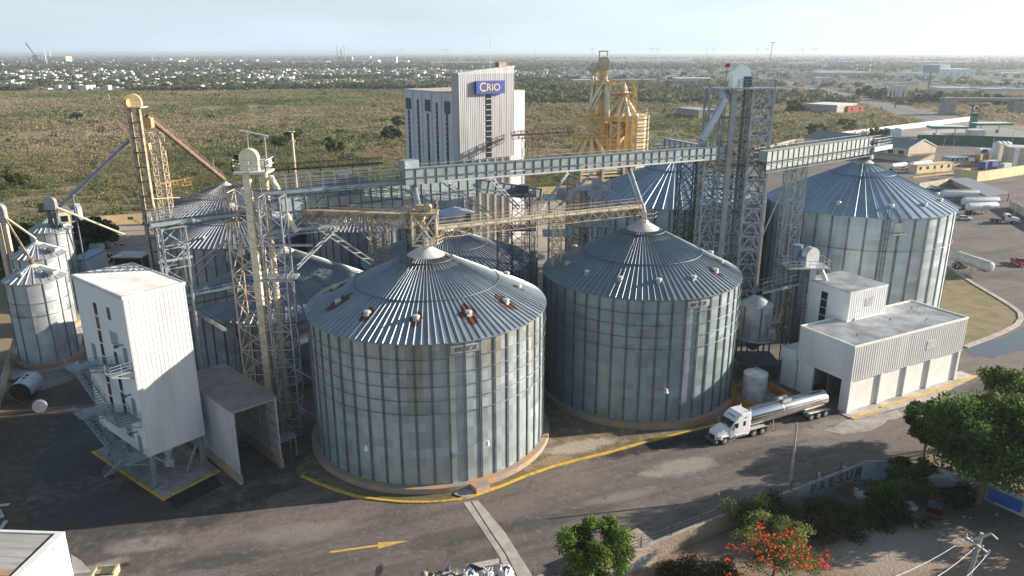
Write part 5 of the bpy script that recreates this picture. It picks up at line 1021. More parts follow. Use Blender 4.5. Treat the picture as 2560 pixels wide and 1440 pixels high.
# white tank in the orange bund
t = thing('white_tank', 'white upright cylindrical tank inside an orange walled bund', 'tank', (36.0, 102.3, 0)); 
MB().lathe([(1.75, .1), (1.75, 4.7), (1.68, 4.78), (.01, 5.25)], 32, (36.0, 102.3, 0)).build('shell', white_d, t, True)
m = MB(); m.bar((37.2, 100.9, .1), (37.2, 100.9, 4.8), .07); m.tube((36, 102.3, 5.1), (36, 102.3, 5.6), .2, 8); m.build('pipework', galv, t)
q = [G(1820, 1025), G(1880, 1050), G(1965, 985), G(1925, 955), G(1835, 975)]; m = MB()
q = [Vector((32.4, 101.2, 0)), Vector((35.6, 98.4, 0)), Vector((41.6, 101.6, 0)), Vector((39.5, 106, 0)), Vector((33.6, 105.4, 0))]
for a, b_ in zip(q, q[1:] + q[:1]): m.bar(a + Vector((0, 0, .7)), b_ + Vector((0, 0, .7)), .22, 1.4)
m.prism([p[:2] for p in q], 0, .08, 1); one(m, 'tank_bund', [orange, conc], 'orange painted bund wall round the white tank', 'bund wall')
# ---------------------------------------------------------------- tan and yellow complex behind
tans = corr('tan corrugated bin sheet', (.74, .63, .43), 'Z', .9, .55, .1, .3, depth=1.0, scale=.5, col2=(.58, .46, .28), lo=.3, hi=.6)
def square_bin(label, N, hd_, lr, ll, z0, z1):
    t = thing('square_bin', label, 'bin', (N[0], N[1], 0), hd_); MB().b2(0, lr, 0, ll, z0, z1).build('wall', tans, t)
    m = MB(); k_ = z0 + .4
    while k_ < z1: m.b2(-.12, lr + .12, -.12, ll + .12, k_, k_ + .18); k_ += 1.35
    m.build('rib', M('tan rib', (.72, .60, .40), .6, 0, .2, 1), t)
    m = MB()
    for x_, y_ in ((0, 0), (lr, 0), (0, ll), (lr, ll), (lr / 2, 0), (0, ll / 2)): m.b2(x_ - .25, x_ + .25, y_ - .25, y_ + .25, 0, z1 + .2)
    m.build('corner_post', M('tan post', (.60, .47, .28), .6, 0, .2, 1), t); MB().b2(.3, lr - .3, .3, ll - .3, 0, z0).build('base', rustc, t)
    return t
N1 = A(1451, 470, 163); square_bin('tan horizontally ribbed bin, the lower and nearer of the two', N1, rad(22), 10.5, 6.5, 8.5, 26.5)
c_ = A(1574, 330, 191); zt_ = A(1574, 287, 191).z; t = thing('round_bin', 'large round tan bin with horizontal ribs, the taller and rear of the two tan bins', 'bin', (c_.x, 191, 0)); MB().lathe([(4.7, 8), (4.7, zt_), (.01, zt_ + .5)], 14, (c_.x, 191, 0)).build('wall', tans, t)
m = MB(); k_ = 9.
while k_ < zt_: m.lathe([(4.72, k_), (4.86, k_ + .02), (4.86, k_ + .16), (4.72, k_ + .18)], 14, (c_.x, 191, 0)); k_ += 1.35
m.build('rib', M('tan rib', (.62, .50, .32), .6, 0, .2, 1), t)
for k_ in range(8): a = math.pi * k_ / 4 + .2; MB().bar((c_.x + 4.75 * math.cos(a), 191 + 4.75 * math.sin(a), 0), (c_.x + 4.75 * math.cos(a), 191 + 4.75 * math.sin(a), zt_ + .3), .3).build('post', cream, t)
m = MB(); rail(m, [(c_.x + 4.4 * math.cos(math.pi * k_ / 4), 191 + 4.4 * math.sin(math.pi * k_ / 4), zt_) for k_ in range(8)], 1.2, 1.6, .07, 2, closed=True); m.build('handrail', rustc, t)
T = thing('distributor_tower', 'yellow distributor tower with fans of pipes above the tan bins', 'tower', (24, 178, 0)); Yc = 178
yl = M('yellow cream paint', (.74, .52, .20), .6, 0, .3, .8, col2=(.50, .32, .12), lo=.3, hi=.5)
pc = lambda u, v, dy=0: A(u, v, Yc + dy)
for u0, u1, vt in ((1478, 1489, 178), (1499, 1517, 165), (1546, 1554, 240), (1566, 1573, 240)):
    a, b_ = pc(u0, vt), pc(u1, vt); m = MB(); m.b2(a.x, b_.x, Yc - .6, Yc + .5, 0, a.z); m.build('elevator_leg', yl, T)
for u, v, r in ((1485, 170, .95), (1509, 160, 1.3)):
    c_ = pc(u, v); m = MB(); head(m, (c_.x, Yc, c_.z - r), r * 2, r * 2.2, 1.6, 12); m.build('elevator_head', M('bare buff head', (.60, .54, .42), .5, .2, .2, 1), T, True)
c_ = pc(1508, 148); m = MB(); 
for dx in (-.9, .9): m.bar((c_.x + dx, Yc, c_.z), (c_.x + dx, Yc, c_.z + 1.7), .18)
m.bar((c_.x - 1.1, Yc, c_.z + 1.7), (c_.x + 1.1, Yc, c_.z + 1.7), .25); m.build('hoist_frame', yel_paint, T)
def plat(u0, u1, v, d=3.4, rl=True):
    a, b_ = pc(u0, v), pc(u1, v); m = MB(); m.b2(a.x, b_.x, Yc - d / 2, Yc + d / 2, a.z - .1, a.z + .1)
    if rl: rail(m, [(a.x, Yc - d / 2, a.z), (b_.x, Yc - d / 2, a.z), (b_.x, Yc + d / 2, a.z)], 1.2, 1.3, .07, 2)
    m.build('platform', yel_paint, T)
plat(1467, 1500, 174, 2.6, False); plat(1496, 1527, 172, 2.6); plat(1468, 1560, 211); plat(1525, 1580, 233, 4); plat(1460, 1540, 292, 6); plat(1440, 1512, 338, 6)
m = MB(); a = pc(1552, 290); lattice(m, (a.x, Yc + 1, 0), (a.x, Yc + 1, pc(1552, 205).z), 6.5, 5, 10, .22, .14, style='x'); a = pc(1478, 340); lattice(m, (a.x, Yc - 2, 0), (a.x, Yc - 2, pc(1478, 290).z), 8, 5, 7, .26, .16, style='x'); m.build('frame', yl, T)
m = MB()
for (cu, cv, cr_, ends, ve) in ((1478, 318, 1.3, (1432, 1446, 1460, 1479, 1496, 1512, 1530), 392), (1561, 232, 1.0, (1526, 1540, 1553, 1572, 1592), 292)):
    c_ = pc(cu, cv); mm2 = MB(); mm2.lathe([(.3, 1.8), (cr_, 0), (cr_ * .9, -.8), (.3, -1.4)], 16, tuple(c_)); mm2.build('distributor_cone', M('buff cone', (.62, .52, .34), .6, .1, .2, 1), T, True)
    for i, eu in enumerate(ends): m2 = MB(); m2.tube(c_ + Vector((0, 0, -.5)), pc(eu, ve, (-3 if i % 2 else 2)), .42, 8); m2.build('feed_pipe', cream_l if i % 2 else cream, T, True)
for a, b_, r in (((1517, 188), (1466, 277), .38), ((1482, 190), (1476, 270), .3), ((1512, 190), (1524, 220), .3), ((1505, 225), (1480, 275), .25), ((1560, 205), (1561, 232), .35)): MB().tube(pc(*a, -1.2), pc(*b_, -1.2), r, 8).build('feed_pipe', cream_l, T, True)
MB().tube(pc(1517, 300, -1), pc(1519, 226, -1), .75, 12).build('cyclone', cream_l, T, True); m = MB(); head(m, tuple(pc(1519, 232, -1)), 1.6, 1.9, 1.2); m.build('cyclone_head', cream_l, T, True)
MB().lathe([(2.6, 2.6), (2.6, 0), (.6, -3.6)], 20, tuple(pc(1538, 335, 2))).build('surge_hopper', rustc, T, True)
m = MB(); p_, q_ = A(1283, 338, 200), A(1445, 328, 186); lattice(m, p_, q_, 1.6, 1.9, 18, .14, .09, side=Vector((.1, -1, 0)), faces='bd'); m.bar(p_, q_, 1.4, .5)
for u in (1312, 1338): c_ = A(u, 345, 196); lattice(m, (c_.x, 196, 0), (c_.x, 196, c_.z), 1.6, 1.6, 8, .12, .07, style='x')
one(m, 'truss_walkway', [rustc], 'beige and rust covered walkway from the mill building to the yellow tower', 'walkway')
m = MB(); p_, q_ = A(680, 418, 205), A(955, 400, 214); lattice(m, p_, q_, 1.6, 1.6, 22, .12, .08, side=Vector((.1, -1, 0)), faces='bd'); m.bar(p_ - Vector((0, 0, .8)), q_ - Vector((0, 0, .8)), 1.4, .4)
for u in (720, 800, 880): c_ = A(u, 412, 208); m.bar((c_.x, 208, 0), (c_.x, 208, c_.z), .3)
one(m, 'truss_walkway', [rusty], 'rusty truss walkway far behind the long footbridge', 'walkway')
c_ = A(729, 332, 225); m = MB().tube((c_.x, 225, 0), (c_.x, 225, c_.z), .42, 10, .36); m.box((c_.x, 225, c_.z + .4), (1.6, 1.6, .2)); rail(m, [(c_.x - .8, 224.2, c_.z + .4), (c_.x + .8, 224.2, c_.z + .4)], 1.3, .8, .07, 2); m.box((c_.x, 225, c_.z - 2.4), (1.5, 1.5, .15)); one(m, 'chimney_pole', [cream], 'slim cream pole with a small railed top in front of the scrub', 'pole')
for u, v in ((682, 362), (745, 405)):
    c_ = A(u, v, 214); m = MB()
    for dx, dy in ((-1.2, -1), (1.2, -1), (0, 1.2)): m.bar((c_.x + dx * 1.6, 214 + dy, 12), c_, .1)
    m.bar((c_.x - 1, 214, c_.z - 4), (c_.x + 1, 214, c_.z - 4), .08); m.bar((c_.x - 1.9, 214, 12), (c_.x + 1.9, 214, 12), .1); m.bar((c_.x, 214, 0), (c_.x, 214, 12.5), .25)
    one(m, 'tripod_mast', [cream if u < 700 else galv], ('taller cream' if u < 700 else 'shorter grey') + ' tripod mast behind the long footbridge', 'mast')
# ---------------------------------------------------------------- vehicles
tyre_m = black; rim_m = M('alloy rim', (.55, .55, .56), .35, .6, .2, 3)
def bevel(o, w=.06, seg=2):
    k = o.modifiers.new('bevel', 'BEVEL'); k.width = w; k.segments = seg; k.limit_method = 'ANGLE'; k.angle_limit = rad(35); return o
def wheel(t, x, y, r=.5, w=.3, dual=False):
    """y is the outer face; sign gives the side"""
    sg = 1 if y > 0 else -1; ww = w * (2.1 if dual else 1)
    o = MB().tube((x, y, r), (x, y - sg * ww, r), r, 20).build('tyre', tyre_m, None); wh = o; wh.name = 'wheel'; wh.data.name = 'wheel'; wh.parent = t
    m = MB(); m.tube((x, y + sg * .01, r), (x, y - sg * .04, r), r * .58, 16); m.tube((x, y + sg * .06, r), (x, y, r), r * .2, 10); rm = m.build('rim', rim_m); rm.parent = wh
    return wh
def put(o, parent): o.parent = parent; return o
def B_(mb, name, mat_, t, bev=0., smooth=False):
    o = mb.build(name, mat_, None, smooth); o.parent = t
    if bev: bevel(o, bev)
    return o
def fender(t, x0, x1, y0, y1, z, mat_, drop=.28):
    m = MB(); m.b2(x0, x1, y0, y1, z, z + .05)
    m.add([(x1, y0, z + .05), (x1 + .35, y0, z - drop), (x1 + .35, y1, z - drop), (x1, y1, z + .05)], [(0, 1, 2, 3), (3, 2, 1, 0)]); m.add([(x0, y0, z + .05), (x0 - .35, y0, z - drop), (x0 - .35, y1, z - drop), (x0, y1, z + .05)], [(0, 3, 2, 1), (0, 1, 2, 3)])
    return B_(m, 'mudguard', mat_, t)
def tank_trailer(name, label, x0, x1, r, zc, mat_, axles, group=None, dome=True, hopper=False, letter=None, legs=True, fend=True, stripe=None):
    """tank from x1 (rear) to x0 (front), local x forward"""
    t = thing(name, label, 'tank trailer', (0, 0, 0), .0001, group); t['category'] = 'tanker'
    m = MB(); n = 26; prof = [(x1, .02), (x1 + .02, r * .5), (x1 + .1, r * .82), (x1 + .25, r * .97), (x1 + .45, r), (x0 - .45, r), (x0 - .25, r * .97), (x0 - .1, r * .82), (x0 - .02, r * .5), (x0, .02)]; vs = []; fs = []
    for (x, rr) in prof:
        for i in range(n): a = 2 * math.pi * i / n; vs.append((x, rr * math.cos(a), zc + rr * math.sin(a)))
    for j in range(len(prof) - 1):
        for i in range(n): fs.append((j * n + i, j * n + (i + 1) % n, (j + 1) * n + (i + 1) % n, (j + 1) * n + i))
    m.add(vs, fs); B_(m, 'tank', mat_, t, 0, True)
    L_ = x0 - x1
    if dome:
        xm = x1 + L_ * .52; m = MB()
        for d in (-1.0, 1.0):
            vs = []; 
            for i in range(n): a = 2 * math.pi * i / n; vs += [(xm + d - .04, (r + .03) * math.cos(a), zc + (r + .03) * math.sin(a)), (xm + d + .04, (r + .03) * math.cos(a), zc + (r + .03) * math.sin(a))]
            if d > 0: m.add(vs, [(2 * i, 2 * ((i + 1) % n), 2 * ((i + 1) % n) + 1, 2 * i + 1) for i in range(n)])
        m.b2(xm - 1.0, xm + 1.0, -.95, .85, zc + r - .05, zc + r + .03); m.b2(xm - .8, xm + .7, -.5, .45, zc + r, zc + r + .12)
        for yy in (-.5, .45): m.b2(xm - .8, xm + .7, yy - .1, yy + .1, zc + r + .05, zc + r + .3)
        m.b2(xm - .85, xm - .7, -.5, .45, zc + r + .03, zc + r + .28); m.tube((xm - .1, 0, zc + r + .1), (xm - .1, 0, zc + r + .26), .25, 12); B_(m, 'dome_box', alu, t)
        m = MB(); m.bar((x1 + .8, .25, zc + r + .02), (x0 - .6, .25, zc + r + .02), .3, .04); m.bar((x1 + .6, -.02, zc + r + .06), (x0 - .5, -.02, zc + r + .06), .03); B_(m, 'walkway', galv_d, t)
    if hopper:
        for xc in (x1 + L_ * .3, x1 + L_ * .7): m = MB(); m.lathe([(r * .8, zc - r * .55), (.18, .6)], 12, (xc, 0, 0)); B_(m, 'hopper', mat_, t, 0, True)
        m = MB(); m.b2(x1 + .6, x0 - .6, -.35, .35, zc + r - .03, zc + r + .12); rail(m, [(x1 + .6, .4, zc + r), (x0 - .6, .4, zc + r)], .5, 2, .04, 1); B_(m, 'walkway', white_d, t)
        m = MB(); m.bar((x1 + L_ * .5, -r * .95, zc - .5), (x1 + L_ * .53, -r * .9, zc + .35), .1); m.bar((x1 + L_ * .56, -r * .95, zc - .5), (x1 + L_ * .53, -r * .9, zc + .35), .1); B_(m, 'hose_hook', galv_d, t)
    m = MB()
    for yy in (-.5, .5): m.bar((x1 + .6, yy, zc - r - .05), (axles[0] + 1.0, yy, zc - r - .05), .14, .3)
    m.b2(x0 - 2.4, x0 - .9, -.6, .6, zc - r - .12, zc - r + .2); m.b2(x1 - .05, x1 + .25, -1.1, 1.1, .55, .75); m.bar((x1 + .2, -.6, .7), (x1 + .5, -.6, zc - r + .3), .12); m.bar((x1 + .2, .6, .7), (x1 + .5, .6, zc - r + .3), .12)
    B_(m, 'chassis', galv_d, t)
    for ax in axles:
        for s in (1, -1): wheel(t, ax, s * 1.25, .5, .27, True)
    if fend:
        for s in (1, -1): fender(t, min(axles) - .5, max(axles) + .5, s * .65 if s > 0 else -1.3, 1.3 if s > 0 else -.65, 1.12, alu)
    if legs:
        m = MB()
        for s in (1, -1): m.bar((x0 - 4.6, s * .85, zc - r + .2), (x0 - 4.6, s * .85, .35), .14); m.bar((x0 - 4.6, s * .85, .4), (x0 - 4.0, s * .85, zc - r), .08); m.box((x0 - 4.6, s * .85, .3), (.3, .3, .06))
        B_(m, 'landing_leg', galv, t)
    if letter:
        txt, sz, xc, col_ = letter
        for s in (1, -1):
            vs, fs = text_mesh(txt, sz, .01); m = MB(); out = []
            for v in vs:
                a = v[1] / r + rad(8); out.append((xc + v[0] * (1 if s < 0 else -1), s * (r + .02 + v[2]) * math.cos(a), zc + (r + .02) * math.sin(a)))
            m.add(out, fs); B_(m, 'lettering', col_, t)
    return t
def tractor(label, sleeper=True, ax2=(-5.0, -6.5), paint=None, group=None, text=None):
    t = thing('tractor_unit', label, 'truck', (0, 0, 0), .0001, group); pt = paint or M('white truck paint', (.80, .81, .82), .3, 0, .04, 1, spec=.6)
    W = 1.2
    def loft(name, secs, mat_, bev=.06):
        """secs: (x, halfwidth, z0, z1)"""
        m = MB(); vs = []
        for (x, hw_, z0, z1) in secs: vs += [(x, -hw_, z0), (x, hw_, z0), (x, hw_, z1), (x, -hw_, z1)]
        fs = [(0, 1, 2, 3)]; k = len(secs)
        for j in range(k - 1):
            o = 4 * j
            for i in range(4): fs.append((o + i, o + 4 + i, o + 4 + (i + 1) % 4, o + (i + 1) % 4))
        o = 4 * (k - 1); fs.append((o + 3, o + 2, o + 1, o)); m.add(vs, fs); return B_(m, name, mat_, t, bev)
    if sleeper:
        loft('hood', [(1.25, .62, .62, 1.35), (1.05, .80, .55, 1.68), (.2, .92, .95, 1.95), (-.85, 1.02, .95, 2.12)], pt, .09)
        loft('cab', [(-.80, 1.08, .62, 2.1), (-1.45, 1.2, .55, 3.02), (-2.0, 1.24, .55, 3.55), (-2.6, 1.25, .55, 3.85), (-4.1, 1.25, .6, 3.95)], pt, .12)
        m = MB(); m.add([(-.86, -1.0, 2.16), (-.86, 1.0, 2.16), (-1.43, 1.1, 2.96), (-1.43, -1.1, 2.96)], [(0, 1, 2, 3)]); m.v = [(x + .05, y, z + .03) for x, y, z in m.v]; B_(m, 'windscreen', glass, t)
        zt, xb = 3.95, -4.1
        for s in (1, -1): MBx = MB(); MBx.b2(-4.25, -4.0, s * 1.1 - .06, s * 1.1 + .06, .9, 3.8); B_(MBx, 'side_extender', pt, t)
    else:
        loft('hood', [(1.5, .60, .75, 1.5), (1.35, .70, .7, 1.75), (.3, .78, .95, 1.95), (-.6, .92, .95, 2.05)], pt, .09)
        loft('cab', [(-.55, 1.0, .7, 2.0), (-.95, 1.1, .7, 2.75), (-1.2, 1.12, .7, 2.85), (-2.4, 1.12, .7, 2.85)], pt, .1)
        m = MB(); m.add([(-.56, -.9, 2.1), (-.56, .9, 2.1), (-.9, .98, 2.7), (-.9, -.98, 2.7)], [(0, 1, 2, 3)]); m.v = [(x + .05, y, z + .02) for x, y, z in m.v]; B_(m, 'windscreen', glass, t)
        zt, xb = 2.85, -2.4
    hx = 1.25 if sleeper else 1.5
    m = MB(); m.add([(hx + .02, -.5, .75), (hx + .02, .5, .75), (hx - .12, .55, 1.5), (hx - .12, -.55, 1.5)], [(0, 1, 2, 3)]); m.b2(hx - .15, hx + .012, -.52, .52, .72, 1.3); B_(m, 'grille', black, t)
    m = MB(); m.b2(hx - .1, hx + .3, -1.12, 1.12, .32, .72); B_(m, 'bumper', galv_d if sleeper else chrome, t, .06)
    for s in (1, -1):
        m = MB(); m.b2(hx - .42, hx - .12, s * .84 - .14, s * .84 + .14, .95, 1.2); B_(m, 'headlight', M('headlight glass', (.25, .27, .30), .1, .3, .1, 3), t, .04)
        m = MB(); m.b2(-.6, .55, s * .98 - .2, s * .98 + .2, 1.05, 1.18); m.b2(.4, .75, s * .98 - .2, s * .98 + .2, .75, 1.1); B_(m, 'wing', pt, t, .05)
        xd = -1.3
        m = MB(); yy = s * (1.245 if sleeper else 1.125); m.add([(-1.12 if sleeper else -.95, yy, 2.05), (-2.05 if sleeper else -1.9, yy, 2.05), (-2.05 if sleeper else -1.9, yy, 2.75 if sleeper else 2.62), (-1.5 if sleeper else -1.15, yy, 2.75 if sleeper else 2.62)], [(0, 1, 2, 3), (3, 2, 1, 0)]); B_(m, 'side_window', glass, t)
        if sleeper: m = MB(); m.b2(-3.3, -2.85, yy - .01, yy + .01, 2.1, 2.8); B_(m, 'sleeper_window', glass, t)
        m = MB(); m.bar((-1.0, s * 1.2, 2.1), (-1.0, s * 1.55, 2.1), .06); m.b2(-1.12, -.95, s * 1.55 - .1, s * 1.55 + .1, 1.95, 2.6); B_(m, 'mirror', galv, t, .03)
        m = MB(); m.tube((-1.7, s * 1.0, .8), (-3.4 if sleeper else -2.6, s * 1.0, .8), .33, 14); B_(m, 'fuel_tank', alu, t, 0, True)
        m = MB(); m.b2(-1.9, -.7, s * 1.05 - .15, s * 1.05 + .15, .35, .42); B_(m, 'step', galv, t)
        m = MB(); m.tube((xb - .15, s * .95, .9), (xb - .15, s * .95, zt + .25), .08, 10); B_(m, 'exhaust_stack', chrome, t, 0, True)
        wheel(t, 0, s * 1.22, .52, .3)
        for ax in ax2: wheel(t, ax, s * 1.25, .52, .28, True)
        if sleeper: fender(t, ax2[1] - .55, ax2[0] + .55, s * .62 if s > 0 else -1.3, 1.3 if s > 0 else -.62, 1.16, M('bright mudguard', (.75, .75, .74), .3, .4, .1, 2), .25)
    m = MB()
    for yy in (-.42, .42): m.bar((1.0, yy, .75), (ax2[1] - .9, yy, .75), .12, .28)
    m.b2(ax2[1], ax2[0], -.45, .45, .9, 1.12); m.b2(ax2[1] - 1.0, ax2[1] - .85, -1.1, 1.1, .5, .8); m.b2(-4.3 if sleeper else -2.9, -3.9 if sleeper else -2.5, -.6, .6, .8, 2.0); B_(m, 'chassis', galv_d, t)
    return t
hdg = math.atan2(-8.0, -16.6); Hh = Vector((math.cos(hdg), math.sin(hdg), 0)); Rr = Vector((Hh.y, -Hh.x, 0))
P0 = Vector((28.3, 89.4, .02)) + Rr * 1.2
trk = tractor('white sleeper cab tractor unit pulling a polished tanker out of the white building', True, (-5.0, -6.5)); place(trk, P0, hdg)
def loc_text(par, txt, sz, org, right, up, mat_, nm='lettering'):
    o = put_text(txt, sz, org, right, up, mat_, None, nm, .01); o.parent = par; return o
inkb = M('blue grey ink', (.10, .12, .20), .6, 0, .2, 3)
n1 = Vector((-1.15, 0, .55)).normalized()
loc_text(trk, 'TRANSMEX', .30, (-1.80, 0, 3.42), (0, 1, 0), (-.58, 0, .81), inkb); loc_text(trk, '8670', .22, (-3.2, 1.265, 3.3), (-1, 0, 0), (0, 0, 1), inkb); loc_text(trk, '8670', .22, (-3.2, -1.265, 3.3), (1, 0, 0), (0, 0, 1), inkb)
tk = tank_trailer('tank_trailer', 'long mirror polished tank trailer with three rear axles, half out of the building', -4.1, -18.9, 1.24, 2.52, chrome, (-15.6, -17.0, -18.4), letter=('Tanker', .7, -16.9, M('orange red lettering', (.5, .10, .04), .5, 0, .2, 3)) if False else None)
place(tk, P0, hdg)
m = MB(); 
for k_ in range(5): m.bar((-15.4 - k_ * .45, 1.24, 2.45), (-15.2 - k_ * .45, 1.20, 2.85), .07); m.bar((-15.4 - k_ * .45, 1.24, 2.45), (-15.65 - k_ * .45, 1.24, 2.5), .07)
B_(m, 'lettering', M('orange red lettering', (.5, .10, .04), .5, 0, .2, 3), tk)
# cars
def car(name, label, cat, paint, L=4.4, W=1.72, H=1.42, kind='sedan', group=None):
    t = thing(name, label, cat, (0, 0, 0), .0001, group); h = L / 2; w = W / 2
    if kind == 'pickup': prof = [(-h, .45), (-h, 1.05), (-h + 1.9, 1.08), (h - 1.3, 1.08), (h - .1, .95), (h, .7), (h, .4)]; cab_ = (-.2, 1.35, -.05, 1.0)
    elif kind == 'van': prof = [(-h, .35), (-h, 1.2), (-h + .2, 1.3), (h - .5, 1.3), (h - .05, .95), (h, .4)]; cab_ = (-h + .05, h - .45, -h + .1, h - 1.0)
    else: prof = [(-h, .4), (-h, .88), (-h + .15, .95), (h - 1.15, .95), (h - .15, .78), (h, .62), (h, .35)]; cab_ = (-h + (.35 if kind == 'sedan' else .1), h - 1.15, -h + (1.0 if kind == 'sedan' else .45), h - 1.95)
    m = MB(); m.xprism(prof, -w, w); B_(m, 'body', paint, t, .09)
    xa, xb_, xc_, xd_ = cab_; zb = prof[2][1] - .02
    m = MB(); k = .84; m.add([(xa, -w * .94, zb), (xb_, -w * .94, zb), (xb_, w * .94, zb), (xa, w * .94, zb), (xc_, -w * k, H - .06), (xd_, -w * k, H - .06), (xd_, w * k, H - .06), (xc_, w * k, H - .06)], [(3, 2, 1, 0), (4, 5, 6, 7), (0, 1, 5, 4), (1, 2, 6, 5), (2, 3, 7, 6), (3, 0, 4, 7)]); B_(m, 'window_band', glass, t, .04)
    m = MB(); m.b2(xc_ + .04, xd_ - .04, -w * k + .02, w * k - .02, H - .07, H)
    xm = (xc_ + xd_) / 2
    for s in (1, -1):
        for (a, b_) in (((xa, zb), (xc_, H - .04)), ((xb_, zb), (xd_, H - .04)), ((xm, zb), (xm, H - .04))): m.bar((a[0], s * w * .95, a[1]), (b_[0], s * w * (k + .01), b_[1]), .09, .06)
    B_(m, 'roof', paint, t, .03)
    if kind == 'pickup': m = MB(); m.b2(-h + .12, -.35, -w + .12, w - .12, 1.0, 1.1); B_(m, 'load_bed', black, t)
    for x_ in (-h + .8, h - .85):
        for s in (1, -1): wheel(t, x_, s * (w + .01), .32, .2)
    for s in (1, -1): m = MB(); m.b2(h - .12, h + .01, s * w * .72 - .16, s * w * .72 + .16, .6, .76); B_(m, 'headlight', chrome, t)
    return t
def at_px(o, u0, v0, u1, v1, off=0., z=.02):
    """stand a vehicle so that it runs from ground pixel (u0,v0) to (u1,v1), heading to the second"""
    a, b_ = G(u0, v0), G(u1, v1); d = b_ - a; return place(o, (a + b_) / 2 + Vector((-d.y, d.x, 0)).normalized() * off + Vector((0, 0, z)), math.atan2(d.y, d.x))
c = car('parked_car', 'white hatchback parked furthest back near the beige wall', 'car', car_white, 4.0, 1.7, 1.45, 'hatch', 'white cars parked in the right yard'); at_px(c, 2347, 476, 2322, 475)
c = car('parked_car', 'white sedan parked beside the silo under the lettered tank trailer', 'car', car_white, 4.5, 1.75, 1.4, 'sedan', 'white cars parked in the right yard'); at_px(c, 2388, 550, 2430, 553)
c = car('pickup_truck', 'red pickup truck cut by the right edge of the yard', 'pickup', red_p, 5.2, 1.85, 1.75, 'pickup'); at_px(c, 2530, 655, 2562, 672)
c = car('parked_van', 'small white van beside the weighbridge barrier', 'van', car_white, 5.2, 1.9, 2.1, 'van'); at_px(c, 2388, 440, 2413, 440)
c = car('parked_car', 'dark red car under the trees behind the blue tarpaulin wall', 'car', M('dark red paint', (.06, .008, .012), .35, 0, .1, 1), 4.4, 1.75, 1.45, 'sedan'); at_px(c, 2335, 1260, 2330, 1300)
tr2 = tractor('white day cab truck parked by the yard wall with nothing coupled', False, (-3.9, -5.2)); a, b_ = G(2480, 559), G(2533, 562); d = (b_ - a); hd2 = math.atan2(d.y, d.x); place(tr2, b_ + Vector((-d.y, d.x, 0)).normalized() * 1.2, hd2)
wt = M('white tank paint', (.72, .74, .77), .4, .1, .1, .6)
blue_ink = M('blue lettering', (.03, .06, .30), .5, 0, .1, 3)
t1 = tank_trailer('tank_trailer', 'white tank trailer with blue lettering, next to the white day cab truck', 5.6, -5.6, 1.25, 2.5, wt, (-4.3, -3.0), 'tank trailers in the right yard', dome=False, letter=('CRIO', 1.1, .6, blue_ink), fend=False); at_px(t1, 2408, 541, 2507, 536, 1.2)
t2 = tank_trailer('tank_trailer', 'long white hopper tank trailer directly behind the lettered one', 6.4, -6.4, 1.3, 2.6, wt, (-5.0, -3.7), 'tank trailers in the right yard', dome=False, hopper=True, fend=False); at_px(t2, 2394, 527, 2512, 524, 1.2)
t3 = tank_trailer('tank_trailer', 'white hopper tank trailer with a dark roof walkway, furthest from the tractor', 6.6, -6.6, 1.3, 2.6, wt, (5.0, 3.7), 'tank trailers in the right yard', dome=False, hopper=True, fend=False); at_px(t3, 2340, 507, 2462, 506, 1.2)
t4 = tank_trailer('tank_trailer', 'grimy white hopper tank trailer standing alone beside the curved kerb', 5.2, -5.2, 1.2, 2.5, white_d, (-4.3, -3.1), 'tank trailers in the right yard', dome=False, hopper=True, fend=False); at_px(t4, 2378, 668, 2462, 697, 1.0)
t5 = tank_trailer('tank_trailer', 'bright tank trailer beside the warehouse, left one of the coupled pair', 5.0, -5.0, 1.2, 2.4, M('bright tank steel', (.8, .8, .8), .3, .4, .1, 1), (-4, -2.7), 'tank trailers by the warehouse', dome=False, fend=False); at_px(t5, 2222, 431, 2262, 426)
t6 = tank_trailer('tank_trailer', 'bright tank trailer beside the warehouse, right one of the coupled pair', 6.4, -6.4, 1.25, 2.4, M('bright tank steel', (.8, .8, .8), .3, .4, .1, 1), (-5, -3.7), 'tank trailers by the warehouse', dome=False, fend=False); at_px(t6, 2270, 427, 2328, 421)
def box_truck(label, name, cat, L, H, mats_, open_=False):
    t = thing(name, label, cat, (0, 0, 0), .0001); m = MB(); m.b2(-L / 2, L / 2, -1.25, 1.25, 1.1, H)
    for k_ in range(int(L / 1.5)): m.b2(-L / 2 + .4 + k_ * 1.5, -L / 2 + .55 + k_ * 1.5, -1.3, 1.3, 1.1, H)
    B_(m, 'load_box', mats_, t); 
    for x_ in (-L / 2 + 1.2, -L / 2 + 2.5, L / 2 - 1.3):
        for s in (1, -1): wheel(t, x_, s * 1.2, .5, .28)
    m = MB(); m.b2(-L / 2 + .1, L / 2 - .1, -1.15, 1.15, H, H + .1); B_(m, 'cover', white_d, t); return t
o = box_truck('blue slatted trailer behind the long yellow wall', 'slatted_trailer', 'trailer', 11, 3.6, M('blue slats', (.03, .09, .36), .5, 0, .25, 1)); at_px(o, 2446, 428, 2492, 421)
o = box_truck('white slatted trailer in front of the blue one behind the yellow wall', 'slatted_trailer', 'trailer', 6, 3.2, white_d); at_px(o, 2498, 430, 2520, 427)
o = box_truck('orange brown open crate trailer behind the blue trailer', 'slatted_trailer', 'trailer', 8, 3.6, M('orange ply', (.55, .28, .10), .7, 0, .3, .8)); at_px(o, 2436, 408, 2468, 404)
o = box_truck('white truck cab beside a blue box among the trailers', 'box_truck', 'truck', 5, 3.6, car_white); at_px(o, 2440, 392, 2458, 390)
o = box_truck('dark blue box truck right of the white truck cab', 'box_truck', 'truck', 4, 3.6, M('navy box', (.015, .03, .14), .5, 0, .2, 1)); at_px(o, 2458, 394, 2472, 392)
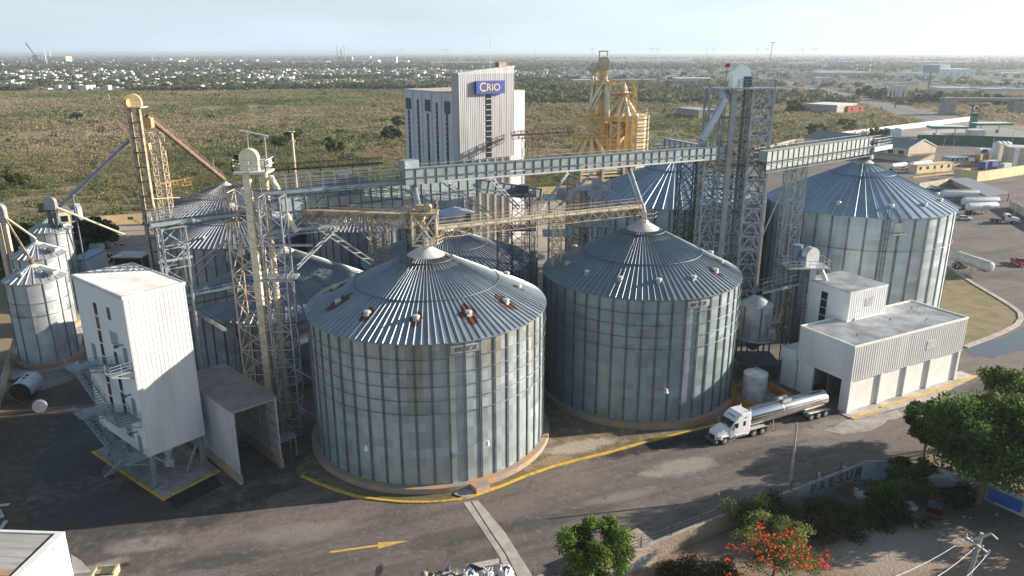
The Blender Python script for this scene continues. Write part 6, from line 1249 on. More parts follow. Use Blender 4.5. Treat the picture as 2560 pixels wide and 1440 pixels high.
# ---------------------------------------------------------------- walls, yard buildings, props
def wall_run(name, label, pts, h, th, mat_, group=None, cap=None, cat='wall', posts=None):
    """one free-standing wall along ground points"""
    t = thing(name, label, cat, tuple(Vector(pts[0])), 0, group); m = MB(); c_ = MB()
    for a, b_ in zip(pts[:-1], pts[1:]):
        a, b_ = Vector(a), Vector(b_); d = (b_ - a).normalized() * th * .5; hh = Vector((0, 0, h / 2)); m.bar(a - d * 0 + hh, b_ + d + hh, th, h)
        c_.bar(a + Vector((0, 0, h + .04)), b_ + d + Vector((0, 0, h + .04)), th + .08, .1)
    m.build('wall', mat_, t); c_.build('coping', cap or conc, t)
    if posts:
        for a, b_ in zip(pts[:-1], pts[1:]):
            a, b_ = Vector(a), Vector(b_); n = max(1, int((b_ - a).length / posts))
            for i in range(n): q = a + (b_ - a) * (i / n) + Vector((0, 0, h)); MB().bar(q, q + Vector((0, 0, 1.2)), .09).bar(q + Vector((0, 0, 1.2)), q + Vector((0, -.25, 1.45)), .07).build('fence_post', galv_d, t)
            w2 = MB()
            for z in (.35, .75, 1.15): w2.bar(a + Vector((0, 0, h + z)), b_ + Vector((0, 0, h + z)), .025)
            w2.build('wire', galv_d, t)
    return t
dk = M('blue grey wall lettering', (.045, .06, .09), .8, 0, .3, 3)
stone = ground_mat('brownish stone wall', [(.5, .42, .6, (.20, .16, .12), .8, None), (2, .5, .7, (.36, .31, .25), .6, None)], base=(.28, .23, .18), bump=.6)
W1 = [G(1330, 1455, 2.0), G(1470, 1427, 2.0), G(1600, 1370, 2.0), G(1820, 1283, 2.0), G(1975, 1228, 2.0)]
W2 = [G(1975, 1228, 2.0), G(2156, 1160, 2.0)]
W3 = [G(2156, 1155, 2.4), G(2260, 1157, 2.4), G(2370, 1175, 2.4), G(2480, 1208, 2.4), G(2600, 1262, 2.4), G(2800, 1390, 2.4)]
gz = lambda L_: [Vector((p.x, p.y, 0)) for p in L_]
wall_run('boundary_wall', 'brown stone boundary wall along the road with thin wire fence posts on top', gz(W1), 2.0, .25, stone, posts=3.2)
wp = ground_mat('grey green painted wall', [(.6, .45, .62, (.10, .12, .11), .7, None), (2.5, .5, .7, (.34, .34, .31), .6, None)], base=(.27, .32, .31))
tw = wall_run('boundary_wall', 'grey painted boundary wall with large dark letters above the bushes', gz(W2), 2.0, .25, wp, posts=3.2)
bw_ = ground_mat('stained white wall', [(.5, .42, .6, (.30, .36, .42), .7, (1, 1, .4)), (1.4, .56, .66, (.08, .10, .12), .7, None)], base=(.52, .56, .60))
wall_run('boundary_wall', 'curving white rendered boundary wall in the shade of the big tree', gz(W3), 2.4, .25, bw_)
a, b_ = gz(W2); d = (b_ - a).normalized(); nn_ = Vector((d.y, -d.x, 0)); L2 = (b_ - a).length
for i, ch in enumerate('PRESUR'):
    p = a + d * (L2 * (.30 + .125 * i)) + nn_ * .15 + Vector((0, 0, 1.1)); o = put_text(ch, 1.75, p, d, (0, 0, 1), dk, None, 'painted_letter', .01, sx=1.05); o.parent = tw; o.location = -Vector(tw.location)
# blue tarp on the wall, road verge bits
p, q = Vector((W3[3].x - .6, W3[3].y - .1, 0)), Vector((W3[4].x, W3[4].y, 0)); d = (q - p).normalized(); nn_ = Vector((d.y, -d.x, 0))
m = MB(); tb = p + d * .3 + nn_ * .2; r = random.Random(3)
gr = [[tb + d * (i * .5) + nn_ * (.05 + .12 * r.random()) + Vector((0, 0, 2.0 - j * .35 - .1 * r.random())) for i in range(8)] for j in range(5)]
for j in range(4):
    for i in range(7): m.add([gr[j][i], gr[j][i + 1], gr[j + 1][i + 1], gr[j + 1][i]], [(0, 1, 2, 3), (3, 2, 1, 0)])
one(m, 'tarpaulin', [M('blue tarpaulin', (.02, .10, .42), .5, 0, .2, 2)], 'blue tarpaulin hanging on the white wall under the big tree', 'tarpaulin')
# street light pole and power pole
def pole(name, label, base, top, r0, r1, mat_, cat='pole'):
    t = thing(name, label, cat, tuple(base)); MB().tube(base, top, r0, 12, r1).build('shaft', mat_, t, True); return t
pole('concrete_pole', 'plain slender concrete pole standing inside the lettered wall', G(1972, 1232), A(1991, 1058, 78.3), .17, .11, conc_l)
bp_, tp_ = A(2408, 1500, 52.5), A(2453, 1334, 54.0); bp_ = Vector((bp_.x, 53.3, 0)); t = pole('power_pole', 'concrete power pole with crossed arms and insulators in the sandy lot', bp_, tp_, .24, .15, conc_l)
xa, xb_ = A(2414, 1345, 54.4), A(2470, 1385, 53.0); MB().bar(xa, xb_, .14).build('cross_arm', galv_l, t); MB().bar(A(2434, 1350, 53.9), A(2477, 1335, 53.6), .2, .12).build('cross_arm', galv_l, t)
m = MB()
for k_ in (0, .2, .72, 1): q = xa + (xb_ - xa) * k_; m.tube(q, q + Vector((0, 0, .35)), .06, 8); m.tube(q + Vector((-.5, -.2, -.1)), q, .05, 6)
m.tube(A(2478, 1337, 53.6), A(2492, 1350, 53.3), .07, 6); m.build('insulator', white_d, t)
def wire(a, b_, sag, label, n_=24, r_=.025):
    a, b_ = Vector(a), Vector(b_); pts = [a + (b_ - a) * (i / n_) - Vector((0, 0, sag * 4 * (i / n_) * (1 - i / n_))) for i in range(n_ + 1)]; one(MB().path(pts, r_, 5), 'overhead_wire', [galv_l], label, 'wire')
wire(A(2412, 1348, 54.4), A(2150, 1470, 45), .6, 'upper overhead wire sagging left from the crossed arms'); wire(A(2440, 1366, 53.8), A(2290, 1470, 46), .4, 'middle overhead wire running down left from the crossed arms'); wire(A(2466, 1388, 53.2), A(2380, 1470, 48), .3, 'lowest overhead wire passing in front of the power pole')
# yellow back wall, office, left wall
wall_run('boundary_wall', 'long ochre boundary wall behind the rear yard', [G(212, 566), G(420, 551), G(640, 533), G(1050, 508), G(1420, 484)], 3.0, .3, conc_y, posts=8)
MB().b2(-.9, .9, -.05, .05, 0, 0.9).build('green_sign', green_p); o = bpy.data.objects['green_sign']; q = G(330, 560); o.location = (q.x, q.y - .5, 1.6); tag(o, 'small green and white sign on the ochre boundary wall', 'sign')
wall_run('boundary_wall', 'beige wall running down the left edge past the small silos', [G(38, 885), G(24, 930), G(-10, 1040), G(-60, 1150)], 2.2, .25, beige)
wall_run('boundary_wall', 'cream wall stepping down beside the grey canopy roof', [G(2295, 476), G(2360, 466), G(2376, 462), G(2465, 500)], 2.6, .3, beige)
wall_run('boundary_wall', 'long pale yellow wall with a stepped top beside the trailers', [G(2385, 448), G(2440, 456), G(2470, 452), G(2557, 438)], 4.0, .3, M('pale yellow wall', (.74, .62, .36), .8, 0, .15, .4), cap=conc_l)
wall_run('boundary_wall', 'grey beige wall at the right edge behind the day cab truck', [G(2522, 520), G(2545, 534), G(2580, 555), G(2700, 620)], 2.6, .3, beige)
wall_run('boundary_wall', 'low grey wall in front of the scrub beside the warehouse', [G(1920, 380), G(1985, 362), G(2012, 360)], 3.0, .3, conc)
wall_run('boundary_wall', 'long white wall between the scrub and the filling station', [G(2100, 345), G(2240, 327), G(2425, 304)], 3.2, .4, white_p, cap=white_p)
t = wall_run('green_screen', 'long dark green screened fence in front of the filling station', [G(2290, 362), G(2400, 363), G(2560, 370), G(2800, 385)], 5.2, .2, M('green mesh screen', (.015, .12, .07), .8, 0, .25, .3), cat='fence', cap=galv)
def simple_building(name, label, cat, p0_, p1_, depth, h, wm, rm, win=0, over=.2, group=None, wh_=1.2, par=0.):
    """box building whose camera-side face runs p0 -> p1 on the ground"""
    p0_, p1_ = Vector((p0_[0], p0_[1], 0)), Vector((p1_[0], p1_[1], 0)); d = p1_ - p0_; L_ = d.length
    t = thing(name, label, cat, tuple(p0_), math.atan2(d.y, d.x), group); MB().b2(0, L_, 0, depth, 0, h).build('wall', wm, t, local=True)
    MB().b2(-over, L_ + over, -over, depth + over, h, h + .25).build('roof', rm, t, local=True)
    if par: m = MB(); m.b2(0, L_, 0, .2, h + .25, h + par); m.b2(0, .2, .2, depth, h + .25, h + par); m.b2(L_ - .2, L_, .2, depth, h + .25, h + par); m.build('parapet', wm, t, local=True)
    for i in range(win):
        x = L_ * (i + .5) / win; f = MB().b2(x - wh_ / 2 - .1, x + wh_ / 2 + .1, -.06, 0, h * .45, h * .45 + wh_ + .2).build('window', white_d, t, local=True); MB().b2(x - wh_ / 2, x + wh_ / 2, -.08, -.06, h * .45 + .1, h * .45 + wh_ + .1).build('pane', glass, f, local=True)
    return t
t = simple_building('office_building', 'two storey cream office with barred windows beyond the small silos', 'building', G(150, 592), G(212, 585), 7, 7.2, M('cream render', (.70, .62, .46), .8, 0, .15, .5), conc, 0)
Lo = (G(212, 585) - G(150, 592)).length
for z in (1.3, 4.2):
    for x in (Lo * .3, Lo * .72): f = MB().b2(x - .95, x + .95, -.08, 0, z, z + (1.9 if z > 3 else 1.3)).build('window', white_d, t, local=True); MB().b2(x - .85, x + .85, -.1, -.08, z + .1, z + (1.8 if z > 3 else 1.2)).build('pane', glass, f, local=True)
MB().b2(Lo - .9, Lo + .3, -.4, 7.2, 0, 8.0).build('end_wall', white_p, t, local=True)
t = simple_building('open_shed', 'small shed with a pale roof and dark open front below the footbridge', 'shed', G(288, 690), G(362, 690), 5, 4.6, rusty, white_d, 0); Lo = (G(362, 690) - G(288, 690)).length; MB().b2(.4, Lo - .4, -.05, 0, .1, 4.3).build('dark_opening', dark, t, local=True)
simple_building('lean_to', 'blue sheet roofed lean to between the small silos and the rear yard', 'shed', G(186, 700), G(222, 700), 9, 4.8, cbl, M('blue roof sheet', (.20, .30, .42), .5, .2, .15, 1), 0)
# rear yard litter
r = random.Random(11)
def heap(name, label, c_, n_, rx, ry, sz, mats_, cat, zmax=.6):
    m = MB()
    for i in range(n_):
        x, y = r.gauss(0, rx), r.gauss(0, ry); s = sz * r.uniform(.5, 1.5); k = r.randrange(len(mats_)); m.box((c_[0] + x, c_[1] + y, s * .2 + r.random() * zmax * max(.1, 1 - abs(x) / rx / 2)), (s * r.uniform(.4, 1.4), s * r.uniform(.3, .8), s * r.uniform(.1, .5)), r.random() * 3, k)
    o = one(m, name, mats_, label, cat); o['kind'] = 'stuff'; return o
heap('scrap_heap', 'red and white scrap heap in front of the cream office', G(225, 615), 70, 3.5, 1.8, 1.3, [red_p, white_d, rusty, rusty], 'scrap', 1.2)
heap('scrap_heap', 'dark scrap heap beside the open shed', G(243, 650), 90, 3, 3, 1.2, [black, rusty, black, white_d, yel_paint], 'scrap', 1.2)
for i, (u, v) in enumerate(((240, 600), (243, 622), (238, 640))):
    m = MB(); q = G(u, v); m.box((q.x, q.y, .8), (3.2, 2.2, 1.6), .2 * i); m.box((q.x, q.y, 1.65), (3.0, 2.0, .12), .2 * i); one(m, 'storage_box', [white_d], ('furthest', 'middle', 'nearest')[i] + ' of the three white storage boxes in the rear yard', 'box', 'white boxes in the rear yard')
t = thing('parked_loader', 'white cylindrical mixer standing behind the left elevator legs', 'machine', tuple(G(372, 560))); q = G(372, 560); m = MB(); m.tube(q + Vector((-1.5, 0, 1.6)), q + Vector((1.5, 0, 1.8)), 1.1, 14); m.build('drum', white_p, t, True); MB().box(q + Vector((0, 0, .5)), (3.4, 1.6, .5)).build('frame', black, t); MB().tube(q + Vector((-.9, -1, .5)), q + Vector((-.9, -1.3, .5)), .5, 12).build('wheel', black, t)
# warehouse with gable
E0, E1, R0, R1, RE = G(2010, 347, 6), G(2272, 374, 6), G(2046, 329, 8.8), G(2308, 353, 8.8), G(2340, 369, 6); RB = E0 + (RE - E1); R1 = (E1 + RE) / 2 + Vector((0, 0, 3.7)); R0 = R1 + (E0 - E1)
t = thing('warehouse', 'long cream warehouse with a grey gabled roof and windows along its side', 'building', (E1.x, E1.y, 0))
m = MB(); z_ = lambda p: Vector((p.x, p.y, 0)); m.add([z_(E0), z_(E1), z_(RE), z_(RB), E0, E1, RE, RB, R1 - Vector((0, 0, .1)), R0 - Vector((0, 0, .1))], [(0, 1, 5, 4), (1, 2, 6, 8, 5), (2, 3, 7, 6), (3, 0, 4, 9, 7)]); m.build('wall', M('cream wall', (.68, .60, .46), .8, 0, .12, .3), t)
m = MB(); up = Vector((0, 0, .25)); m.add([E0, E1, R1, R0, E0 + up, E1 + up, R1 + up, R0 + up], [(3, 2, 1, 0), (4, 5, 6, 7), (0, 1, 5, 4), (1, 2, 6, 5)]); m.add([RE, RB, R0, R1, RE + up, RB + up, R0 + up, R1 + up], [(3, 2, 1, 0), (4, 5, 6, 7), (0, 1, 5, 4), (3, 0, 4, 7)]); m.build('roof', M('grey roof sheet', (.27, .27, .28), .6, .1, .15, .3), t)
dd = (E1 - E0); dn = dd.normalized(); nn_ = Vector((dn.y, -dn.x, 0)); 
if nn_.y > 0: nn_ = -nn_
for k_ in range(9): q = E1 - dn * (3.5 + k_ * 5.2) + nn_ * .1; m = MB(); m.bar(q + Vector((0, 0, -1.9)) - dn * 1.3, q + Vector((0, 0, -1.9)) + dn * 1.3, .12, 1.7); m.build('window', glass, t)
m = MB(); m.bar(E1 + Vector((1, -2, -2.6)), RE + Vector((1, -2, -2.6)), 3, .2); m.build('canopy', rusty, t); m = MB(); m.bar(E0 + nn_ * 1 - Vector((0, 0, 3.2)), E1 + nn_ * 1 - Vector((0, 0, 3.2)), 2.2, .2); m.build('canopy', conc, t)
m = MB(); m.bar(E1 + up * 1.6, R1 + up * 1.6, .5, .4); m.bar(R1 + up * 1.6, RE + up * 1.6, .5, .4); m.build('gable_trim', white_p, t)
t = simple_building('weighbridge_office', 'small yellow weighbridge office in front of the warehouse', 'building', G(2290, 436), G(2378, 428), 4, 3.4, M('yellow render', (.74, .64, .38), .8, 0, .15, .5), conc_y, 5)
kerb('kerb', [G(2280, 446), G(2400, 432)], .8, .35, yel_kerb); kerb('kerb', [G(2330, 460), G(2357, 457)], 1.2, .9, yel_kerb)
simple_building('blue_roof_hut', 'hut with a light blue roof behind the weighbridge office', 'hut', G(2374, 411), G(2420, 409), 5, 2.6, beige, M('light blue roof', (.22, .42, .66), .5, 0, .1, 1), 4)
m = MB()
for p, q in (((2380, 418), (2425, 414)), ((2395, 432), (2440, 427))): m.bar(G(*p) + Vector((0, 0, .6)), G(*q) + Vector((0, 0, .6)), .5, 1.2)
one(m, 'yellow_barrier', [yel_paint], 'yellow ochre barriers beside the weighbridge', 'barrier')
for i, u in enumerate((2486, 2497, 2509)): q = G(u, 404); one(MB().lathe([(2.0, 0), (2.0, 8.5), (.01, 9.6)], 20, (q.x, q.y, 0)), 'white_tank', [white_p], ('left', 'middle', 'right')[i] + ' one of three tall white tanks beside the beige plant building', 'tank', 'white tanks at the right edge', smooth=True)
t = simple_building('plant_building', 'beige plant building cut by the right edge behind the yellow wall', 'building', G(2514, 415), G(2620, 420), 12, 8.0, beige, white_d, 3)
q = G(2533, 424); one(MB().box((q.x, q.y, 4.4), (1.6, 1.0, 8.8), -.1).box((q.x, q.y, 8.85), (1.9, 1.3, .12), -.1), 'white_pier', [white_p], 'white leaning slab pier at the beige plant building', 'pier')
m = MB(); 
for i, (a, b_) in enumerate((((2375, 447, 3.4), (2420, 446, 3.4)),)): pass
q = [G(2372, 449, 3.2), G(2418, 446, 3.2), G(2522, 484, 3.0), G(2465, 492, 3.0)]; m.add([tuple(p) for p in q] + [tuple(p + Vector((0, 0, .15))) for p in q], [(3, 2, 1, 0), (4, 5, 6, 7), (0, 1, 5, 4), (1, 2, 6, 5), (2, 3, 7, 6), (3, 0, 4, 7)])
t = thing('canopy_roof', 'slanting grey canopy roof beside the cream wall in the right yard', 'canopy', (q[0].x, q[0].y, 0)); m.build('roof', M('bluish grey roof', (.24, .26, .30), .6, .1, .1, .5), t)
for p in q: MB().bar((p.x, p.y, 0), p, .2).build('post', galv_d, t)
# light poles in the right yard
for i, (u, v, h_) in enumerate(((2352, 405, 11), (2376, 408, 11), (2402, 418, 10), (2330, 470, 9), (2480, 372, 11), (2527, 372, 11), (2533, 545, 9), (2260, 350, 9), (2150, 300, 9), (2310, 300, 10), (2560, 330, 11), (2030, 330, 8))):
    q = G(u, v); m = MB().tube(q, q + Vector((0, 0, h_)), .14, 8, .08); m.bar(q + Vector((0, 0, h_)), q + Vector((.9, 0, h_ + .1)), .1)
    one(m, 'lamp_post', [galv], ['thin lamp post between warehouse and yard', 'thin lamp post left of the blue roofed hut', 'lamp post rising in front of the blue roofed hut', 'dark lamp post beside the yellow kerb block', 'lamp post before the green screen, left of two', 'lamp post before the green screen, right of two', 'leaning post by the day cab truck', 'lamp post at the warehouse ridge', 'small lamp post in the scrub near the red house', 'lamp post near the billboard', 'lamp post at the far right by the station canopy', 'lamp post behind the brown elevator'][i], 'lamp post', 'lamp posts on the right side')
# brown elevator by the warehouse
q = G(2072, 372); T = thing('bucket_elevator', 'rusty brown elevator with an arched head in front of the warehouse', 'elevator', (q.x, q.y, 0)); hh = A(2070, 300, q.y).z
m = MB(); head(m, (q.x, q.y, hh - 3.6), 3.6, 4.2, 1.6); m.build('elevator_head', rustc, T, True); m = MB(); m.b2(q.x - 1.6, q.x - .3, q.y - .5, q.y + .5, 0, hh - 3.2); m.b2(q.x + .2, q.x + 1.5, q.y - .5, q.y + .5, 0, hh - 3.2); m.build('elevator_leg', yel_paint, T)
m = MB(); lattice(m, (q.x + .3, q.y, 0), (q.x + .3, q.y, hh - 4), 4.6, 3.4, 6, .2, .12, style='x'); m.box((q.x + 1.5, q.y, hh - 4), (7, 3.6, .2)); rail(m, [(q.x - 1.5, q.y - 1.8, hh - 3.9), (q.x + 5, q.y - 1.8, hh - 3.9)], 1.3, 1.2, .08, 2); m.build('lattice', rusty, T)
m = MB(); m.tube((q.x - 1, q.y, hh - 6), (q.x - 10, q.y - 6, 2), .5, 8); m.tube((q.x - .5, q.y - 1, hh - 8), (q.x - 5, q.y - 6, 1.5), .5, 8); m.build('spout', black, T, True)
# far right: filling station, billboard, houses
def canopy(label, u0, v0, u1, v1, z, dpt):
    a, b_ = G(u0, v0, z), G(u1, v1, z); d = b_ - a; t = thing('station_canopy', label, 'canopy', (a.x, a.y, 0), math.atan2(d.y, d.x), 'filling station canopies'); L_ = d.length
    MB().b2(0, L_, 0, dpt, z - 1.2, z).build('fascia', green_p, t, local=True); MB().b2(.3, L_ - .3, .3, dpt - .3, z, z + .15).build('roof', white_p, t, local=True)
    for k_ in (.22, .75): MB().b2(L_ * k_ - .3, L_ * k_ + .3, dpt / 2 - .3, dpt / 2 + .3, 0, z - 1.2).build('column', white_p, t, local=True); MB().b2(L_ * k_ - 1.6, L_ * k_ - .7, dpt / 2 - .4, dpt / 2 + .4, 0, 2.2).build('fuel_pump', galv_d, t, local=True)
canopy('green edged station canopy, the left and nearer of the two', 2330, 318, 2420, 319, 6.5, 9); canopy('green edged station canopy, the right and farther of the two', 2447, 311, 2534, 310, 6.5, 9)
q = G(2430, 322); t = thing('station_sign', 'tall green totem sign with a round red emblem at the filling station', 'sign', (q.x, q.y, 0)); MB().b2(-2.4, 2.4, -.6, .6, 0, 11).build('panel', green_p, t, local=True); MB().b2(-2.2, 3.0, -.6, .6, 11, 15.4).build('dark_panel', M('dark green panel', (.02, .05, .05), .5, 0, .1, 1), t, local=True); MB().b2(-1.9, 1.9, -.7, -.6, 8.2, 9.6).build('price_panel', black, t, local=True)
MB().tube((0, -.9, 13.4), (0, -.6, 13.4), 2.0, 24).build('emblem', M('white disc', (.8, .8, .8), .5, 0, .05, 1), t, local=True); m = MB(); m.tube((.2, -.95, 13.2), (.2, -.9, 13.2), 1.3, 20); m.build('emblem_mark', red_p, t, local=True)
for z in (10.6, 9.9): MB().b2(-2.0, 2.0, -.72, -.6, z, z + .4).build('white_line', white_p, t, local=True)
q = G(2240, 349); simple_building('station_building', 'pale blue white tank like building beside the filling station wall', 'building', G(2222, 352), G(2250, 352), 8, 5.5, M('pale aqua wall', (.60, .70, .72), .7, 0, .1, .5), white_p, 0, par=1.2)
simple_building('white_cabin', 'white cabin between the two filling station canopies', 'cabin', G(2425, 345), G(2460, 345), 6, 4.2, white_d, white_p, 0)
q = G(2237, 272); t = thing('billboard', 'billboard with four small figures on a dark single post beside the highway', 'billboard', (q.x, q.y, 0), rad(-12)); zt = A(2240, 220, q.y).z; zb = A(2240, 243, q.y).z; hw_ = (A(2264, 230, q.y).x - A(2218, 230, q.y).x) / 2
MB().b2(-.5, .5, -.5, .5, 0, zb).build('post', galv_d, t, local=True); f = MB().b2(-hw_, hw_, -.3, .3, zb, zt).build('panel', M('pale pink poster', (.62, .54, .58), .6, 0, .15, .3), t, local=True)
for i, (xx, cc) in enumerate(((-.65, (.06, .04, .05)), (-.3, (.40, .04, .08)), (.05, (.25, .45, .55)), (.6, (.25, .12, .10)))):
    m = MB(); hh = (zt - zb); m.xprism([(hw_ * xx - .8, zb + .3), (hw_ * xx + .8, zb + .3), (hw_ * xx + .55, zb + hh * .6), (hw_ * xx - .55, zb + hh * .6)], -.34, -.3); m.tube((hw_ * xx, -.34, zb + hh * .72), (hw_ * xx, -.3, zb + hh * .72), .45, 10); m.build('printed_figure', M('poster ink', cc, .6, 0, .2, 1), t, local=True)
q = G(2320, 225); t = thing('billboard', 'plain grey billboard farther off, seen from behind', 'billboard', (q.x, q.y, 0)); MB().b2(-.8, .8, -.8, .8, 0, 22).build('post', galv_d, t, local=True); MB().b2(-11, 11, -.4, .4, 22, 32).build('panel', M('grey panel', (.38, .40, .43), .6, 0, .1, .3), t, local=True)
t = simple_building('pale_roof_workshop', 'workshop with a flat whitish roof beyond the scrub', 'building', G(2012, 283), G(2090, 288), 34, 7.5, conc_l, white_p, 0)
simple_building('red_house', 'small brick red house right of the pale roofed workshop', 'house', G(2118, 286), G(2158, 284), 14, 6, M('brick red wall', (.48, .10, .08), .8, 0, .15, .4), M('red roof', (.35, .10, .08), .8, 0, .1, .4), 2, wh_=2)
simple_building('grey_house', 'low grey house with a pinkish side half hidden in the scrub', 'house', G(1690, 292), G(1745, 300), 18, 7, conc, M('grey blue roof', (.34, .36, .38), .7, 0, .1, .3), 0)
wall_run('boundary_wall', 'long grey wall beside the highway behind the billboard', [G(2270, 245), G(2350, 252), G(2390, 262)], 6, .4, conc)
# footbridge over the highway
t = thing('highway_overpass', 'grey concrete overpass crossing behind the filling station', 'bridge', tuple(G(2360, 290))); a, b_ = A(2355, 248, 640), A(2700, 252, 640); MB().bar(a, b_, 8, 2.2).build('deck', conc, t); 
for u in (2372, 2545): c_ = A(u, 248, 640); MB().b2(c_.x - 5, c_.x + 5, 636, 644, 0, c_.z - 1.1).build('pier', conc, t)
# ---------------------------------------------------------------- foreground props
C_, Rb = G(160, 1330, 5.0), G(182, 1452); c0_ = Vector((C_.x, C_.y)); dr = (Vector((Rb.x, Rb.y)) - c0_); 
t = thing('corner_building', 'building corner with a worn striped roof at the lower left edge', 'building', (c0_.x, c0_.y, 0), rad(-3)); 
MB().b2(-30, 0, -22, 0, 0, 4.9).build('wall', white_p, t, local=True); rs_ = M('worn pale roof boards', (.42, .41, .37), .8, 0, .25, .6, stretch=(.2, 3, 1)); m = MB(); m.b2(-30, -.75, -22, -.3, 4.9, 4.95); m.build('roof', rs_, t, local=True)
MB().b2(-1.05, -.75, -22, -.3, 4.95, 4.99).build('gutter', black, t, local=True); m = MB(); m.b2(-.75, .02, -22, .02, 4.9, 5.1); m.b2(-30, -.75, -.3, .02, 4.9, 5.1); m.build('parapet', white_p, t, local=True)
MB().b2(-30, -1.1, -6.4, -5.6, 4.95, 4.98).build('brown_strip', M('brown plank strip', (.42, .30, .18), .8, 0, .2, 1), t, local=True); MB().b2(-30, -1.1, -3.8, -3.0, 4.95, 4.97).build('grey_strip', M('grey strip', (.42, .43, .44), .8, 0, .2, 1), t, local=True)
MB().bar((0, -1.8, 4.6), (.6, -1.8, 4.6), .15).build('spout', white_p, t, local=True)
sheet('corner_apron', PX([(175, 1385), (200, 1400), (250, 1455), (185, 1460)]), .05, conc_l)
q = G(262, 1440); t = thing('concrete_box', 'small open concrete box on the road near the corner building', 'box', tuple(q), rad(8)); m = MB(); m.b2(-1.1, 1.1, -.9, -.75, 0, .7); m.b2(-1.1, 1.1, .75, .9, 0, .7); m.b2(-1.1, -.95, -.75, .75, 0, .7); m.b2(.95, 1.15, -.75, .75, 0, .9); m.b2(-.9, .9, -.1, .7, .35, .45); m.build('wall', M('yellowish concrete', (.42, .38, .25), .9, 0, .3, 1), t, local=True)
# old cistern on the left verge
q = G(72, 985); t = thing('old_cistern', 'old grey cylindrical cistern lying open ended on the dirt', 'cistern', tuple(q), rad(100)); n = 24; m = MB(); 
m.tube((-2.6, 0, 1.55), (1.9, 0, 1.55), 1.5, n, None, 0, False); m.tube((-2.6, 0, 1.55), (1.9, 0, 1.55), 1.42, n, None, 0, False); m.tube((1.9, 0, 1.55), (1.92, 0, 1.55), 1.5, n, 1.42, 0, False); m.build('shell', M('pale grey blue shell', (.45, .48, .54), .5, .2, .2, 1), t, True, local=True)
MB().tube((-2.5, 0, 1.55), (-2.3, 0, 1.55), 1.4, n).build('end_wall', black, t, local=True)
for x_ in (-.6, .4): MB().tube((x_, 0, 3.0), (x_, 0, 3.12), .22, 12).build('manhole', black, t, local=True)
q = G(100, 1030); one(MB().tube((q.x, q.y, .9), (q.x - .2, q.y + .5, .95), .95, 20), 'cistern_lid', [M('grey lid', (.42, .46, .50), .5, .2, .2, 1)], 'round grey lid leaning beside the open cistern', 'lid', smooth=True)
q = G(52, 945); one(MB().box((q.x, q.y, .6), (1.0, 3.4, .3), -.3), 'leaning_sheet', [galv], 'grey metal panel leaning behind the cistern', 'panel')
for i, (u0, v0, u1, v1) in enumerate(((-10, 1265, 22, 1262), (-5, 1275, 4, 1295), (-2, 1325, 14, 1303))): one(MB().bar(G(u0, v0) + Vector((0, 0, .1)), G(u1, v1) + Vector((0, 0, .15)), .45, .06), 'loose_board', [M('pale aqua board', (.40, .52, .55), .7, 0, .2, 2)], ('upper', 'middle', 'lower')[i] + ' pale board lying on the dirt at the left edge', 'board', 'boards on the dirt')
# bulk bags and junk at the bottom edge
bagm = M('white woven bag', (.72, .73, .74), .8, 0, .25, 2.2, bump=.5)
def bulk_bag(u, v, label, s=1., seed=0, tilt=0.):
    q = G(u, v); r2 = np.random.default_rng(seed); n = 20; prof = [(.50, 0), (.66, .12), (.72, .5), (.68, .95), (.55, 1.12), (.42, 1.22), (.30, 1.12), (.12, .98), (.01, .95)]; vs = []; fs = []
    for j, (rr, z) in enumerate(prof):
        for i in range(n): a = 2 * math.pi * i / n; k = 1 + .10 * r2.normal() + .08 * math.cos(4 * a); vs.append((rr * k * math.cos(a) * s + tilt * z, rr * k * math.sin(a) * s, z * s * (1 + .08 * r2.normal())))
    for j in range(len(prof) - 1):
        for i in range(n): fs.append((j * n + i, j * n + (i + 1) % n, (j + 1) * n + (i + 1) % n, (j + 1) * n + i))
    t = thing('bulk_bag', label, 'bulk bag', tuple(q), 0, 'white bulk bags'); MB().add(vs, fs).build('sack', bagm, t, True, local=True); m = MB()
    for i in range(14): m.box((r2.normal() * .22, r2.normal() * .22, s * (1.05 + .12 * r2.random())), (.3, .12, .1), r2.random() * 3)
    m.build('contents', galv_d if seed % 2 else white_d, t, local=True)
    for a in (.6, 2.2, 3.8, 5.3): m = MB(); m.path([(.5 * math.cos(a), .5 * math.sin(a), 1.05 * s), (.62 * math.cos(a + .2), .62 * math.sin(a + .2), 1.3 * s), (.5 * math.cos(a + .5), .5 * math.sin(a + .5), 1.1 * s)], .03, 5); m.build('loop', white_p, t, local=True)
bulk_bag(1262, 1447, 'white bulk bag nearest the concrete strip, full of scraps', 1.05, 1); bulk_bag(1219, 1452, 'middle white bulk bag stuffed with dark cuttings', 1.0, 2); bulk_bag(1170, 1462, 'leftmost white bulk bag, slumped and half open', 1.15, 5, .15)
m = MB()
for i in range(7): a = G(1180 + i * 3, 1412 + i * 2.5) + Vector((0, 0, .1 + .06 * i)); b_ = G(1246, 1400 + i * 3) + Vector((0, 0, .12 + .06 * i)); m.bar(a, b_, .16, .08)
one(m, 'plank_pile', [M('pale grey planks', (.50, .47, .42), .8, 0, .3, 3)], 'pile of pale planks lying behind the bulk bags', 'planks')
r = random.Random(5); heap('scrap_pile', 'pile of broken timber and scrap left of the bulk bags', G(1122, 1452), 60, .8, .55, .7, [wood, rusty, galv_d, white_d], 'scrap', 1.0)
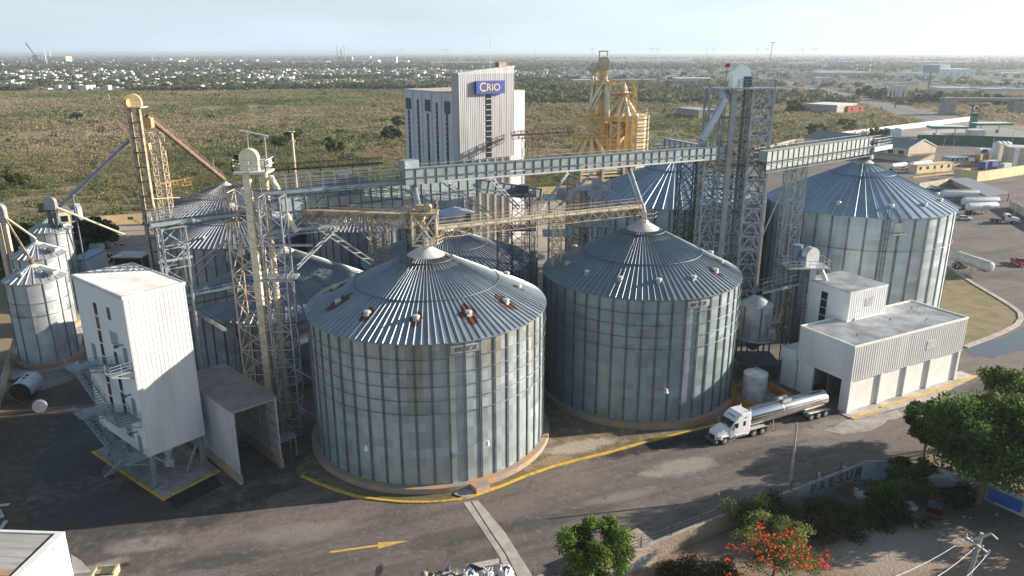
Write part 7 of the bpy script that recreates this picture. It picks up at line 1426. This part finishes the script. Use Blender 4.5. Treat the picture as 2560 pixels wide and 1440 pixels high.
for i, (u, v, h_, lab) in enumerate(((1060, 1462, 1.5, 'grey green rounded cylinder standing among the drums'), (1074, 1456, 1.0, 'rust brown open drum behind the rounded cylinder'), (1090, 1468, .7, 'short dark open drum in front'))):
    q = G(u, v); m = MB(); 
    if i == 0: m.lathe([(.36, 0), (.36, 1.2), (.3, 1.42), (.15, 1.55), (.01, 1.58)], 18, tuple(q))
    else: m.lathe([(.01, .1), (.36, .1), (.36, h_), (.40, h_), (.40, 0)], 18, tuple(q))
    one(m, 'metal_drum', [(M('grey green', (.24, .26, .20), .7, 0, .2, 2), rustc, black)[i]], lab, 'drum', 'old drums at the bottom edge', smooth=True)
heap('rubble', 'low rubble and tyres along the wall foot by the drums', G(1400, 1462), 80, 2.4, .5, .5, [black, conc, galv_d, rusty], 'rubble', .3)
t = simple_building('old_hut', 'small hut with a rusty corrugated roof behind the wall by the front tree', 'hut', G(1560, 1440), G(1640, 1405), 3.2, 1.7, conc, M('rusty corrugated roof', (.42, .38, .34), .8, .1, .4, 1.5, col2=(.26, .16, .10)), 0)
# plastic sheet caught on the wire, pallets in the shade
q = A(2044, 1192, 78.5); one(MB().add([q + Vector((-.3, 0, .5)), q + Vector((.2, .1, .55)), q + Vector((.35, 0, .1)), q + Vector((.1, -.1, -.5)), q + Vector((-.1, 0, .1))], [(0, 1, 2), (0, 2, 4), (4, 2, 3), (2, 1, 0), (4, 2, 0), (3, 2, 4)]), 'plastic_rag', [white_p], 'white plastic rag caught on the fence wire', 'rag')
for i, (u, v) in enumerate(((2150, 1245), (2272, 1272), (1940, 1345), (1945, 1395))):
    q = G(u, v); m = MB()
    for k_ in range(7): m.bar(q + Vector((-.6 + k_ * .2, -.6, .5)), q + Vector((-.6 + k_ * .2, .6, .55)), .1, .03)
    m.bar(q + Vector((-.7, -.5, .45)), q + Vector((.7, -.5, .45)), .09); m.bar(q + Vector((-.7, .5, .5)), q + Vector((.7, .5, .5)), .09); m.box(q + Vector((0, 0, .2)), (1.2, 1.1, .38), .1)
    one(m, 'wooden_pallet', [white_d if i < 2 else galv_d], ['pale pallet in the shade below the wall letters', 'pale pallet beside the dark red car', 'grey pallet in the bushes behind the red flowers', 'grey pallet nearest the red flowered tree'][i], 'pallet', 'pallets in the bushes')
heap('lot_litter', 'scattered pale litter on the shaded part of the sandy lot', G(2170, 1290), 90, 6, 3, .35, [white_d, conc_l, galv], 'litter', .05)
# ---------------------------------------------------------------- trees and bushes
dg = (.05, .09, .022)
tree('broadleaf_tree', 'bright green leafy tree at the bottom edge in front of the road', 8.0, 59.6, 8.6, 3.9, 7.0, 17000, .24, (.11, .18, .035), .14, seed=3, clumps=46, flat=.9, csc=.85)
tree('broadleaf_tree', 'largest dark green tree, its grey trunk against the white wall', G(2440, 1258).x, G(2440, 1258).y, 12.0, 7.6, 8.2, 44000, .33, (.075, .13, .03), .5, seed=5, clumps=90, lean=(1.6, .8))
tree('broadleaf_tree', 'spreading tree cut by the right edge beside the largest tree', 65, 79, 13, 7, 8.5, 28000, .35, (.085, .14, .032), .45, seed=6, clumps=64)
tree('broadleaf_tree', 'flat topped tree at the right edge above the road', 67, 90, 10.5, 5.2, 4.2, 9000, .36, (.08, .13, .03), .3, seed=7, clumps=26)
tree('broadleaf_tree', 'small dark tree left of the largest tree, over the road edge', G(2330, 1170).x, G(2330, 1170).y + 2, 7.2, 3.4, 4.2, 8000, .30, dg, .22, seed=8, clumps=22)
tree('broadleaf_tree', 'small bright tree in front of the white wall', G(2210, 1275).x, G(2210, 1275).y, 3.8, 2.8, 2.8, 6000, .28, (.07, .13, .025), .16, seed=9, clumps=24)
tree('broadleaf_tree', 'leafy small tree at the bend of the white wall', G(2262, 1235).x, G(2262, 1235).y, 4.4, 3.0, 3.0, 6000, .28, (.06, .11, .022), .16, seed=10, clumps=20)
tree('broadleaf_tree', 'dark tree with low branches at the right edge below the tarpaulin', 62.5, 68.5, 8, 4.5, 6.5, 9000, .32, dg, .3, seed=12, clumps=26)
p = Vector((57.5, 79.5, 10.6)); t = thing('palm_tree', 'yellow green palm crown poking out of the largest tree', 'palm', (p.x, p.y, 0)); MB().tube((p.x, p.y, 0), p, .2, 8, .14).build('trunk', bark, t, True)
m = MB(); r = random.Random(2)
for i in range(22):
    a = 2 * math.pi * i / 22 + r.random() * .3; up_ = r.uniform(.5, 1.3); pts = [p + Vector((math.cos(a) * k * .75, math.sin(a) * k * .75, up_ * k * (1 - k * .22))) for k in (0, .8, 1.6, 2.5, 3.3)]
    for q0, q1 in zip(pts[:-1], pts[1:]):
        d = (q1 - q0); s = d.cross(Vector((0, 0, 1))).normalized()
        for k_ in range(5): c_ = q0 + d * k_ / 5; m.add([c_, c_ + d * .22, c_ + s * .55 + d * .5 - Vector((0, 0, .25)), c_ - s * .55 + d * .5 - Vector((0, 0, .25))], [(0, 1, 2), (0, 3, 1), (2, 1, 0), (1, 3, 0)])
m.build('fronds', M('yellow green frond', (.26, .28, .05), .5, 0, .3, 1), t)
# flame tree
fx, fy = 26.0, 63.0; t = tree('flame_tree', 'feathery flame tree covered in orange red flower clusters', fx, fy, 5.6, 4.9, 4.2, 6500, .20, (.15, .19, .06), .18, seed=21, clumps=60, flat=.7, csc=.55)
r_ = np.random.default_rng(4); cc = []
for (u, v, dy) in ((1822, 1366, 0), (1845, 1372, 0), (1850, 1440, 0), (1818, 1440, -1), (1897, 1310, 1), (1895, 1322, 1), (1905, 1335, 1), (1912, 1352, 0), (1922, 1358, 0), (1935, 1340, 0), (1958, 1345, 1), (1963, 1340, 1), (1972, 1328, 1), (1979, 1330, 1), (1960, 1372, 0), (1972, 1385, 0), (1890, 1380, 0), (1896, 1396, -1), (1918, 1405, -1), (1937, 1420, -1), (1925, 1380, 0), (1992, 1390, 0), (2005, 1385, 0), (2018, 1372, 1), (2010, 1394, 0), (2025, 1390, 0), (2000, 1360, 1), (1998, 1348, 1), (2060, 1382, 1), (2072, 1393, 1), (2055, 1415, 0), (2019, 1418, -1), (1998, 1412, -1), (1990, 1425, -1), (1880, 1358, 0), (1860, 1366, 0), (2052, 1400, 0), (1815, 1402, 0), (2070, 1420, 0), (1930, 1365, 0), (1985, 1372, 0), (1950, 1390, 0), (1888, 1345, 0), (2035, 1410, 0)):
    c_ = A(u, v, 60.2 + dy * 2.2); fz = max(c_.z, 1.0); cc.append((c_.x, c_.y, fz))
cc = np.array(cc); idx = np.repeat(np.arange(len(cc)), 15); cen = cc[idx] + r_.normal(size=(len(idx), 3)) * np.array([.26, .26, .12]) - np.array([fx, fy, 0])
fl_ = quads_mesh('flowers', cen, r_.uniform(.14, .30, len(idx)), np.array([(.62, .09, .03)]) * r_.uniform(.6, 1.3, (len(idx), 1)), leaf_m, t); fl_['kind'] = 'stuff'
def bush(label, u, v, rr, h_, n_, tone, seed, Y=None, name='bush', group='bushes below the boundary wall'):
    q = G(u, v); t = thing(name, label, 'bush', (q.x, q.y, 0), 0, group); r2 = np.random.default_rng(seed); C = r2.normal(size=(16, 3)) * np.array([rr * .45, rr * .4, h_ * .22]) + np.array([0, 0, h_ * .5]); n_ = int(n_ * 1.4); idx = r2.integers(0, 16, n_)
    d = r2.normal(size=(n_, 3)); d /= np.linalg.norm(d, axis=1)[:, None]; cen = C[idx] + d * (r2.uniform(0, 1, (n_, 1)) ** .5) * np.array([rr * .42, rr * .42, h_ * .3]); cen[:, 2] = np.abs(cen[:, 2])
    quads_mesh('foliage', cen, r2.uniform(.5, 1.2, n_) * .24, np.array(tone) * 1.25 * r2.uniform(.55, 1.4, (n_, 1)) * (1 + .1 * r2.normal(size=(n_, 3))), leaf_m, t); m = MB()
    for i in range(7): m.tube((0, 0, 0), C[i], .05, 5, .02)
    m.build('stems', bark, t, local=True); return t
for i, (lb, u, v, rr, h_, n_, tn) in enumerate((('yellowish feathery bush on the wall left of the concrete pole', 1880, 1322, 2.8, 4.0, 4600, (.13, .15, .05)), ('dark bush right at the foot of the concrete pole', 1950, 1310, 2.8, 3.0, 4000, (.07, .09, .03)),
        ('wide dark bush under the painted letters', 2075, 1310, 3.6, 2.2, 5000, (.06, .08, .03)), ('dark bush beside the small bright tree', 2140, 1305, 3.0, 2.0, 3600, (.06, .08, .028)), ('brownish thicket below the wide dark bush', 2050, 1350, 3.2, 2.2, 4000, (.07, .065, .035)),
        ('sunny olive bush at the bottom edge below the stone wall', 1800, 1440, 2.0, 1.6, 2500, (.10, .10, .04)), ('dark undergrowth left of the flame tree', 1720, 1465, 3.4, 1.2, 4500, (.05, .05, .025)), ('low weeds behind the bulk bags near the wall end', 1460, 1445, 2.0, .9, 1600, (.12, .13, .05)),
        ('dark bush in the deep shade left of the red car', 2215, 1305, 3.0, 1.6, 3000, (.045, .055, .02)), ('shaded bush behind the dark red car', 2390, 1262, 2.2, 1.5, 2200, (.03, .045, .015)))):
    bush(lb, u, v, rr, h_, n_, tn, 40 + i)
# trees left and individually visible ones in the scrub
tree('broadleaf_tree', 'dark bushy tree at the left edge beyond the small silos', -128, 186, 9, 9, 9, 9000, .8, (.05, .07, .02), .4, seed=31, clumps=30)
tree('broadleaf_tree', 'round dark tree right of the left edge tree, behind the rear small silo', -113, 196, 8, 7, 8, 7000, .8, (.05, .068, .022), .4, seed=32, clumps=26)
for i, (u, v, s, tn, lb) in enumerate(((733, 352, 5.5, (.07, .13, .03), 'bright green tree behind the slim cream pole'), (700, 366, 5, (.05, .075, .03), 'darker tree left of the bright green tree'), (828, 362, 4, (.09, .13, .03), 'small light green tree right of the cream pole'), (980, 350, 6.5, (.035, .05, .02), 'dark tree just left of the mill building'),
        (1000, 318, 6, (.07, .085, .03), 'olive tree above the dark one at the mill building'), (840, 385, 5, (.08, .11, .035), 'yellowish tree in the near scrub below the light green one'), (40, 470, 6, (.09, .11, .03), 'yellow green tree in the left scrub'), (190, 300, 5, (.05, .07, .025), 'lone dark tree in the middle of the left scrub'),
        (2040, 345, 7, (.05, .09, .025), 'green tree left of the brown elevator'), (2110, 330, 7, (.055, .10, .025), 'green tree right of the brown elevator'), (2192, 350, 6, (.06, .12, .03), 'round bright tree before the pale aqua building'), (1985, 285, 9, (.045, .08, .022), 'broad green tree left of the pale roofed workshop'), (2160, 245, 10, (.03, .06, .022), 'big dark tree beside the highway'),
        (2205, 252, 8, (.04, .065, .025), 'dark tree under the billboard'), (2300, 262, 8, (.05, .07, .03), 'tree right of the billboard by the road'), (2340, 262, 9, (.06, .075, .03), 'olive tree further right of the billboard'), (1560, 200, 8, (.035, .055, .025), 'round dark tree right of the yellow tower'), (1665, 196, 9, (.035, .055, .025), 'large dark tree above the grey house'), (1710, 196, 9, (.035, .055, .025), 'second large dark tree above the grey house'), (1380, 228, 7, (.035, .06, .025), 'dark tree between mill building and yellow tower'),
        (2500, 268, 9, (.05, .065, .03), 'tree behind the right station canopy'), (2450, 262, 8, (.045, .06, .03), 'tree behind the station totem sign'))):
    q = G(u, v); tree('broadleaf_tree', lb, q.x, q.y, s * 1.25, s, s * 1.1, 2600, .8 if v > 290 else 1.4, tn, .3, 'trees standing in the scrub', seed=60 + i, clumps=16)
# ---------------------------------------------------------------- distant town
def box_thing(name, label, cat, u0, u1, v0, v1, dep, mats_, z=None, group=None, rz=0.):
    """far building: base line at v1, top at v0"""
    p, q = G(u0, v1), G(u1, v1); Y = (p.y + q.y) / 2; h_ = max(2.5, A((u0 + u1) / 2, v0, Y).z); x0, x1 = p.x, q.x; w_ = x1 - x0; m = MB(); m.b2(-w_ / 2, w_ / 2, 0, dep, 0, h_)
    m.b2(-w_ / 2 - .5, w_ / 2 + .5, -.5, dep + .5, h_, h_ + .6, 1 if len(mats_) > 1 else 0); n_ = max(1, int(w_ / 14))
    for i in range(n_): xx = -w_ / 2 + w_ * (i + .5) / n_; m.b2(xx - 1.4, xx + 1.4, -.15, 0, h_ * .15, h_ * .6, 2 if len(mats_) > 2 else 0)
    o = m.build(name, mats_); o.location = ((x0 + x1) / 2, Y, 0); return tag(o, label, cat, group)
fw = M('far white sheet', (.78, .79, .80), .6, 0, .06, .02); fg = M('far grey sheet', (.50, .53, .56), .6, 0, .1, .02); fcr = M('far cream wall', (.74, .66, .46), .7, 0, .1, .02); fd = M('far dark opening', (.12, .13, .15), .7, 0, .1, .1); fb = M('far blue grey sheet', (.34, .42, .50), .6, 0, .1, .02)
for (u0, u1, v0, v1, dep, ms, lb) in (
    (121, 166, 140, 154, 60, (fcr, fcr, fd), 'cream power station hall with twin white chimneys on the left horizon'), (83, 97, 136, 153, 40, (fd, fd, fd), 'dark scaffold block left of the cream power hall'), (40, 60, 145.5, 147.5, 30, (fw,), 'thin white shed at the far left horizon'),
    (165, 200, 163, 165.5, 40, (fw,), 'thin white shed below the cream power hall'), (365, 447, 150, 156, 90, (fg, fw), 'pale long shed in the left distance'), (410, 425, 145, 148.5, 30, (fw,), 'first small white tank farm on the left horizon'), (440, 466, 145, 148.5, 30, (fw,), 'second small white tank farm on the left horizon'),
    (530, 548, 149, 153, 40, (fw,), 'short white shed left of the power chimneys'), (556, 600, 149, 153, 40, (fw,), 'long white shed left of the power chimneys'), (617, 641, 148.5, 153, 40, (fw,), 'white shed after the gap in the row'), (640, 692, 153, 157, 60, (fw,), 'flat white shed below the row of sheds'), (674, 690, 148, 151.5, 30, (fw,), 'small white block by the row of sheds'),
    (708, 815, 153, 159, 90, (fg, fg), 'wide grey green shed before the power chimneys'), (846, 880, 141, 154, 40, (fb, fb, fd), 'blue grey boiler block under the red tipped chimneys'), (880, 926, 140, 146, 60, (fw,), 'white hall right of the boiler block'), (893, 945, 150, 156, 80, (fw,), 'white warehouse left of the office block'),
    (952, 992, 142, 158, 30, (fw, fw, fd), 'white office block with dark window bands'), (992, 1020, 151, 156, 60, (fw,), 'low white wing right of the office block'), (1075, 1255, 155, 162, 90, (fw, fw, fg), 'very long white roofed warehouse left of the mill building'), (1070, 1105, 163, 168, 30, (fw,), 'small white block below the long warehouse'),
    (1345, 1500, 150, 158, 120, (fb, fg), 'pale blue greenhouse like roof near the yellow tower'), (1500, 1732, 151, 161, 140, (fw, fw, fg), 'largest white industrial hall in the distance'), (1835, 1886, 157, 163, 60, (fw,), 'white hall right of the shiny elevator head'), (1690, 1782, 197, 205, 34, (fg, fw), 'long grey shed in the scrub behind the yellow tower'), (1428, 1500, 201, 207, 24, (fg, fw), 'low grey shed left of the yellow tower'), (1530, 1640, 200, 206, 24, (fg, fg), 'low grey shed right of the yellow tower'),
    (1970, 2058, 159, 172, 90, (fg, fw, fw), 'grey and white factory with small windows'), (2058, 2068, 155, 173, 16, (fw,), 'white stair block between grey and blue factories'), (2068, 2165, 157, 172, 90, (fb, fb), 'blue grey factory hall'), (2050, 2190, 183, 195, 70, (fg, fg, fd), 'wide grey roofed factory under the striped masts'), (2052, 2120, 179, 184, 40, (fg, fg), 'upper grey roof behind the wide factory'),
    (2295, 2452, 156, 164, 90, (fg, fw), 'long grey white warehouse on the right plain'), (2256, 2320, 183, 196, 30, (fw, fw, fd), 'white office wing with dark windows at right'), (2322, 2372, 163, 192, 40, (fw, fg, fg), 'tall windowless white block at right'), (2333, 2436, 175, 194, 60, (fw, fw, fg), 'white banded factory in front of the tall block'), (2510, 2560, 184, 190, 30, (fw,), 'white sheds at the right edge'), (2465, 2500, 182, 190, 24, (fg,), 'pale low houses right of the banded factory'),
    (2040, 2075, 196, 206, 24, (fg, fg, fd), 'dark fronted workshop before the wide factory'), (2350, 2440, 222, 232, 30, (fw, fg), 'low white roofed market beyond the overpass'), (2460, 2560, 225, 236, 30, (fg, fb), 'grey sheds beyond the overpass at the right edge'), (2500, 2560, 208, 214, 20, (fw,), 'small white building near the right edge trees')):
    box_thing('far_building', lb, 'building', u0, u1, v0, v1, dep, list(ms), group='large buildings on the plain')
def stack_(u, v0, v1, r0, mats_, label, name='chimney', bands=False, cat='chimney'):
    q = G(u, v1); zt = A(u, v0, q.y).z; t = thing(name, label, cat, (q.x, q.y, 0))
    if bands:
        n_ = 7
        for k_ in range(n_): MB().tube((0, 0, zt * k_ / n_), (0, 0, zt * (k_ + 1) / n_), r0, 10, None).build('band', red_p if k_ % 2 else white_p, t, local=True)
    else: MB().tube((0, 0, 0), (0, 0, zt), r0, 12, r0 * .8).build('shaft', mats_, t, True, local=True); MB().tube((0, 0, zt), (0, 0, zt + r0), r0 * 1.1, 12).build('rim', mats_, t, local=True)
    return t
stack_(115, 128, 153, 3.0, fw, 'left white chimney of the cream power hall'); stack_(128, 129, 153, 3.0, fw, 'right white chimney of the cream power hall'); stack_(845, 114, 155, 2.6, fg, 'left tall thin grey chimney on the horizon'); stack_(863, 114, 155, 2.6, fg, 'right tall thin grey chimney on the horizon'); stack_(854, 125, 155, 3.4, fb, 'short stout flue between the thin chimneys'); stack_(381, 133, 150, 2.0, fw, 'small white stack among the far tanks')
stack_(2140, 151, 186, 1.3, None, 'left red and white banded mast', 'banded_mast', True, 'mast'); stack_(2172, 149, 192, 1.4, None, 'right red and white banded mast', 'banded_mast', True, 'mast')
q = G(98, 154); m = MB(); zt = A(85, 106, q.y).z; m.bar((6, 0, 0), (-55, 0, zt), 4, 4); m.bar((6, 0, 0), (14, 0, 40), 5, 5); m.b2(-2, 16, -5, 5, 0, 14); o = m.build('crawler_crane', [fd]); o.location = (q.x, q.y, 0); tag(o, 'tall crawler crane with its boom leaning left on the horizon', 'crane')
def pylon(u, v0, v1, label):
    q = G(u, v1); zt = A(u, v0, q.y).z; s = zt / 40; m = MB()
    for k_ in (-1, 1): m.bar((k_ * 5 * s, 0, 0), (k_ * 2.2 * s, 0, zt * .8), 1.0 * s); m.bar((k_ * 2.2 * s, 0, zt * .8), (k_ * 7 * s, 0, zt), .9 * s)
    m.bar((-9 * s, 0, zt * .97), (9 * s, 0, zt * .97), 1.2 * s); 
    for k_ in range(5): z0, z1 = zt * .8 * k_ / 5, zt * .8 * (k_ + 1) / 5; a = 5 - 2.8 * k_ / 5; b_ = 5 - 2.8 * (k_ + 1) / 5; m.bar((-a * s, 0, z0), (b_ * s, 0, z1), .5 * s)
    o = m.build('power_pylon', [fg]); o.location = (q.x, q.y, 0); tag(o, label, 'pylon', 'power pylons on the horizon')
for u, v0, lb in ((1005, 122, 'pylon left of the mill building mast'), (1110, 123, 'left pylon of the close pair near the mill building'), (1119, 123, 'right pylon of the close pair near the mill building'), (1338, 122, 'lone pylon between mill building and yellow tower'), (1480, 121, 'pylon just left of the yellow tower top'), (1628, 121, 'pylon right of the yellow tower, left of a pair'), (1644, 121, 'pylon right of the yellow tower, right of a pair'), (1766, 122, 'pylon left of the shiny elevator head'), (1784, 122, 'pylon nearest the shiny elevator head'),
                 (1892, 121, 'pylon beside the tall mast'), (1915, 121, 'pylon right of the tall mast'), (2005, 122, 'pylon standing alone right of the mast'), (2032, 121, 'left pylon of the pair above the grey factory'), (2040, 121, 'right pylon of the pair above the grey factory'), (2110, 122, 'pylon left of the banded masts'), (2140, 122, 'pylon exactly above the left banded mast'), (2335, 121, 'left pylon above the tall white block'), (2348, 121, 'right pylon above the tall white block'), (2441, 122, 'rightmost pylon on the horizon')):
    pylon(u, v0, 141, lb)
# houses: nearest ones as things, the rest one mass
hm = [M('white house wall', (.64, .63, .61), .8, 0, .1, .1), M('cream house wall', (.62, .56, .46), .8, 0, .1, .1), M('grey house wall', (.50, .50, .49), .8, 0, .1, .1), M('turquoise house wall', (.14, .42, .46), .8, 0, .1, .1), M('peach house wall', (.66, .42, .30), .8, 0, .1, .1)]
hr = np.random.default_rng(77)
def town_xy(n, u0, u1, v0, v1, pw=1.0):
    u = hr.uniform(u0, u1, n); v = v0 + (v1 - v0) * hr.uniform(0, 1, n) ** pw; P = [G(a, b_) for a, b_ in zip(u, v)]; return np.array([(p.x, p.y) for p in P])
pts = np.concatenate([town_xy(620, -60, 900, 178, 226, 1.), town_xy(650, 640, 1250, 172, 214), town_xy(1000, 0, 1250, 163, 190), town_xy(380, 1270, 1760, 172, 200), town_xy(900, 1270, 1990, 149, 168), town_xy(150, 1900, 2560, 180, 235), town_xy(600, 0, 1000, 150, 166), town_xy(200, 1800, 2000, 160, 178)])
k = vnoise(pts[:, 0], pts[:, 1], 120, 9) * .7 + vnoise(pts[:, 0], pts[:, 1], 45, 3) * .3; pts = pts[k > .40]
k = ~inpoly(pts[:, 0], pts[:, 1], HWY) & ~inpoly(pts[:, 0], pts[:, 1], YARD) & ~inpoly(pts[:, 0], pts[:, 1], STAT); pts = pts[k]; pts = pts[np.argsort(pts[:, 1])]
def house_mb(m, x, y, w_, d_, h_, mi, tankz=True, rz=0.):
    m.box((x, y, h_ / 2), (w_, d_, h_), rz, mi); m.box((x, y, h_ + .25), (w_ + .3, d_ + .3, .5), rz, mi); m.box((x - w_ * .1, y - d_ / 2 - .02, 1.2), (1.0, .12, 2.2), 0, 5); m.box((x + w_ * .28, y - d_ / 2 - .02, 1.6), (1.4, .12, 1.1), 0, 5)
    if tankz: m.tube((x + w_ * .25, y + 1, h_ + .5), (x + w_ * .25, y + 1, h_ + 1.9), .7, 6, .6, 5)
rest = MB(); words = ['white', 'cream', 'grey', 'turquoise', 'peach']
lab_h = {0: 'small white flat roofed house in the far town', 1: 'small cream flat roofed house in the far town', 2: 'small grey flat roofed house in the far town', 3: 'turquoise walled house at the near edge of the town', 4: 'peach coloured flat roofed house in the far town'}
for i, (x, y) in enumerate(pts):
    w_, d_, h_ = hr.uniform(6, 12), hr.uniform(6, 11), hr.choice([3.2, 3.6, 6.2, 6.6], p=[.4, .3, .2, .1]); mi = int(hr.choice(5, p=[.66, .16, .12, .02, .04])); rz = float(hr.uniform(-.3, .3))
    if i < 290:
        m = MB(); house_mb(m, 0, 0, w_, d_, h_, mi); ms = [hm[j] for j in range(5)] + [fd]; o = m.build('town_house', ms); o.location = (x, y, 0); o.rotation_euler = (0, 0, rz)
        tag(o, lab_h[mi], 'house', 'houses of the far town: ' + words[mi])
    else: house_mb(rest, x, y, w_, d_, h_, mi, False, rz)
o = rest.build('town_houses', hm + [fd]); tag(o, 'farther houses of the town running back to the horizon', 'houses', None, 'stuff')
# town trees and distant woodland tops
def woods(name, n, u0, u1, v0, v1, r0, r1, nq, qs, label, pal, pw=1., thr=.3):
    P = town_xy(n, u0, u1, v0, v1, pw); k = (vnoise(P[:, 0], P[:, 1], 150, 4) > thr) & ~inpoly(P[:, 0], P[:, 1], HWY) & ~inpoly(P[:, 0], P[:, 1], STAT); P = P[k]; N = len(P); R = hr.uniform(r0, r1, N)
    q = hr.normal(size=(N, nq, 3)); q /= np.linalg.norm(q, axis=2)[..., None]; q *= hr.uniform(.5, 1.05, (N, nq, 1)); q[..., 2] = np.abs(q[..., 2]) * .8 + .15
    cen = np.stack([P[:, 0], P[:, 1], np.zeros(N)], 1)[:, None, :] + q * R[:, None, None]; base = np.array(pal)[hr.integers(0, len(pal), N)] * hr.uniform(.7, 1.3, (N, 1)); col = np.repeat(base[:, None, :], nq, 1) * hr.uniform(.7, 1.3, (N, nq, 1))
    o = quads_mesh(name, cen.reshape(-1, 3), np.repeat(R, nq) * qs * hr.uniform(.7, 1.3, N * nq), col.reshape(-1, 3), leaf_m); return tag(o, label, 'trees', None, 'stuff')
dgp = [(.06, .085, .04), (.08, .105, .05), (.11, .12, .06), (.15, .14, .08)]
woods('town_trees', 7000, -100, 1420, 166, 228, 4, 8, 22, .75, 'dark green trees between the town houses', dgp, .9)
woods('plain_woodland', 9000, -100, 2660, 140, 176, 6, 12, 10, .8, 'distant low woodland covering the plain', [(.06, .08, .045), (.08, .09, .05), (.055, .075, .04), (.12, .11, .07)], .8, .2)
woods('roadside_trees', 1900, 1300, 2660, 178, 262, 4, 8, 26, .65, 'green trees along the highway and among the right hand buildings', dgp, 1., .38)
# ---------------------------------------------------------------- haze
m = MB(); m.b2(-23000, 23000, -400, 30000, -1, 56); hz = bpy.data.materials.new('haze'); hz.use_nodes = True; hz.node_tree.nodes.clear()
v_ = hz.node_tree.nodes.new('ShaderNodeVolumePrincipled'); v_.inputs['Density'].default_value = .00011; v_.inputs['Color'].default_value = (.78, .90, 1, 1); v_.inputs['Anisotropy'].default_value = .3; ou = hz.node_tree.nodes.new('ShaderNodeOutputMaterial'); hz.node_tree.links.new(v_.outputs[0], ou.inputs['Volume'])
o = m.build('haze', [hz]); o['kind'] = 'stuff'; o['label'] = 'pale bluish haze lying over the far plain'
# ---------------------------------------------------------------- end
